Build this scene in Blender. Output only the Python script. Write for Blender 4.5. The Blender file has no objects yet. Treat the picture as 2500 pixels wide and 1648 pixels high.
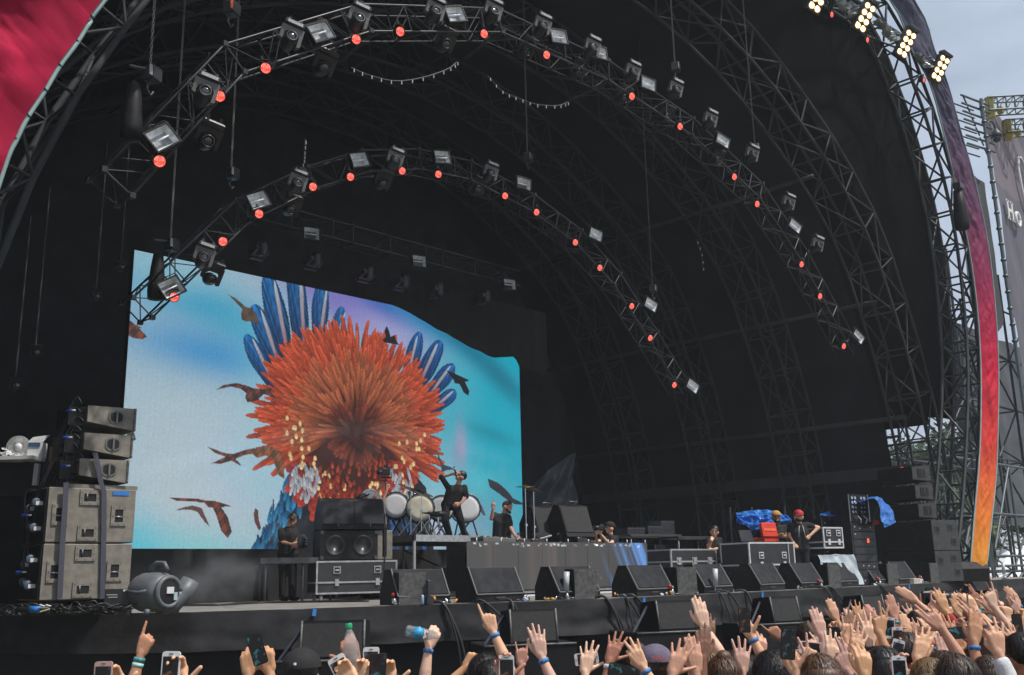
import bpy, bmesh, math, random
import numpy as np
from mathutils import Vector, Matrix, noise as mnoise
random.seed(7); rng = np.random.default_rng(7)
SC = bpy.context.scene
COL = SC.collection
# ------------------------------------------------------------------ camera
# world axes: X runs along the stage front (left to right), Y runs upstage, Z up.
FPX, PITCH, ROLL, EYE = 2450.0, math.radians(13.3), math.radians(1.23), 2.25
S = math.sqrt(.5)
def _w(v): return Vector(((v[0]+v[1])*S, (v[1]-v[0])*S, v[2]))
_f = Vector((0, math.cos(PITCH), math.sin(PITCH))); _r = Vector((1, 0, 0)); _u = _r.cross(_f)
_cr = _r*math.cos(ROLL) - _u*math.sin(ROLL); _cu = _u*math.cos(ROLL) + _r*math.sin(ROLL)
FW, RT, UP = _w(_f), _w(_cr), _w(_cu)
FLAT = Vector((S, S, 0)); SIDE = Vector((S, -S, 0)); ZUP = Vector((0, 0, 1))
cam = bpy.data.cameras.new('camera'); camo = bpy.data.objects.new('camera', cam); COL.objects.link(camo)
cam.sensor_width = 36; cam.lens = FPX/2500*36; cam.clip_end = 3000; cam.clip_start = .05
M = Matrix.Identity(4)
for i in range(3): M[i][0] = RT[i]; M[i][1] = UP[i]; M[i][2] = -FW[i]
M[2][3] = EYE; camo.matrix_world = M; SC.camera = camo
def ray(x, y): return FW + RT*((x-1250)/FPX) - UP*((y-824)/FPX)
def pN(x, y, N): d = ray(x, y); return d*(N/d.y) + Vector((0, 0, EYE))
def pU(x, y, U): d = ray(x, y); return d*(U/d.x) + Vector((0, 0, EYE))
def pZ(x, y, z): d = ray(x, y); return d*((z-EYE)/d.z) + Vector((0, 0, EYE))
def pD(x, y, D): d = ray(x, y); return d*(D/(d.dot(FLAT))) + Vector((0, 0, EYE))
# ------------------------------------------------------------------ sky, sun, exposure
SUN_EL = math.radians(60); _sa = Vector((.38, -.925, 0)).normalized()
world = bpy.data.worlds.new('World'); SC.world = world; world.use_nodes = True
nt = world.node_tree; nt.nodes.clear()
wo = nt.nodes.new('ShaderNodeOutputWorld'); bg = nt.nodes.new('ShaderNodeBackground'); sky = nt.nodes.new('ShaderNodeTexSky')
sky.sky_type = 'NISHITA'; sky.sun_disc = False; sky.sun_elevation = SUN_EL; sky.sun_rotation = math.atan2(_sa.x, _sa.y)
sky.dust_density = 3.0; sky.air_density = 1.0
tc = nt.nodes.new('ShaderNodeTexCoord'); mp = nt.nodes.new('ShaderNodeMapping'); mp.inputs['Scale'].default_value = (1.6, 1.6, 5)
nz = nt.nodes.new('ShaderNodeTexNoise'); nz.inputs['Scale'].default_value = 2.2; nz.inputs['Detail'].default_value = 6; nz.inputs['Roughness'].default_value = .55
rp = nt.nodes.new('ShaderNodeValToRGB'); rp.color_ramp.elements[0].position = .36; rp.color_ramp.elements[1].position = .66
rp.color_ramp.elements[0].color = (.62, .62, .62, 1); rp.color_ramp.elements[1].color = (1, 1, 1, 1)
mx = nt.nodes.new('ShaderNodeMixRGB'); mx.inputs[2].default_value = (5.6, 6.5, 7.9, 1)
nt.links.new(tc.outputs['Generated'], mp.inputs[0]); nt.links.new(mp.outputs[0], nz.inputs[0]); nt.links.new(nz.outputs[0], rp.inputs[0])
nt.links.new(rp.outputs[0], mx.inputs[0]); nt.links.new(sky.outputs[0], mx.inputs[1]); nt.links.new(mx.outputs[0], bg.inputs[0]); nt.links.new(bg.outputs[0], wo.inputs[0])
bg.inputs[1].default_value = .1
sun = bpy.data.lights.new('sun', 'SUN'); sun.energy = 4.0; sun.angle = math.radians(.6); sun.color = (1, .95, .87)
suno = bpy.data.objects.new('sun', sun); COL.objects.link(suno)
sdir = Vector((_sa.x*math.cos(SUN_EL), _sa.y*math.cos(SUN_EL), math.sin(SUN_EL)))
suno.rotation_euler = sdir.to_track_quat('Z', 'Y').to_euler()
SC.view_settings.view_transform = 'Standard'; SC.view_settings.look = 'None'; SC.view_settings.exposure = 0; SC.view_settings.gamma = 1
SC.view_settings.use_curve_mapping = False
SC.cycles.max_bounces = 6; SC.cycles.diffuse_bounces = 3; SC.cycles.glossy_bounces = 3; SC.cycles.transmission_bounces = 4; SC.cycles.volume_bounces = 0
SC.cycles.use_denoising = True; SC.cycles.sample_clamp_indirect = 4
# ------------------------------------------------------------------ helpers
def srgb(r, g, b):
    f = lambda c: (c/255/12.92) if c/255 <= .04045 else ((c/255+.055)/1.055)**2.4
    return (f(r), f(g), f(b))
MATS = {}
def mat(name, col=(.5,.5,.5), rough=.6, metal=0, var=.18, scale=6, bump=.15, bscale=40, emit=None, es=1, spec=.5, alpha=None, trans=0):
    if name in MATS: return MATS[name]
    m = bpy.data.materials.new(name); m.use_nodes = True; n = m.node_tree; b = n.nodes['Principled BSDF']
    b.inputs['Roughness'].default_value = rough; b.inputs['Metallic'].default_value = metal; b.inputs['Specular IOR Level'].default_value = spec
    t = n.nodes.new('ShaderNodeTexCoord')
    if var > 0:
        q = n.nodes.new('ShaderNodeTexNoise'); q.inputs['Scale'].default_value = scale; q.inputs['Detail'].default_value = 5
        r = n.nodes.new('ShaderNodeMapRange'); r.inputs[1].default_value = .3; r.inputs[2].default_value = .7; r.inputs[3].default_value = 1-var; r.inputs[4].default_value = 1+var
        v = n.nodes.new('ShaderNodeVectorMath'); v.operation = 'SCALE'; v.inputs[0].default_value = col[:3]
        n.links.new(t.outputs['Object'], q.inputs[0]); n.links.new(q.outputs[0], r.inputs[0]); n.links.new(r.outputs[0], v.inputs['Scale']); n.links.new(v.outputs[0], b.inputs['Base Color'])
    else: b.inputs['Base Color'].default_value = (*col[:3], 1)
    if bump > 0:
        q2 = n.nodes.new('ShaderNodeTexNoise'); q2.inputs['Scale'].default_value = bscale; q2.inputs['Detail'].default_value = 3
        bb = n.nodes.new('ShaderNodeBump'); bb.inputs['Strength'].default_value = bump; bb.inputs['Distance'].default_value = .02
        n.links.new(t.outputs['Object'], q2.inputs[0]); n.links.new(q2.outputs[0], bb.inputs['Height']); n.links.new(bb.outputs[0], b.inputs['Normal'])
    if emit: b.inputs['Emission Color'].default_value = (*emit[:3], 1); b.inputs['Emission Strength'].default_value = es
    if trans: b.inputs['Transmission Weight'].default_value = trans; b.inputs['IOR'].default_value = 1.33
    MATS[name] = m; return m
class MB:
    def __init__(s): s.v = []; s.f = []
    def add(s, v, f):
        o = len(s.v); s.v += [tuple(p) for p in v]; s.f += [tuple(i+o for i in q) for q in f]; return s
    def box(s, c, d, rz=0, taper=1, bev=0):
        x, y, z = [k/2 for k in d]; V = []
        R = Matrix.Rotation(rz, 3, 'Z')
        if bev > 0:
            b = min(bev, x*.9, y*.9, z*.9); P = []
            for sz, k in ((-z, 1), (-z+b, 0), (z-b, 0), (z, 1)):
                q = b*.0
                for (sx, sy) in ((-x, -y), (x, -y), (x, y), (-x, y)):
                    i = b if k else 0
                    P.append((sx-math.copysign(i, sx), sy-math.copysign(i, sy), sz))
            V = P; F = [(3,2,1,0), (12,13,14,15)]
            for l in range(3):
                for k in range(4): a = l*4+k; b2 = l*4+(k+1) % 4; F.append((a, b2, b2+4, a+4))
        else:
            V = [(-x,-y,-z),(x,-y,-z),(x,y,-z),(-x,y,-z),(-x*taper,-y*taper,z),(x*taper,-y*taper,z),(x*taper,y*taper,z),(-x*taper,y*taper,z)]
            F = [(3,2,1,0),(4,5,6,7),(0,1,5,4),(1,2,6,5),(2,3,7,6),(3,0,4,7)]
        return s.add([R @ Vector(p) + Vector(c) for p in V], F)
    def tube(s, pts, r, n=8, caps=True, sx=1.0):
        pts = [Vector(p) for p in pts]; k = len(pts)
        rr = r if hasattr(r, '__len__') else [r]*k
        V = []; ref = None
        for i, p in enumerate(pts):
            t = (pts[min(i+1, k-1)] - pts[max(i-1, 0)])
            if t.length < 1e-9: t = Vector((0, 0, 1))
            t.normalize()
            if ref is None: ref = Vector((0,0,1)) if abs(t.z) < .9 else Vector((1,0,0))
            a = (ref - t*ref.dot(t))
            if a.length < 1e-4: a = t.orthogonal()
            a.normalize(); ref = a; b = t.cross(a)
            for j in range(n):
                q = 2*math.pi*j/n; V.append(p + (a*math.cos(q)*sx + b*math.sin(q))*rr[i])
        F = [(i*n+j, i*n+(j+1) % n, (i+1)*n+(j+1) % n, (i+1)*n+j) for i in range(k-1) for j in range(n)]
        if caps: F += [tuple(reversed(range(n))), tuple(range((k-1)*n, k*n))]
        return s.add(V, F)
    def capsule(s, p0, p1, r0, r1, n=10, m=4):
        p0 = Vector(p0); p1 = Vector(p1); t = (p1-p0); L = t.length
        t = t/L if L > 1e-6 else Vector((0,0,1)); P = []; R = []
        for i in range(m+1):
            a = math.pi/2*i/m; P.append(p0 - t*r0*math.cos(a)); R.append(max(r0*math.sin(a), .0004))
        for i in range(m+1):
            a = math.pi/2*i/m; P.append(p1 + t*r1*math.sin(a)); R.append(max(r1*math.cos(a), .0004))
        a = t.orthogonal().normalized(); b = t.cross(a); V = []; k = len(P)
        for i in range(k):
            for j in range(n): q = 2*math.pi*j/n; V.append(P[i] + (a*math.cos(q)+b*math.sin(q))*R[i])
        F = [(i*n+j, i*n+(j+1) % n, (i+1)*n+(j+1) % n, (i+1)*n+j) for i in range(k-1) for j in range(n)]
        F += [tuple(reversed(range(n))), tuple(range((k-1)*n, k*n))]
        return s.add(V, F)
    def ball(s, c, r, n=12, m=8):
        rx, ry, rz = r if hasattr(r, '__len__') else (r, r, r); V = []
        for i in range(m+1):
            a = math.pi*(i+.02*(i == 0)-.02*(i == m))/m
            for j in range(n): q = 2*math.pi*j/n; V.append((c[0]+rx*math.sin(a)*math.cos(q), c[1]+ry*math.sin(a)*math.sin(q), c[2]-rz*math.cos(a)))
        F = [(i*n+j, i*n+(j+1) % n, (i+1)*n+(j+1) % n, (i+1)*n+j) for i in range(m) for j in range(n)]
        F += [tuple(reversed(range(n))), tuple(range(m*n, (m+1)*n))]
        return s.add(V, F)
    def prism(s, poly, axis, a, b):
        """poly: 2D outline (ccw), extruded along axis from a to b"""
        n = len(poly); V = []
        for t in (a, b):
            for (p, q) in poly:
                V.append((t, p, q) if axis == 'x' else (p, t, q) if axis == 'y' else (p, q, t))
        F = [tuple(reversed(range(n))), tuple(range(n, 2*n))] + [(i, (i+1) % n, n+(i+1) % n, n+i) for i in range(n)]
        return s.add(V, F)
    def lathe(s, prof, c=(0,0,0), axis=(0,0,1), n=20, caps=True):
        ax = Vector(axis).normalized(); a = ax.orthogonal().normalized(); b = ax.cross(a); V = []; k = len(prof); c = Vector(c)
        for (r, h) in prof:
            for j in range(n): q = 2*math.pi*j/n; V.append(c + ax*h + (a*math.cos(q)+b*math.sin(q))*max(r, .0005))
        F = [(i*n+j, i*n+(j+1) % n, (i+1)*n+(j+1) % n, (i+1)*n+j) for i in range(k-1) for j in range(n)]
        if caps: F += [tuple(reversed(range(n))), tuple(range((k-1)*n, k*n))]
        return s.add(V, F)
    def grid(s, fn, nu, nv):
        V = [fn(i/nu, j/nv) for j in range(nv+1) for i in range(nu+1)]
        F = [(j*(nu+1)+i, j*(nu+1)+i+1, (j+1)*(nu+1)+i+1, (j+1)*(nu+1)+i) for j in range(nv) for i in range(nu)]
        return s.add(V, F)
    def mesh(s, name, m, smooth=False):
        me = bpy.data.meshes.new(name); me.from_pydata(s.v, [], s.f); me.update()
        if m: me.materials.append(m)
        if smooth:
            me.polygons.foreach_set('use_smooth', [True]*len(me.polygons))
        else: me.polygons.foreach_set('use_smooth', [False]*len(me.polygons))
        bm = bmesh.new(); bm.from_mesh(me); bmesh.ops.recalc_face_normals(bm, faces=bm.faces); bm.to_mesh(me); bm.free()
        return me
    def build(s, name, m, parent=None, smooth=False, world=False, **tags):
        o = bpy.data.objects.new(name, s.mesh(name, m, smooth)); COL.objects.link(o)
        if parent is not None:
            o.parent = parent
            if world: o.matrix_parent_inverse = PINV[parent.name]
        for k, v in tags.items(): o[k] = v
        return o
PINV = {}
def thing(name, label, cat, loc=(0,0,0), rz=0, group=None, rot=None):
    o = bpy.data.objects.new(name, None); COL.objects.link(o); o.empty_display_size = .1
    o.location = loc; o.rotation_euler = rot if rot else (0, 0, rz); o['label'] = label; o['category'] = cat
    if group: o['group'] = group
    R = (rot.to_matrix().to_4x4() if rot else Matrix.Rotation(rz, 4, 'Z'))
    PINV[o.name] = (Matrix.Translation(Vector(loc)) @ R).inverted()
    return o
def tag(o, label, cat, group=None):
    o['label'] = label; o['category'] = cat
    if group: o['group'] = group
    return o
def struct(o): o['kind'] = 'structure'; return o
def dup(root, loc=None, rz=None, label=None, rot=None):
    r = root.copy(); COL.objects.link(r)
    if loc is not None: r.location = loc
    if rz is not None: r.rotation_euler = (0, 0, rz)
    if rot is not None: r.rotation_euler = rot
    if label: r['label'] = label
    for ch in root.children:
        c = ch.copy(); COL.objects.link(c); c.parent = r
        for g in ch.children:
            d = g.copy(); COL.objects.link(d); d.parent = c
    return r
_bar = {}
def bar(name, p0, p1, r, m, parent=None, n=7):
    """straight round bar sharing one unit mesh per material"""
    k = (name, m.name)
    if k not in _bar: _bar[k] = MB().tube([(0,0,0), (0,0,1)], 1, n).mesh(name, m, True)
    p0 = Vector(p0); p1 = Vector(p1); d = p1-p0
    o = bpy.data.objects.new(name, _bar[k]); COL.objects.link(o)
    q = d.to_track_quat('Z', 'Y')
    o.matrix_basis = Matrix.Translation(p0) @ q.to_matrix().to_4x4() @ Matrix.Diagonal((r, r, d.length, 1))
    if parent is not None:
        o.parent = parent; o.matrix_parent_inverse = PINV[parent.name]
    return o
ORD = ['first','second','third','fourth','fifth','sixth','seventh','eighth','ninth','tenth','eleventh','twelfth','thirteenth','fourteenth','fifteenth','sixteenth','seventeenth','eighteenth']
def aim(d, up=(0,0,1)):
    """euler turning local -Y toward d, local Z near up"""
    y = -Vector(d).normalized(); z = Vector(up) - y*Vector(up).dot(y); z.normalize(); x = y.cross(z)
    return Matrix((x, y, z)).transposed().to_euler()
def spline(P, n):
    P = [Vector(p) for p in P]; out = []
    for i in range(len(P)-1):
        a, b = P[max(i-1, 0)], P[min(i+2, len(P)-1)]; p, q = P[i], P[i+1]
        for k in range(n):
            t = k/n; out.append(.5*((2*p) + (q-a)*t + (2*a-5*p+4*q-b)*t*t + (3*p-a-3*q+b)*t**3))
    out.append(P[-1]); return out
FLOOR = 1.86
# ------------------------------------------------------------------ materials
m_black = mat('black_cloth', (.034,.036,.039), .85, var=.3, scale=1.5, bump=.3, bscale=3)
m_skirt = mat('stage_skirt_cloth', (.027,.027,.029), .8, var=.35, scale=3, bump=.35, bscale=9, spec=.22)
m_roof = mat('black_vinyl', (.02,.021,.023), .85, var=.3, scale=.8, bump=.2, bscale=2, spec=.15)
m_floor = mat('stage_ply', (.24,.225,.21), .6, var=.35, scale=4, bump=.1)
m_steel = mat('dark_steel', (.032,.037,.039), .8, 0, var=.3, scale=2, bump=.05)
m_alu = mat('aluminium', (.34,.35,.37), .35, .8, var=.2, scale=9, bump=.05)
m_alud = mat('dull_aluminium', (.12,.12,.125), .45, .7, var=.25, scale=9, bump=.05)
m_blk = mat('black_paint', (.015,.015,.016), .55, var=.5, scale=8, bump=.1, spec=.22)
m_blk2 = mat('black_plastic', (.03,.03,.032), .35, var=.25, scale=8, bump=.05)
m_grille = mat('grille_foam', (.026,.027,.031), .8, var=.35, scale=7, bump=.3, bscale=160, spec=.22)
m_cab = mat('cabinet_paint', (.215,.195,.165), .7, var=.25, scale=9, bump=.25, bscale=120)
m_cabd = mat('cabinet_hole', (.008,.008,.009), .8, var=0, bump=0)
m_strap = mat('strap_webbing', (.06,.06,.085), .7, var=.15, scale=30, bump=.1)
m_chrome = mat('chrome', (.7,.7,.72), .15, 1, var=0, bump=0)
m_edge = mat('case_edging', (.42,.43,.44), .4, .25, var=.25, scale=14, bump=.05)
m_white = mat('white_paint', (.72,.73,.74), .5, var=.1, scale=5, bump=.05)
m_glass = mat('lens_glass', (.02,.02,.025), .06, var=0, bump=0, spec=.9)
m_steelf = mat('arch_steel', (.04,.047,.048), .5, .3, var=.3, scale=2, bump=0)
m_tchord = mat('truss_chord', (.07,.073,.08), .4, .5, var=.3, scale=3, bump=0)
m_tdark = mat('truss_brace', (.022,.022,.024), .5, .4, var=.3, scale=3, bump=0)
m_flare = mat('vinyl_shaded', (.006,.006,.0065), .9, var=.3, scale=1, bump=.2, bscale=2, spec=.05)  # darker copy of the roof vinyl; shade put into the sunlit front's colour
m_pit = mat('pit_black', (.011,.011,.012), .6, var=.3, scale=8, bump=.1, spec=.22)
m_cable = mat('cable_rubber', (.018,.018,.02), .5, var=.1, bump=0)
m_chain = mat('chain_steel', (.2,.19,.16), .45, .8, var=.2, bump=0)
m_blue = mat('blue_tape', srgb(45,120,200), .6, var=.1, bump=0)
# ------------------------------------------------------------------ ground, stage deck
g = MB().grid(lambda a, b: (-600+1200*a, -500+1200*b, 0), 8, 8).build('ground', mat('trampled_grass', (.085,.085,.045), .95, var=.5, scale=.7, bump=.4, bscale=8)); struct(g)
EDGE = [(1.0,19.5),(5.0,15.0),(6.6,12.7),(7.7,12.05),(9.4,11.45),(10.6,10.85),(12.3,10.3),(15,10.1),(20,10.1),(26,10.15),(33,10.3)]
def ledge(U):
    for (a, b), (c, d) in zip(EDGE, EDGE[1:]):
        if a <= U <= c: return b + (d-b)*(U-a)/(c-a)
    return 10.3
st = thing('stage', 'long black festival stage with dark cloth skirt along its front edge', 'stage', (12, 15, 0))
poly = [(x, y) for x, y in EDGE] + [(33, 26), (1, 26)]
d = MB().prism(poly, 'z', FLOOR-.12, FLOOR); d.build('deck', m_floor, st, world=True)
# plywood boards with thin seams along the front strip
bm_ = MB()
def strip(off0, off1, z, U0, U1, n=60):
    P = []
    for i in range(n+1):
        U = U0+(U1-U0)*i/n; P.append((U, ledge(U)+off0, z)); P.append((U, ledge(U)+off1, z))
    F = [(2*i, 2*i+2, 2*i+3, 2*i+1) for i in range(n)]; return P, F
P, F = strip(-.01, .14, FLOOR+.006, 5.0, 31); MB().add(P, F).build('edge_board', mat('edge_board', (.36,.34,.32), .6, var=.3, scale=6), st, world=True)
# cloth valance: slightly billowing, gathered; lower skirt set back
def val(a, b):
    U = 1.0+32*a; z = FLOOR-.005-.5*b; n = mnoise.noise(Vector((U*1.3, b*2.5, 0)))*.05*(.25+b) + mnoise.noise(Vector((U*5, b*3, 5)))*.018*b
    return (U-.02*b, ledge(U)-.02-.05*b+n, z + (.02*mnoise.noise(Vector((U*.8, 3, 1))) if b > .98 else 0))
MB().grid(val, 420, 12).build('valance', m_skirt, st, True, True)
def low(a, b):
    U = 1.0+32*a; z = FLOOR-.42-1.44*b; n = mnoise.noise(Vector((U*1.6, b*.6, 9)))*.06
    return (U, ledge(U)+.42+n, z)
MB().grid(low, 260, 6).build('lower_skirt', mat('lower_black', (.012,.012,.013), .85, var=.3, scale=2, bump=.2), st, True, True)
# ------------------------------------------------------------------ roof profile
UC = 15.6
PROF = [(12.4,1.9),(12.42,3.2),(12.3,4.8),(11.75,7.1),(11.0,8.9),(9.9,10.9),(8.2,12.4),(6.5,13.4),(4.8,14.2),(2.6,14.8),(0,15.05)]
prof = [Vector((UC+w, z)) for w, z in PROF] + [Vector((UC-w, z)) for w, z in reversed(PROF[:-1])]
prof = [Vector((p.x, p.y, 0)) for p in prof]; prof = spline(prof, 4)
def norms(P):
    out = []
    for i in range(len(P)):
        t = P[min(i+1, len(P)-1)]-P[max(i-1, 0)]; t.normalize(); out.append(Vector((t.y, -t.x, 0)))
    return out
def resample(P, step):
    L = [0]
    for a, b in zip(P, P[1:]): L.append(L[-1]+(b-a).length)
    n = max(2, round(L[-1]/step)); out = []
    for k in range(n+1):
        s_ = L[-1]*k/n; i = 0
        while i < len(L)-2 and L[i+1] < s_: i += 1
        t = (s_-L[i])/max(L[i+1]-L[i], 1e-9); out.append(P[i].lerp(P[i+1], t))
    return out
def lattice(root, path, N, wN, dep, rc, rb, step, m, outer=None, chord='chord', brace='brace'):
    """four-chord lattice following a (U,z) path in the plane Y=N"""
    Q = resample(path, step); NN = norms(Q)
    # norms point outwards for a path running right to left over the top
    c = []
    for side, off in ((-1, 0), (1, 0), (1, 1), (-1, 1)):
        c.append([Vector((q.x+n.x*dep*off, N+side*wN/2, q.y+n.y*dep*off)) for q, n in zip(Q, NN)])
    for ch in c: MB().tube(ch, rc, 8).build(chord, m, root, True, True)
    for i in range(len(Q)-1):
        for k in range(4):
            a, b = c[k], c[(k+1) % 4]
            if i % 2 == 0: bar(brace, a[i], b[i+1], rb, m, root)
            else: bar(brace, b[i], a[i+1], rb, m, root)
            bar(brace, a[i+1], b[i+1], rb, m, root)
    return c
full = prof
names = [(12.0,'nearest inner'), (15.8,'second inner'), (19.0,'third inner'), (22.3,'rearmost inner')]
for N, nm in names:
    t = thing('roof_arch', f'dark steel lattice roof arch, {nm} rib of the vault', 'arch', (UC, N, 0), group='lattice roof arches')
    lattice(t, full, N, .95, .95, .042, .022, 1.25, m_steel)
# roof membrane and back wall
rf = thing('stage_roof', 'black vaulted membrane roof over the stage', 'roof', (UC, 17, 0))
pn = norms(full); outp = [p + n*1.25 for p, n in zip(full, pn)]
def shell(N0, N1, keep):
    mb = MB(); k = 7; n = len(outp)
    V = []; 
    for j in range(k+1):
        Nn = N0+(N1-N0)*j/k
        for i, p in enumerate(outp):
            sag = .12*math.sin(math.pi*((Nn-11.9)/3.4 % 1))
            q = p - pn[i]*sag; V.append((q.x, Nn, q.y))
    F = [(j*n+i, j*n+i+1, (j+1)*n+i+1, (j+1)*n+i) for j in range(k) for i in range(n-1) if keep(outp[i])]
    return mb.add(V, F)
shell(11.9, 13.2, lambda p: not (p.x > UC and p.y < 6.1)).build('front_panel', m_flare, rf, True, True)
shell(13.2, 25.6, lambda p: True).build('rear_panel', m_roof, rf, True, True)
bw = MB()
def back(a, b):
    U = 1+29.5*a; z0 = 1.0 if not (23.2 < U < 26.2) else 4.05
    z = z0+(16.5-z0)*b; return (U, 25.4+.12*mnoise.noise(Vector((U*1.2, z*.15, 2))), z)
bw.grid(back, 150, 14).build('back_wall', m_black, rf, True, True)
# purlins along the depth of the vault on the right, and on the left
def at_prof(z, right=True):
    P = [p for p in full if (p.x > UC) == right]
    q = min(P, key=lambda p: abs(p.y-z)); return q
for i, (z, r) in enumerate([(4.9,.16),(6.4,.07),(9.6,.06),(12.6,.06)]):
    for right in (True, False):
        q = at_prof(z, right)
        t = thing('purlin', f"{['thick box beam','thin tube purlin','mid tube purlin','high tube purlin'][i]} running back along the {'right' if right else 'left'} side of the vault", 'beam', (q.x, 10.5, z), group='roof purlins')
        s_ = 1 if right else -1
        if i == 0: MB().box((q.x+s_*.45, 18.4, z), (.14, 12.8, .34)).build('beam', m_steel, t, world=True)
        else: MB().tube([(q.x+s_*.5, 12.2, z), (q.x+s_*.5, 25, z)], r, 10).build('tube', m_steel, t, True, True)
# crossing guy wires in the right-hand side bays
for i, (n0, n1) in enumerate([(13, 15.6), (16.3, 18.9), (19.4, 22)]):
    t = thing('guy_wire', f'pair of thin steel guy wires meeting low in the {["front","middle","rear"][i]} right side bay', 'wire', (28, (n0+n1)/2, FLOOR), group='side bay guy wires')
    for a in (n0, n1): bar('wire', (28.2, a, 4.8), (28.2, (n0+n1)/2, FLOOR+.1), .018, m_steel, t)
# ------------------------------------------------------------------ front arch: lattice + printed banner
inner = [(2170,0),(2205,120),(2278,200),(2296,300),(2327,450),(2369,600),(2383,750),(2392,900),(2392,1100),(2385,1150),(2375,1250),(2367,1385)]
inner = [(2170,0),(2222,120),(2268,205),(2300,320),(2330,450),(2362,600),(2383,750),(2392,900),(2391,1060),(2385,1160),(2376,1260),(2366,1388)]
outer = [(2229,0),(2278,120),(2311,205),(2343,320),(2379,450),(2410,600),(2427,750),(2435,900),(2433,1060),(2429,1160),(2419,1260),(2405,1388)]
IN = [pN(x, y, 9.95) for x, y in inner]; OUT = [pN(x, y, 9.7) for x, y in outer]
TOPIN = [Vector((5.2,9.95,11.2)), Vector((8.5,9.95,15)), Vector((12.5,9.95,17.2)), Vector((16.5,9.95,18.2)), Vector((20.3,9.95,17.9))]
IN = spline(list(reversed(IN)) + list(reversed(TOPIN)), 4)       # bottom right -> over the top -> left
OUT = spline(list(reversed(OUT)) + [p + Vector((0,-.25,1.1)) for p in reversed(TOPIN)], 4)
def banner(name, label, A, B, m, fold, amp=1.0):
    t = thing(name, label, 'banner', tuple(A[0]))
    n = len(A)-1; ap = lambda L, a: L[min(int(a*n), n-1)].lerp(L[min(int(a*n), n-1)+1], a*n-min(int(a*n), n-1))
    def fn(a, b):
        p = ap(A, b).lerp(ap(B, b), a); w = (mnoise.noise(Vector((a*2.0, p.z*1.1, fold)))*.10 - abs(mnoise.noise(Vector((a*4+p.z*1.6, p.z*.7, fold+3))))*.13 - abs(mnoise.noise(Vector((a*2.5-p.z*2.2, p.z*1.1, fold+7))))*.15 - abs(mnoise.noise(Vector((a*7+p.z*4, p.z*3-a*4, fold+9))))*.06)*amp*math.sin(math.pi*min(max(a, .06), .94))
        return p + Vector((w*.2, w*1.6-.02, 0))
    MB().grid(fn, 26, n*8).build('cloth', m, t, True, True)
    return t
def grad_mat(name, stops, z0, z1):
    m = bpy.data.materials.new(name); m.use_nodes = True; n = m.node_tree; b = n.nodes['Principled BSDF']; b.inputs['Roughness'].default_value = .7; b.inputs['Specular IOR Level'].default_value = .15
    ge = n.nodes.new('ShaderNodeNewGeometry'); sp = n.nodes.new('ShaderNodeSeparateXYZ'); r = n.nodes.new('ShaderNodeMapRange'); c = n.nodes.new('ShaderNodeValToRGB')
    r.inputs[1].default_value = z0; r.inputs[2].default_value = z1
    n.links.new(ge.outputs['Position'], sp.inputs[0]); n.links.new(sp.outputs[2], r.inputs[0]); n.links.new(r.outputs[0], c.inputs[0])
    while len(c.color_ramp.elements) < len(stops): c.color_ramp.elements.new(.5)
    for e, (p, k) in zip(c.color_ramp.elements, stops): e.position = p; e.color = (*k, 1)
    tx = n.nodes.new('ShaderNodeTexNoise'); tx.inputs['Scale'].default_value = 2.2; tx.inputs['Detail'].default_value = 6; tc_ = n.nodes.new('ShaderNodeTexCoord')
    mr = n.nodes.new('ShaderNodeMapRange'); mr.inputs[3].default_value = .78; mr.inputs[4].default_value = 1.2
    vm = n.nodes.new('ShaderNodeVectorMath'); vm.operation = 'SCALE'
    n.links.new(tc_.outputs['Object'], tx.inputs[0]); n.links.new(tx.outputs[0], mr.inputs[0]); n.links.new(c.outputs[0], vm.inputs[0]); n.links.new(mr.outputs[0], vm.inputs['Scale']); n.links.new(vm.outputs[0], b.inputs['Base Color'])
    bp = n.nodes.new('ShaderNodeBump'); bp.inputs['Strength'].default_value = .35; bp.inputs['Distance'].default_value = .05; t2 = n.nodes.new('ShaderNodeTexNoise'); t2.inputs['Scale'].default_value = 5
    n.links.new(tc_.outputs['Object'], t2.inputs[0]); n.links.new(t2.outputs[0], bp.inputs['Height']); n.links.new(bp.outputs[0], b.inputs['Normal'])
    return m
m_ban = grad_mat('banner_print', [(0, srgb(215,145,45)), (.1, srgb(215,115,45)), (.22, srgb(205,58,50)), (.36, srgb(192,24,58)), (.52, srgb(150,42,80)), (.68, srgb(106,64,94)), (.85, srgb(86,80,102)), (1, srgb(80,80,100))], 2.0, 17)
bR = banner('arch_banner', 'long printed fascia banner fading from orange to purple up the right of the arch', IN, OUT, m_ban, 1, .38)
m_hem = mat('banner_hem', (.25,.36,.36), .5, var=.2, bump=0)
MB().tube([p + Vector((-.01, -.03, 0)) for p in IN], .022, 6).build('hem', m_hem, bR, True, True)
MB().tube([p + Vector((.01, -.03, 0)) for p in OUT], .018, 6).build('hem', m_hem, bR, True, True)
lin = [(0,421),(35,337),(63,281),(105,217),(140,158),(182,102),(217,46),(253,-6)]
LI = [pN(x, y, 9.0) for x, y in lin]; LI = spline([Vector((2.1, 9.0, 1.9)), Vector((2.4, 9.0, 4.2))] + LI + [Vector((5.0, 9.0, 11)), Vector((7.5,9.0,14.2))], 4)
LO = [p + Vector((-2.0, -1.0, .75)) for p in LI]
bL = banner('arch_banner', 'crumpled crimson fascia banner at the top left of the arch', LI, LO, mat('crimson_cloth', srgb(166,26,62), .75, var=.3, scale=1.6, bump=.3, bscale=5, spec=.15), 11)
MB().tube([p + Vector((.02, 0, -.01)) for p in LI], .022, 6).build('hem', m_hem, bL, True, True)
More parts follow.
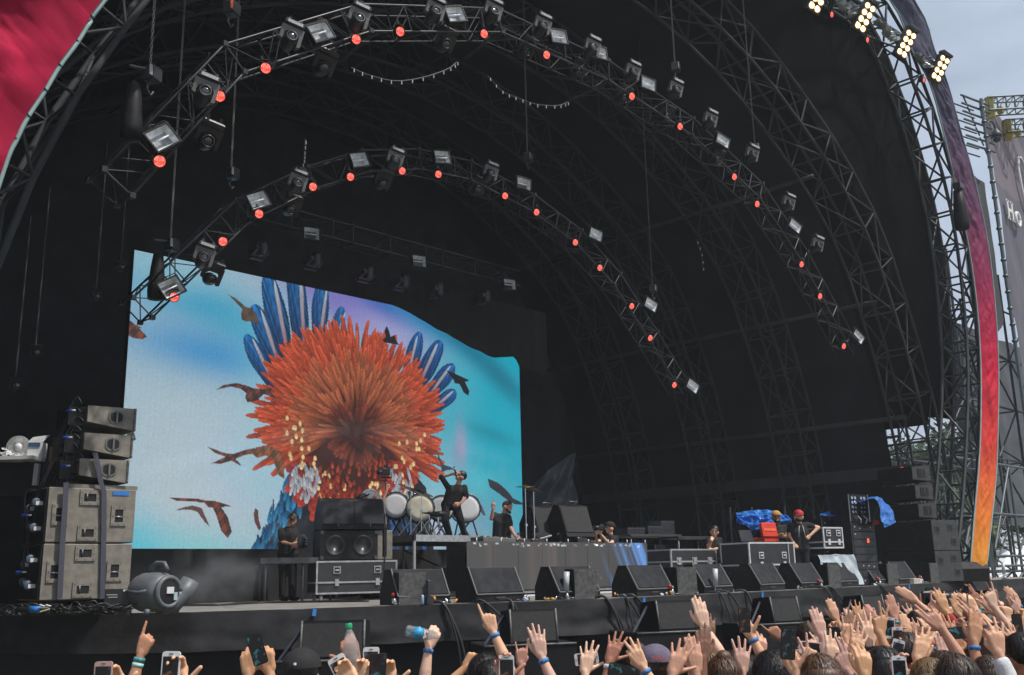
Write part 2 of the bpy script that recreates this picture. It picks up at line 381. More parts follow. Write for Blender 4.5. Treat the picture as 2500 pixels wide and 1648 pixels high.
for (x, y) in [(28,330),(62,277),(103,213),(138,152),(180,92),(218,36)]:
    p = pN(x+2, y, 8.97); bar('lace', p + Vector((-.06, -.03, .03)), p + Vector((.05, .02, -.02)), .008, m_blk, bL)
# lattice of the front arch, inside the banner
fa = thing('front_arch', 'dark steel lattice of the front stage arch behind the banner', 'arch', (27, 10.4, 0))
path = [pN(x, y, 10.5) for x, y in [(2300,1392),(2316,1280),(2330,1100),(2336,900),(2322,700),(2296,520),(2252,350),(2205,215),(2130,60)]]
path = [Vector((p.x, p.z, 0)) for p in path] + [Vector((19.6,16.4,0)), Vector((16,16.8,0)), Vector((12,15.9,0)), Vector((5.6,13.8,0)), Vector((2.2,10.6,0)), Vector((.8,7.0,0)), Vector((.2,2,0))]
lattice(fa, spline(path, 4), 10.55, .7, .75, .05, .03, .95, m_steelf)
# membrane flare joining the vault to the front arch
fp_ = resample(spline(path, 4), .8); fq_ = [p + n*1.05 for p, n in zip(fp_, norms(fp_))]; fo_ = resample(outp, .5); n_ = len(fq_); fo_ = [fo_[round(i*(len(fo_)-1)/(n_-1))] for i in range(n_)]
def flare(a, b):
    i = min(int(a*(n_-1)), n_-2); t = a*(n_-1)-i; p = fq_[i].lerp(fq_[i+1], t); q = fo_[i].lerp(fo_[i+1], t); r = p.lerp(q, b); return (r.x, 10.95+1.0*b, max(r.y, 1.0))
V_ = MB().grid(flare, 90, 4); V_.f = [f for f in V_.f if not (V_.v[f[0]][0] > UC and V_.v[f[0]][2] < 6.1)]
V_.build('front_flare', m_flare, rf, True, True)
# ------------------------------------------------------------------ LED screen
SU0, SU1, SZ0, SZ1, SN = 7.62, 17.74, 2.82, 8.28, 17.5
GW, GH = 720, 390
QS = GW/560
img = np.zeros((GH, GW, 3)); 
def s2(x, y):                       # photo pixel -> raster coords on the screen
    p = pN(x, y, SN); return ((p.x-SU0)/(SU1-SU0)*GW, (SZ1-p.z)/(SZ1-SZ0)*GH)
yy, xx = np.mgrid[0:GH, 0:GW].astype(float)
fx = xx/GW; fy = yy/GH
def c3(*k): return np.array(srgb(*k))
wgt = np.clip((fx-.25)/.65, 0, 1)[..., None]**.8
img = c3(158,184,196)*(1-wgt) + c3(22,165,188)*wgt
def blob(x, y, rx, ry, col, a, ang=0):
    global img
    cx, cy = s2(x, y); ca, sa = math.cos(ang), math.sin(ang)
    dx, dy = xx-cx, yy-cy; u_ = (dx*ca+dy*sa)/(rx*QS); v_ = (-dx*sa+dy*ca)/(ry*1.35*QS)
    w_ = (min(a*1.1, 1)*np.exp(-(u_**2+v_**2)))[..., None]; img = img*(1-w_) + c3(*col)*w_
for b in [(480,730,100,22,(25,150,190),.95,.15),(420,660,70,25,(140,185,200),.6,0),(640,830,60,20,(30,160,190),.8,.2),(530,870,110,22,(50,140,195),.95,.1),(740,930,60,30,(80,190,205),.7,.3),(760,780,70,30,(150,180,205),.6,.2),
          (780,700,70,20,(140,135,190),.85,.2),(860,745,80,22,(112,100,180),1,.2),(960,800,70,30,(165,160,205),.8,.3),(930,740,60,14,(60,90,175),.8,.25),(1020,770,80,16,(30,130,180),.8,.4),(1130,840,90,12,(15,110,140),.7,.5),(1230,930,60,14,(10,100,125),.6,.6),
          (340,1310,40,30,(40,180,205),.95,0),(480,1330,60,20,(80,200,205),.6,0),(520,1220,110,30,(190,195,200),.7,0),(480,1090,110,50,(178,195,205),.6,0),(640,1160,60,40,(150,190,210),.6,0),
          (1125,1090,10,22,(160,150,185),.8,0),(1110,1120,14,14,(130,140,170),.6,0),(1170,1180,30,14,(60,190,205),.7,0),(1200,1060,50,8,(15,130,150),.6,.2),(1160,1300,40,40,(150,150,170),.5,0),(1060,1280,30,40,(185,185,205),.8,0),(1080,1180,30,30,(120,190,205),.7,0),(1240,1290,30,40,(120,160,175),.5,0),(700,1000,50,60,(150,195,210),.5,0)]: blob(*b)
def poly_mask(P):
    m = np.zeros((GH, GW), bool); n = len(P)
    for i in range(n):
        (x0, y0), (x1, y1) = P[i], P[(i+1) % n]
        if abs(y1-y0) < 1e-9: continue
        c = ((y0 > yy) != (y1 > yy)) & (xx < (x1-x0)*(yy-y0)/(y1-y0)+x0); m ^= c
    return m
def feather(cx, cy, L, w, ang, base, tip, stripe=.35, rnd=1.0, n=9):
    """one leaf-shaped feather, root at (cx,cy), pointing along ang (raster coords)"""
    global img
    L *= QS; w *= QS; R = int(L+w+2); x0, x1 = max(0, int(cx-R)), min(GW, int(cx+R)); y0, y1 = max(0, int(cy-R)), min(GH, int(cy+R))
    if x1 <= x0 or y1 <= y0: return
    X = xx[y0:y1, x0:x1]-cx; Y = yy[y0:y1, x0:x1]-cy; ca, sa = math.cos(ang), math.sin(ang)
    a = (X*ca+Y*sa)/L; b = (-X*sa+Y*ca)/w
    sd_ = (cx*.37+cy*.73) % 6.28; prof_ = np.sqrt(np.clip(a*(1-a)*4, 0, 1))*(.6+.4*a)*(.93+(.07 if L < 70 else .025)*np.sin(a*(26+L*.9)+b*6+sd_)+(.05 if L > 70 else 0)*np.sin(a*9+sd_*2))
    m = (a > 0) & (a < 1) & (np.abs(b) < prof_)
    k = np.clip(a, 0, 1)[..., None]; col = np.array(base)*(1-k)+np.array(tip)*k
    s_ = 1-stripe*(.5+.5*np.cos(b*n+a*14))*(np.abs(b) > .12); s_ = s_*(1-.55*np.clip((np.abs(b)/np.maximum(prof_, .05)-.72)/.28, 0, 1))
    s_ = s_*(.82+.3*np.sin(b*31+a*5+sd_)*np.sin(b*17-a*9+2*sd_)+.16*np.sin(a*40+np.abs(b)*14)); col = col*(np.clip(s_, .12, 1.4)*rnd)[..., None]; sub = img[y0:y1, x0:x1]; sub[m] = col[m]
# generic plumage picture: a fan of bright feathers (no face, no creature)
def PX2(x, y): return s2(x, y)
rr_ = random.Random(3)
def fan(cx, cy, r0, r1, a0, a1, L, w, base, tip, count, **k):
    c0 = PX2(cx, cy); q = []
    for i in range(count):
        r = r0+(r1-r0)*rr_.random()**.7; a = a0+(a1-a0)*rr_.random(); q.append((r, a))
    q.sort(reverse=True)
    for r, a in q:
        j = rr_.uniform(.7, 1.2); feather(c0[0]+r*QS*math.cos(a), c0[1]+r*QS*math.sin(a)*.95, L*j, w*j, a+rr_.uniform(-.25, .25), base, tip, rnd=rr_.uniform(.6, 1.15), **k)
D2 = math.radians
# dark lower plumage with blue drips
m_ = poly_mask([PX2(*p) for p in [(612,1350),(660,1270),(700,1180),(760,1120),(980,1120),(1040,1190),(1060,1350)]]); img[m_] = c3(30,34,40)
for i in range(70):
    t = rr_.random(); x = 620+ (720-620)*t+rr_.uniform(-12, 60); y = 1345-190*t+rr_.uniform(-20, 10)
    feather(*PX2(x, y), rr_.uniform(10, 26), rr_.uniform(2, 4), D2(100+rr_.uniform(-15, 15)), c3(20,60,120), c3(60,165,215), rnd=rr_.uniform(.5, 1.1))
for i in range(25): feather(*PX2(rr_.uniform(940,1040), rr_.uniform(1260,1340)), rr_.uniform(8,18), 3, D2(80+rr_.uniform(-20,20)), c3(20,60,130), c3(60,140,220), rnd=rr_.uniform(.4, .9))
# blue plumes standing up left and right, several separate feathers each
for (x, y, a, L, w) in [(705,900,-107,112,19),(690,930,-116,92,16),(740,880,-98,118,18),(772,870,-86,96,15),(675,960,-124,74,14),(800,880,-74,72,12)]:
    feather(*PX2(x, y), L, w, D2(a), c3(14,26,70), c3(38,120,190), stripe=.65, n=26); feather(*PX2(x+4, y), L*.92, w*.2, D2(a+3), c3(150,60,45), c3(190,205,220), stripe=.3)
for (x, y, a, L, w) in [(1010,960,-58,88,17),(1030,985,-46,80,15),(985,945,-70,80,15),(1040,1010,-34,62,13)]:
    feather(*PX2(x, y), L, w, D2(a), c3(14,26,70), c3(34,110,185), stripe=.65, n=26); feather(*PX2(x+4, y), L*.9, w*.2, D2(a-4), c3(150,60,45), c3(190,205,220), stripe=.3)
m_ = ((xx-PX2(870,1050)[0])**2/(92*QS)**2+(yy-PX2(870,1050)[1])**2/(72*QS)**2) < 1; img[m_] = c3(60,28,22)
# side scales
fan(870, 1060, 62, 104, D2(95), D2(215), 18, 6, c3(110,25,25), c3(205,75,55), 150)
fan(870, 1060, 55, 92, D2(-35), D2(85), 17, 6, c3(110,25,25), c3(205,75,55), 150)
# large orange fan
fan(870, 1050, 40, 100, D2(-205), D2(25), 42, 3.6, c3(80,28,20), c3(230,96,58), 680, n=12)
fan(870, 1050, 12, 60, D2(-200), D2(20), 42, 3.2, c3(38,18,15), c3(210,112,70), 330, n=12)
fan(870, 1060, 4, 24, 0, 6.28, 24, 4, c3(30,18,18), c3(150,70,48), 70)
# cream specks and pale tufts
for i in range(90):
    a = rr_.choice([rr_.uniform(100, 190), rr_.uniform(-10, 80)]); r = rr_.uniform(66, 112); c0 = PX2(870, 1060)
    feather(c0[0]+r*QS*math.cos(D2(a))*.95, c0[1]+r*QS*math.sin(D2(a))*.85, 6, 3, D2(90), c3(235,190,110), c3(240,220,170), stripe=0)
for (x, y, n_) in [(745,1165,46),(985,1165,26)]:
    for i in range(n_): feather(*PX2(x+rr_.uniform(-32, 32), y+rr_.uniform(-30, 34)), rr_.uniform(8, 16), 2.6, D2(90+rr_.uniform(-25, 25)), c3(150,160,175), c3(222,228,235), rnd=rr_.uniform(.7, 1.05))
for i in range(40): feather(*PX2(rr_.uniform(780,880), rr_.uniform(1120,1210)), rr_.uniform(6, 13), 3, D2(90+rr_.uniform(-30,30)), c3(90,30,22), c3(215,90,55), rnd=rr_.uniform(.5, 1.1))
for i in range(14): feather(*PX2(rr_.uniform(905,960), rr_.uniform(1100,1150)), rr_.uniform(6, 13), 3, D2(90+rr_.uniform(-30,30)), c3(90,30,22), c3(215,90,55), rnd=rr_.uniform(.5, 1.1))
# birds in flight
def bird(P, col, hi=None):
    Q = [PX2(*p) for p in P]; m = poly_mask(Q); img[m] = c3(*col)
    if hi is not None:
        nz_ = np.sin(xx*.23+yy*.31)+np.sin(xx*.41-yy*.17+2)+.8*np.sin(xx*.9+yy*.7); k_ = np.clip(nz_*.45+.3, 0, 1)[..., None]; img[m] = (img*(1-k_*.75)+c3(*hi)*k_*.75)[m]
bird([(556,718),(575,728),(592,742),(600,750),(612,752),(625,765),(632,782),(628,795),(618,784),(600,785),(590,780),(588,765),(592,755)], (95,75,60), (60,50,45))
bird([(308,775),(330,792),(348,800),(340,800),(358,822),(350,828),(325,826),(308,815)], (60,50,50), (150,80,50))
bird([(527,952),(545,940),(575,935),(600,940),(618,948),(640,950),(668,948),(660,955),(676,975),(660,968),(645,962),(628,978),(605,982),(598,972),(602,960),(585,948),(560,944)], (55,38,40), (130,75,58))
bird([(505,1090),(525,1097),(545,1105),(570,1108),(600,1098),(632,1092),(650,1100),(622,1108),(600,1110),(575,1120),(590,1138),(565,1125),(540,1132),(515,1132),(535,1122),(550,1115),(525,1106)], (62,42,36), (135,75,50))
bird([(612,1105),(640,1090),(665,1090),(690,1105),(695,1170),(680,1160),(668,1125),(650,1112),(628,1118)], (85,65,45), (170,95,60))
bird([(412,1215),(440,1216),(480,1217),(505,1222),(530,1224),(566,1236),(540,1238),(556,1262),(566,1298),(556,1314),(540,1296),(528,1258),(520,1240),(508,1238),(500,1228),(470,1224),(430,1222)], (66,46,42), (140,75,55))
bird([(430,1245),(450,1238),(470,1234),(492,1240),(500,1258),(512,1285),(500,1275),(482,1250),(468,1245)], (95,70,65))
bird([(623,1240),(630,1245),(632,1270),(638,1290),(632,1296),(622,1275),(619,1255)], (95,60,55))
bird([(944,795),(950,808),(953,822),(964,818),(967,832),(974,842),(955,838),(938,835),(934,830),(942,822),(938,808)], (18,18,22))
bird([(1089,903),(1110,912),(1128,920),(1145,928),(1140,932),(1135,932),(1146,955),(1143,966),(1132,958),(1122,938),(1110,936),(1108,928),(1098,915)], (18,19,24))
bird([(1068,1102),(1074,1118),(1082,1134),(1100,1140),(1110,1146),(1090,1148),(1082,1152),(1077,1150),(1078,1138),(1070,1122)], (60,62,72))
bird([(1190,1168),(1215,1178),(1232,1192),(1244,1205),(1252,1216),(1276,1228),(1276,1232),(1258,1232),(1240,1222),(1218,1205),(1196,1190)], (48,48,56), (38,38,44))
bird([(1166,1224),(1176,1234),(1186,1258),(1180,1258),(1170,1245)], (70,75,82))
bird([(310,1048),(325,1046),(332,1075),(320,1076),(310,1072)], (60,62,60))
# woven panel texture of the LED face and its column seams
tex = rng.normal(0, 1, (GH, GW)); tex = (tex + np.roll(tex, 1, 0)*.6 + np.roll(tex, 1, 1)*.5)/1.7
img = img*(1+.055*tex)[..., None]*(1-.05*((xx % 7) < 1))[..., None]
img = np.clip(img, 0, 2)
def color_grid(name, o, du, dv, im, m, parent, thick=None):
    h, w, _ = im.shape
    V = np.zeros((h+1, w+1, 3)); jj, ii = np.mgrid[0:h+1, 0:w+1]
    V[:] = np.array(o) + ii[..., None]/w*np.array(du) + jj[..., None]/h*np.array(dv)
    idx = (jj*(w+1)+ii); F = np.stack([idx[:-1,:-1], idx[1:,:-1], idx[1:,1:], idx[:-1,1:]], -1).reshape(-1, 4)
    me = bpy.data.meshes.new(name); me.vertices.add((h+1)*(w+1)); me.vertices.foreach_set('co', V.reshape(-1))
    me.loops.add(len(F)*4); me.loops.foreach_set('vertex_index', F.reshape(-1)); me.polygons.add(len(F)); me.polygons.foreach_set('loop_start', np.arange(0, len(F)*4, 4))
    me.update(calc_edges=True); at_ = me.color_attributes.new('picture', 'FLOAT_COLOR', 'POINT')
    C = np.ones((h+1, w+1, 4)); C[:-1, :-1, :3] = im; C[-1, :-1, :3] = im[-1]; C[:-1, -1, :3] = im[:, -1]; C[-1, -1, :3] = im[-1, -1]
    at_.data.foreach_set('color', C.reshape(-1)); me.materials.append(m)
    ob = bpy.data.objects.new(name, me); COL.objects.link(ob); ob.parent = parent
    if parent is not None: ob.matrix_parent_inverse = PINV[parent.name]
    return ob
def led_mat(name, base, k):
    m = bpy.data.materials.new(name); m.use_nodes = True; n = m.node_tree; b = n.nodes['Principled BSDF']; a = n.nodes.new('ShaderNodeVertexColor'); a.layer_name = 'picture'
    b.inputs['Base Color'].default_value = (*base, 1); b.inputs['Roughness'].default_value = .7
    n.links.new(a.outputs[0], b.inputs['Emission Color']); b.inputs['Emission Strength'].default_value = k
    m.cycles.emission_sampling = 'NONE'; return m
ls = thing('led_screen', 'huge LED screen with flying birds and a fan of orange and blue feathers', 'screen', ((SU0+SU1)/2, SN, SZ0))
color_grid('display', (SU0, SN, SZ1), (SU1-SU0, 0, 0), (0, 0, SZ0-SZ1), img, led_mat('led_face', (.02,.02,.02), .92), ls)
MB().box(((SU0+SU1)/2, SN+.09, (SZ0+SZ1)/2), (SU1-SU0, .15, SZ1-SZ0)).build('cabinet', m_blk, ls, world=True)
# black cloth over the screen's top right corner
def drape(a, b):
    top = 8.9; P = [(13.5,8.6),(13.62,8.29),(14.6,7.86),(15.9,7.42),(16.6,7.02),(16.95,7.45),(17.5,7.62),(17.74,7.25),(17.95,7.2),(18.2,7.3)]
    pp = [pN(*q, 17.35) for q in [(946,738),(956,744),(1000,765),(1042,790),(1100,822),(1150,850),(1205,874),(1252,871),(1262,880),(1269,899)]]
    L = [(p.x, p.z) for p in pp] + [(17.9, 7.3), (18.6, 7.2)]; L = [(13.3, 8.34)] + L; U = 13.3+5.3*a
    for (u0, z0), (u1, z1) in zip(L, L[1:]):
        if u0 <= U <= u1: z = z0+(z1-z0)*(U-u0)/max(u1-u0, 1e-6); break
    return (U, 17.33+.05*mnoise.noise(Vector((U*3, b, 3))), z+(top-z)*b)
dr = thing('black_drape', 'black cloth drooping over the top right corner of the LED screen', 'drape', (15.9, 17.3, 7.2)); MB().grid(drape, 90, 6).build('cloth', mat('drape_black', (.006,.006,.0065), .9, var=.2, bump=.2), dr, True, True)
sk = thing('screen_skirt', 'black curtain hanging under the LED screen to the stage floor', 'curtain', (12.6, 17.45, FLOOR))
MB().grid(lambda a, b: (SU0-.6+11*a, 17.42+.05*mnoise.noise(Vector((a*40, b, 1))), SZ0+.015-(SZ0-FLOOR)*b), 90, 3).build('cloth', mat('skirt_black', (.014,.014,.015), .9, var=.2, bump=.2), sk, True, True)
# loose glossy tarp to the right of the screen
tp = thing('loose_tarp', 'crumpled dark tarp sagging between the screen and a roof leg', 'tarp', (20, 19.5, 3))
TA = [pN(*q, 19.6) for q in [(1292,1195),(1320,1165),(1350,1140),(1380,1118),(1404,1105)]]; TB = [pN(*q, 19.2) for q in [(1282,1262),(1320,1255),(1350,1250),(1380,1262),(1406,1270)]]
def tarp(a, b):
    i = min(int(a*4), 3); t = a*4-i; p = TA[i].lerp(TA[i+1], t).lerp(TB[i].lerp(TB[i+1], t), b)
    w = .09*math.sin(17*(a+.55*b)+2.5*mnoise.noise(Vector((a*3,b*3,4))))*(.3+b*(1-b)*3)+.08*mnoise.noise(Vector((a*6-b*2, b*4, 8))); return p+Vector((0, w, 0))
MB().grid(tarp, 60, 40).build('cloth', mat('tarp_grey', (.06,.07,.076), .4, var=.2, bump=.1), tp, True, True)
MB().grid(lambda a, b: tarp(a, b) if b > 2 else (lambda p: Vector((p.x, p.y+.4, 3.05+1.3*(1-b)+.35*a-.25*math.sin(3*a))))(tarp(a, 1)), 30, 10).build('lower_fold', mat('tarp_grey2', (.07,.085,.09), .5, var=.2, bump=.1), tp, True, True)
# ------------------------------------------------------------------ lighting trusses
def box_truss(root, pts, wN=.42, dep=.42, rc=.016, rb=.009, step=.42, m=m_tchord, md=m_tdark):
    """straight-segment box truss through pts (bottom front chord), jointed at each point"""
    P = [Vector(p) for p in pts]; outs = []
    # outward normals at joints (in the U,z plane)
    nn = []
    for i in range(len(P)):
        t = P[min(i+1, len(P)-1)]-P[max(i-1, 0)]; t.normalize(); nn.append(Vector((-t.z, 0, t.x)))
    c = []
    for dn, off in ((0, 0), (wN, 0), (wN, dep), (0, dep)):
        c.append([p+Vector((0, dn, 0))+n*off for p, n in zip(P, nn)])
    for k, ch in enumerate(c): MB().tube(ch, rc, 8).build('chord', m if k in (0, 3) else md, root, True, True)
    for i in range(len(P)-1):
        L = (P[i+1]-P[i]).length; n = max(2, round(L/step))
        for j in range(n):
            a, b = j/n, (j+1)/n
            for k in range(4):
                A0, A1, B0, B1 = c[k][i], c[k][i+1], c[(k+1) % 4][i], c[(k+1) % 4][i+1]
                if (j+k) % 2: bar('brace', A0.lerp(A1, a), B0.lerp(B1, b), rb, md, root)
                else: bar('brace', B0.lerp(B1, a), A0.lerp(A1, b), rb, md, root)
                if j in (0, n-1) or j % 2 == 0: bar('rung', A0.lerp(A1, a), B0.lerp(B1, a), rb*1.3, m if k in (3,) else md, root)
        for k in range(4): MB().box(c[k][i], (.07, .07, .07)).build('coupler', md, root, world=True)
    return c
t1 = thing('lighting_truss', 'front curved aluminium truss carrying red lamps high over the stage edge', 'truss', tuple(pN(1200, 75, 11)), group='hung lighting trusses')
A1 = [(322,478),(597,176),(905,76),(1225,78),(1487,196),(1690,330),(1855,482),(1960,640),(2085,868)]
c1 = box_truss(t1, [pN(x, y, 11.0) for x, y in A1])
t2 = thing('lighting_truss', 'second curved aluminium truss with red lamps further back over the screen', 'truss', tuple(pN(1000, 410, 14)), group='hung lighting trusses')
A2 = [(372,775),(612,538),(775,458),(900,418),(1030,412),(1150,438),(1300,515),(1410,596),(1500,695),(1590,835),(1668,962)]
c2 = box_truss(t2, [pN(x, y, 14.0) for x, y in A2], wN=.4, dep=.4)
t3 = thing('lighting_truss', 'straight aluminium truss hanging just above the top edge of the screen', 'truss', tuple(pN(900, 620, 17)), group='hung lighting trusses')
za = 9.15; xa = pN(602, 575, 16.6).x; xb = pN(1270, 700, 16.6).x
c3_ = box_truss(t3, [(xa, 16.6, za), ((2*xa+xb)/3, 16.6, za), ((xa+2*xb)/3, 16.6, za), (xb, 16.6, za)], wN=.38, dep=.38, step=.5)
# ------------------------------------------------------------------ fixtures (local -Y is the beam)
m_red = mat('red_led', (.3,.02,.01), .4, var=0, bump=0, emit=(1,.12,.07), es=1.5)
m_red.cycles.emission_sampling = 'NONE'
def led_cells(base, spot, es):
    m = bpy.data.materials.new('red_led_cells'); m.use_nodes = True; n = m.node_tree; b = n.nodes['Principled BSDF']; b.inputs['Base Color'].default_value = (.2,.01,.01,1)
    t = n.nodes.new('ShaderNodeTexCoord'); v = n.nodes.new('ShaderNodeTexVoronoi'); v.inputs['Scale'].default_value = 42; c = n.nodes.new('ShaderNodeValToRGB')
    c.color_ramp.elements[0].color = (*spot, 1); c.color_ramp.elements[1].color = (*base, 1); c.color_ramp.elements[0].position = .15; c.color_ramp.elements[1].position = .55
    n.links.new(t.outputs['Object'], v.inputs[0]); n.links.new(v.outputs['Distance'], c.inputs[0]); n.links.new(c.outputs[0], b.inputs['Emission Color']); b.inputs['Emission Strength'].default_value = es
    m.cycles.emission_sampling = 'NONE'; return m
m_redc = led_cells((1,.06,.035), (1,.5,.4), 1.25)
def make_par():
    t = thing('par_lamp', 'x', 'lamp', (0,0,0), group='red par lamps')
    MB().lathe([(.05,.16),(.085,.12),(.1,.03),(.104,-.02),(.104,-.055),(.094,-.055),(.094,-.03)], axis=(0,1,0), n=22).build('housing', m_blk, t, True)
    MB().lathe([(.001,-.038),(.04,-.042),(.092,-.036),(.092,-.03)], axis=(0,1,0), n=24).build('lens', m_redc, t, True)
    MB().tube([(-.118,.02,0),(-.118,.03,.13),(0,.03,.16),(.118,.03,.13),(.118,.02,0)], .011, 6).build('yoke', m_blk, t, True)
    MB().box((0,.03,.19),(.04,.05,.07)).build('clamp', m_alud, t)
    return t
m_refl = mat('reflector', (.82,.84,.86), .4, .15, var=.25, scale=12, bump=.3, bscale=14)
def make_strobe():
    t = thing('strobe_panel', 'x', 'lamp', (0,0,0), group='silver floodlight panels')
    w, h = .36, .3
    mb = MB()
    V = [(-w/2,0,-h/2),(w/2,0,-h/2),(w/2,0,h/2),(-w/2,0,h/2),(-w*.36,.1,-h*.3),(w*.36,.1,-h*.3),(w*.36,.1,h*.3),(-w*.36,.1,h*.3)]
    mb.add(V, [(0,1,5,4),(1,2,6,5),(2,3,7,6),(3,0,4,7),(4,5,6,7)]).build('reflector', m_refl, t)
    f = MB()
    for c, d in (((0,0,h/2+.012),(w+.05,.05,.024)),((0,0,-h/2-.012),(w+.05,.05,.024)),((w/2+.012,0,0),(.024,.05,h)),((-w/2-.012,0,0),(.024,.05,h)),((0,.15,0),(w*.8,.1,h*.8))): f.box(c, d)
    f.build('frame', m_blk, t)
    MB().tube([(-w*.4,.03,0),(w*.4,.03,0)], .014, 8).build('tube', mat('xenon_tube', (.8,.82,.85), .2, var=0, bump=0), t, True)
    MB().tube([(-w/2-.04,.05,0),(-w/2-.04,.06,h*.75),(w/2+.04,.06,h*.75),(w/2+.04,.05,0)], .01, 6).build('yoke', m_blk, t, True)
    return t
m_mh = mat('fixture_grey', (.13,.13,.127), .5, var=.15, bump=.05)
def make_spot(dark=False):
    t = thing('moving_spot' if not dark else 'moving_wash', 'x', 'spotlight', (0,0,0), group='moving head spotlights')
    m = m_blk2 if dark else m_mh
    b = MB(); b.box((0,.02,.3),(.34,.24,.1), bev=.02).build('base', m_blk2, t)
    if not dark:
        MB().box((0,-.105,.3),(.26,.012,.05)).build('display', mat('label_plate', (.55,.57,.56), .4, var=.3, scale=60, bump=0), t)
    y = MB(); prof_ = [(-.19,.24),(.19,.24),(.19,-.07),(.13,-.09),(.13,.1),(.08,.15),(-.08,.15),(-.13,.1),(-.13,-.02),(-.19,.0)]
    y.prism(prof_, 'y', -.06, .06).build('yoke', m, t)
    h = MB(); h.lathe([(.03,.2),(.1,.19),(.125,.1),(.12,-.02),(.105,-.12),(.095,-.17),(.08,-.17),(.078,-.14)], axis=(0,1,-.25), n=20).build('head', m_blk2, t, True)
    MB().lathe([(.001,-.158),(.05,-.156),(.08,-.145),(.08,-.13)], axis=(0,1,-.25), n=20).build('lens', m_glass, t, True)
    for s_ in (-1, 1): MB().box((s_*.1,.02,.38),(.04,.05,.07)).build('clamp', m_alud, t)
    return t
SCL = {'par_lamp': .74, 'strobe_panel': .86, 'moving_spot': .8, 'moving_wash': .85}
def place(proto, used, p, rot, label):
    if not used: o = proto; used.append(1)
    else: o = dup(proto)
    o.location = p; o.rotation_euler = rot; o['label'] = label; k_ = SCL.get(o.name.split('.')[0]); o.scale = (k_, k_, k_) if k_ else o.scale; return o
K = 2500/2379
def lean_rot(pt, c, down=.35, swing=0):
    """face the audience, banked to follow the truss"""
    cx = 13.2; a = (pt.x-cx)/9.0
    return aim((-.28+swing, -1, -down), (a*.55, 0, 1))
par = make_par(); u_par = []
R1 = [(370,375),(509,224),(616,159),(826,92),(928,74),(1123,79),(1268,128),(1466,224),(1578,294),(1704,411),(1757,474),(1860,614),(1903,688),(1958,804)]
for i, (x, y) in enumerate(R1):
    p = pN(x*K, y*K, 10.85); place(par, u_par, p, lean_rot(p, c1), f'red glowing par lamp, {ORD[i]} from the left on the front curved truss')
R2 = [(404,690),(517,561),(601,497),(726,434),(813,411),(933,397),(1017,405),(1172,455),(1245,493),(1335,563),(1392,622),(1466,711),(1509,785),(1565,894)]
for i, (x, y) in enumerate(R2):
    p = pN(x*K, y*K, 13.85); place(par, u_par, p, lean_rot(p, c2), f'red glowing par lamp, {ORD[i]} from the left on the second curved truss')
for i, (x, y) in enumerate([(1930,34),(2013,93),(2144,186)]):
    p = pN(x*K, y*K, 10.0); place(par, u_par, p, aim((-.1,-1,-.35)), f'red glowing par lamp under the arch top right, {ORD[i]} counting downwards')
stb = make_strobe(); u_st = []
def bank(pt, cx=13.2): return (pt.x-cx)/9.0
S1 = [(377,320),(745,74),(1058,33),(1298,85),(1392,122),(1506,195),(1679,327),(1847,525),(1994,782)]
S2 = [(398,668),(600,465),(835,371),(1027,365),(1217,427),(1384,545),(1512,708),(1609,897)]
S3 = [(724,543),(974,607),(1184,661)]
for nm, L, N in (('front curved truss', S1, 10.8), ('second curved truss', S2, 13.8), ('straight truss above the screen', S3, 16.45)):
    for i, (x, y) in enumerate(L):
        p = pN(x*K, y*K, N); b = bank(p) if N < 16 else 0
        place(stb, u_st, p, aim((-.3,-1,.12), (b*.9, 0, 1)), f'silver floodlight panel, {ORD[i]} from the left on the {nm}')
sp = make_spot(); u_sp = []
M1 = [(472,222),(672,95),(829,52),(1007,35),(1142,35),(1257,68),(1373,118),(1467,175),(1567,215),(1648,285),(1745,365),(1830,478),(1897,575)]
M2 = [(470,605),(688,432),(915,378),(1137,408)]
for nm, L, N in (('front curved truss', M1, 10.7), ('second curved truss', M2, 13.7)):
    for i, (x, y) in enumerate(L):
        p = pN(x*K, y*K, N); place(sp, u_sp, p, aim((-.35,-1,-.12), (.25, 0, 1)), f'grey moving spotlight with round lens, {ORD[i]} from the left on the {nm}')
dk = make_spot(True); u_dk = []
W1 = [(478,330),(748,160),(1030,105),(1217,122),(1338,172),(1443,232),(1542,275),(1660,375)]
W2 = [(488,648),(672,488),(885,428),(1105,442)]
W3 = [(610,580),(735,605),(857,635),(940,655),(1020,675),(1130,690)]
for nm, L, N in (('front curved truss', W1, 11.3), ('second curved truss', W2, 14.2), ('straight truss above the screen', W3, 16.8)):
    for i, (x, y) in enumerate(L):
        p = pN(x*K, y*K, N); place(dk, u_dk, p, aim((-.3,-1,-.6) if N < 16 else (0,-.3,-1), (.2,0,1) if N < 16 else (0,1,.1)), f'dark moving wash light hanging under the {nm}, {ORD[i]} from the left')
# small side spots in the dark on the left
for i, (x, y, r) in enumerate([(84,820,.07),(37,898,.08),(225,690,.06),(283,622,.06)]):
    p = pN(x*K, y*K, 14.5); t = thing('floor_spot', f"small dark spotlight glinting in the gloom at left, {['second lowest','lowest','third lowest','highest'][i]} of four", 'spotlight', tuple(p), rot=aim((-.3,-1,-.2)))
    MB().lathe([(r*.4,.25),(r*.9,.2),(r,-.05),(r*.9,-.05),(r*.88,-.02)], axis=(0,1,0), n=18).build('housing', m_blk2, t, True)
    MB().lathe([(.001,-.045),(r*.6,-.04),(r*.9,-.02),(r*.9,0)], axis=(0,1,0), n=18).build('lens', m_glass, t, True)
    MB().tube([(-r-.02,.05,0),(-r-.02,.05,r*1.6),(r+.02,.05,r*1.6),(r+.02,.05,0)], .01, 6).build('yoke', m_blk, t, True)
    bar('hanger', p+Vector((0,.05,r*1.6)), p+Vector((0,.05,2.5)), .012, m_steel, t)
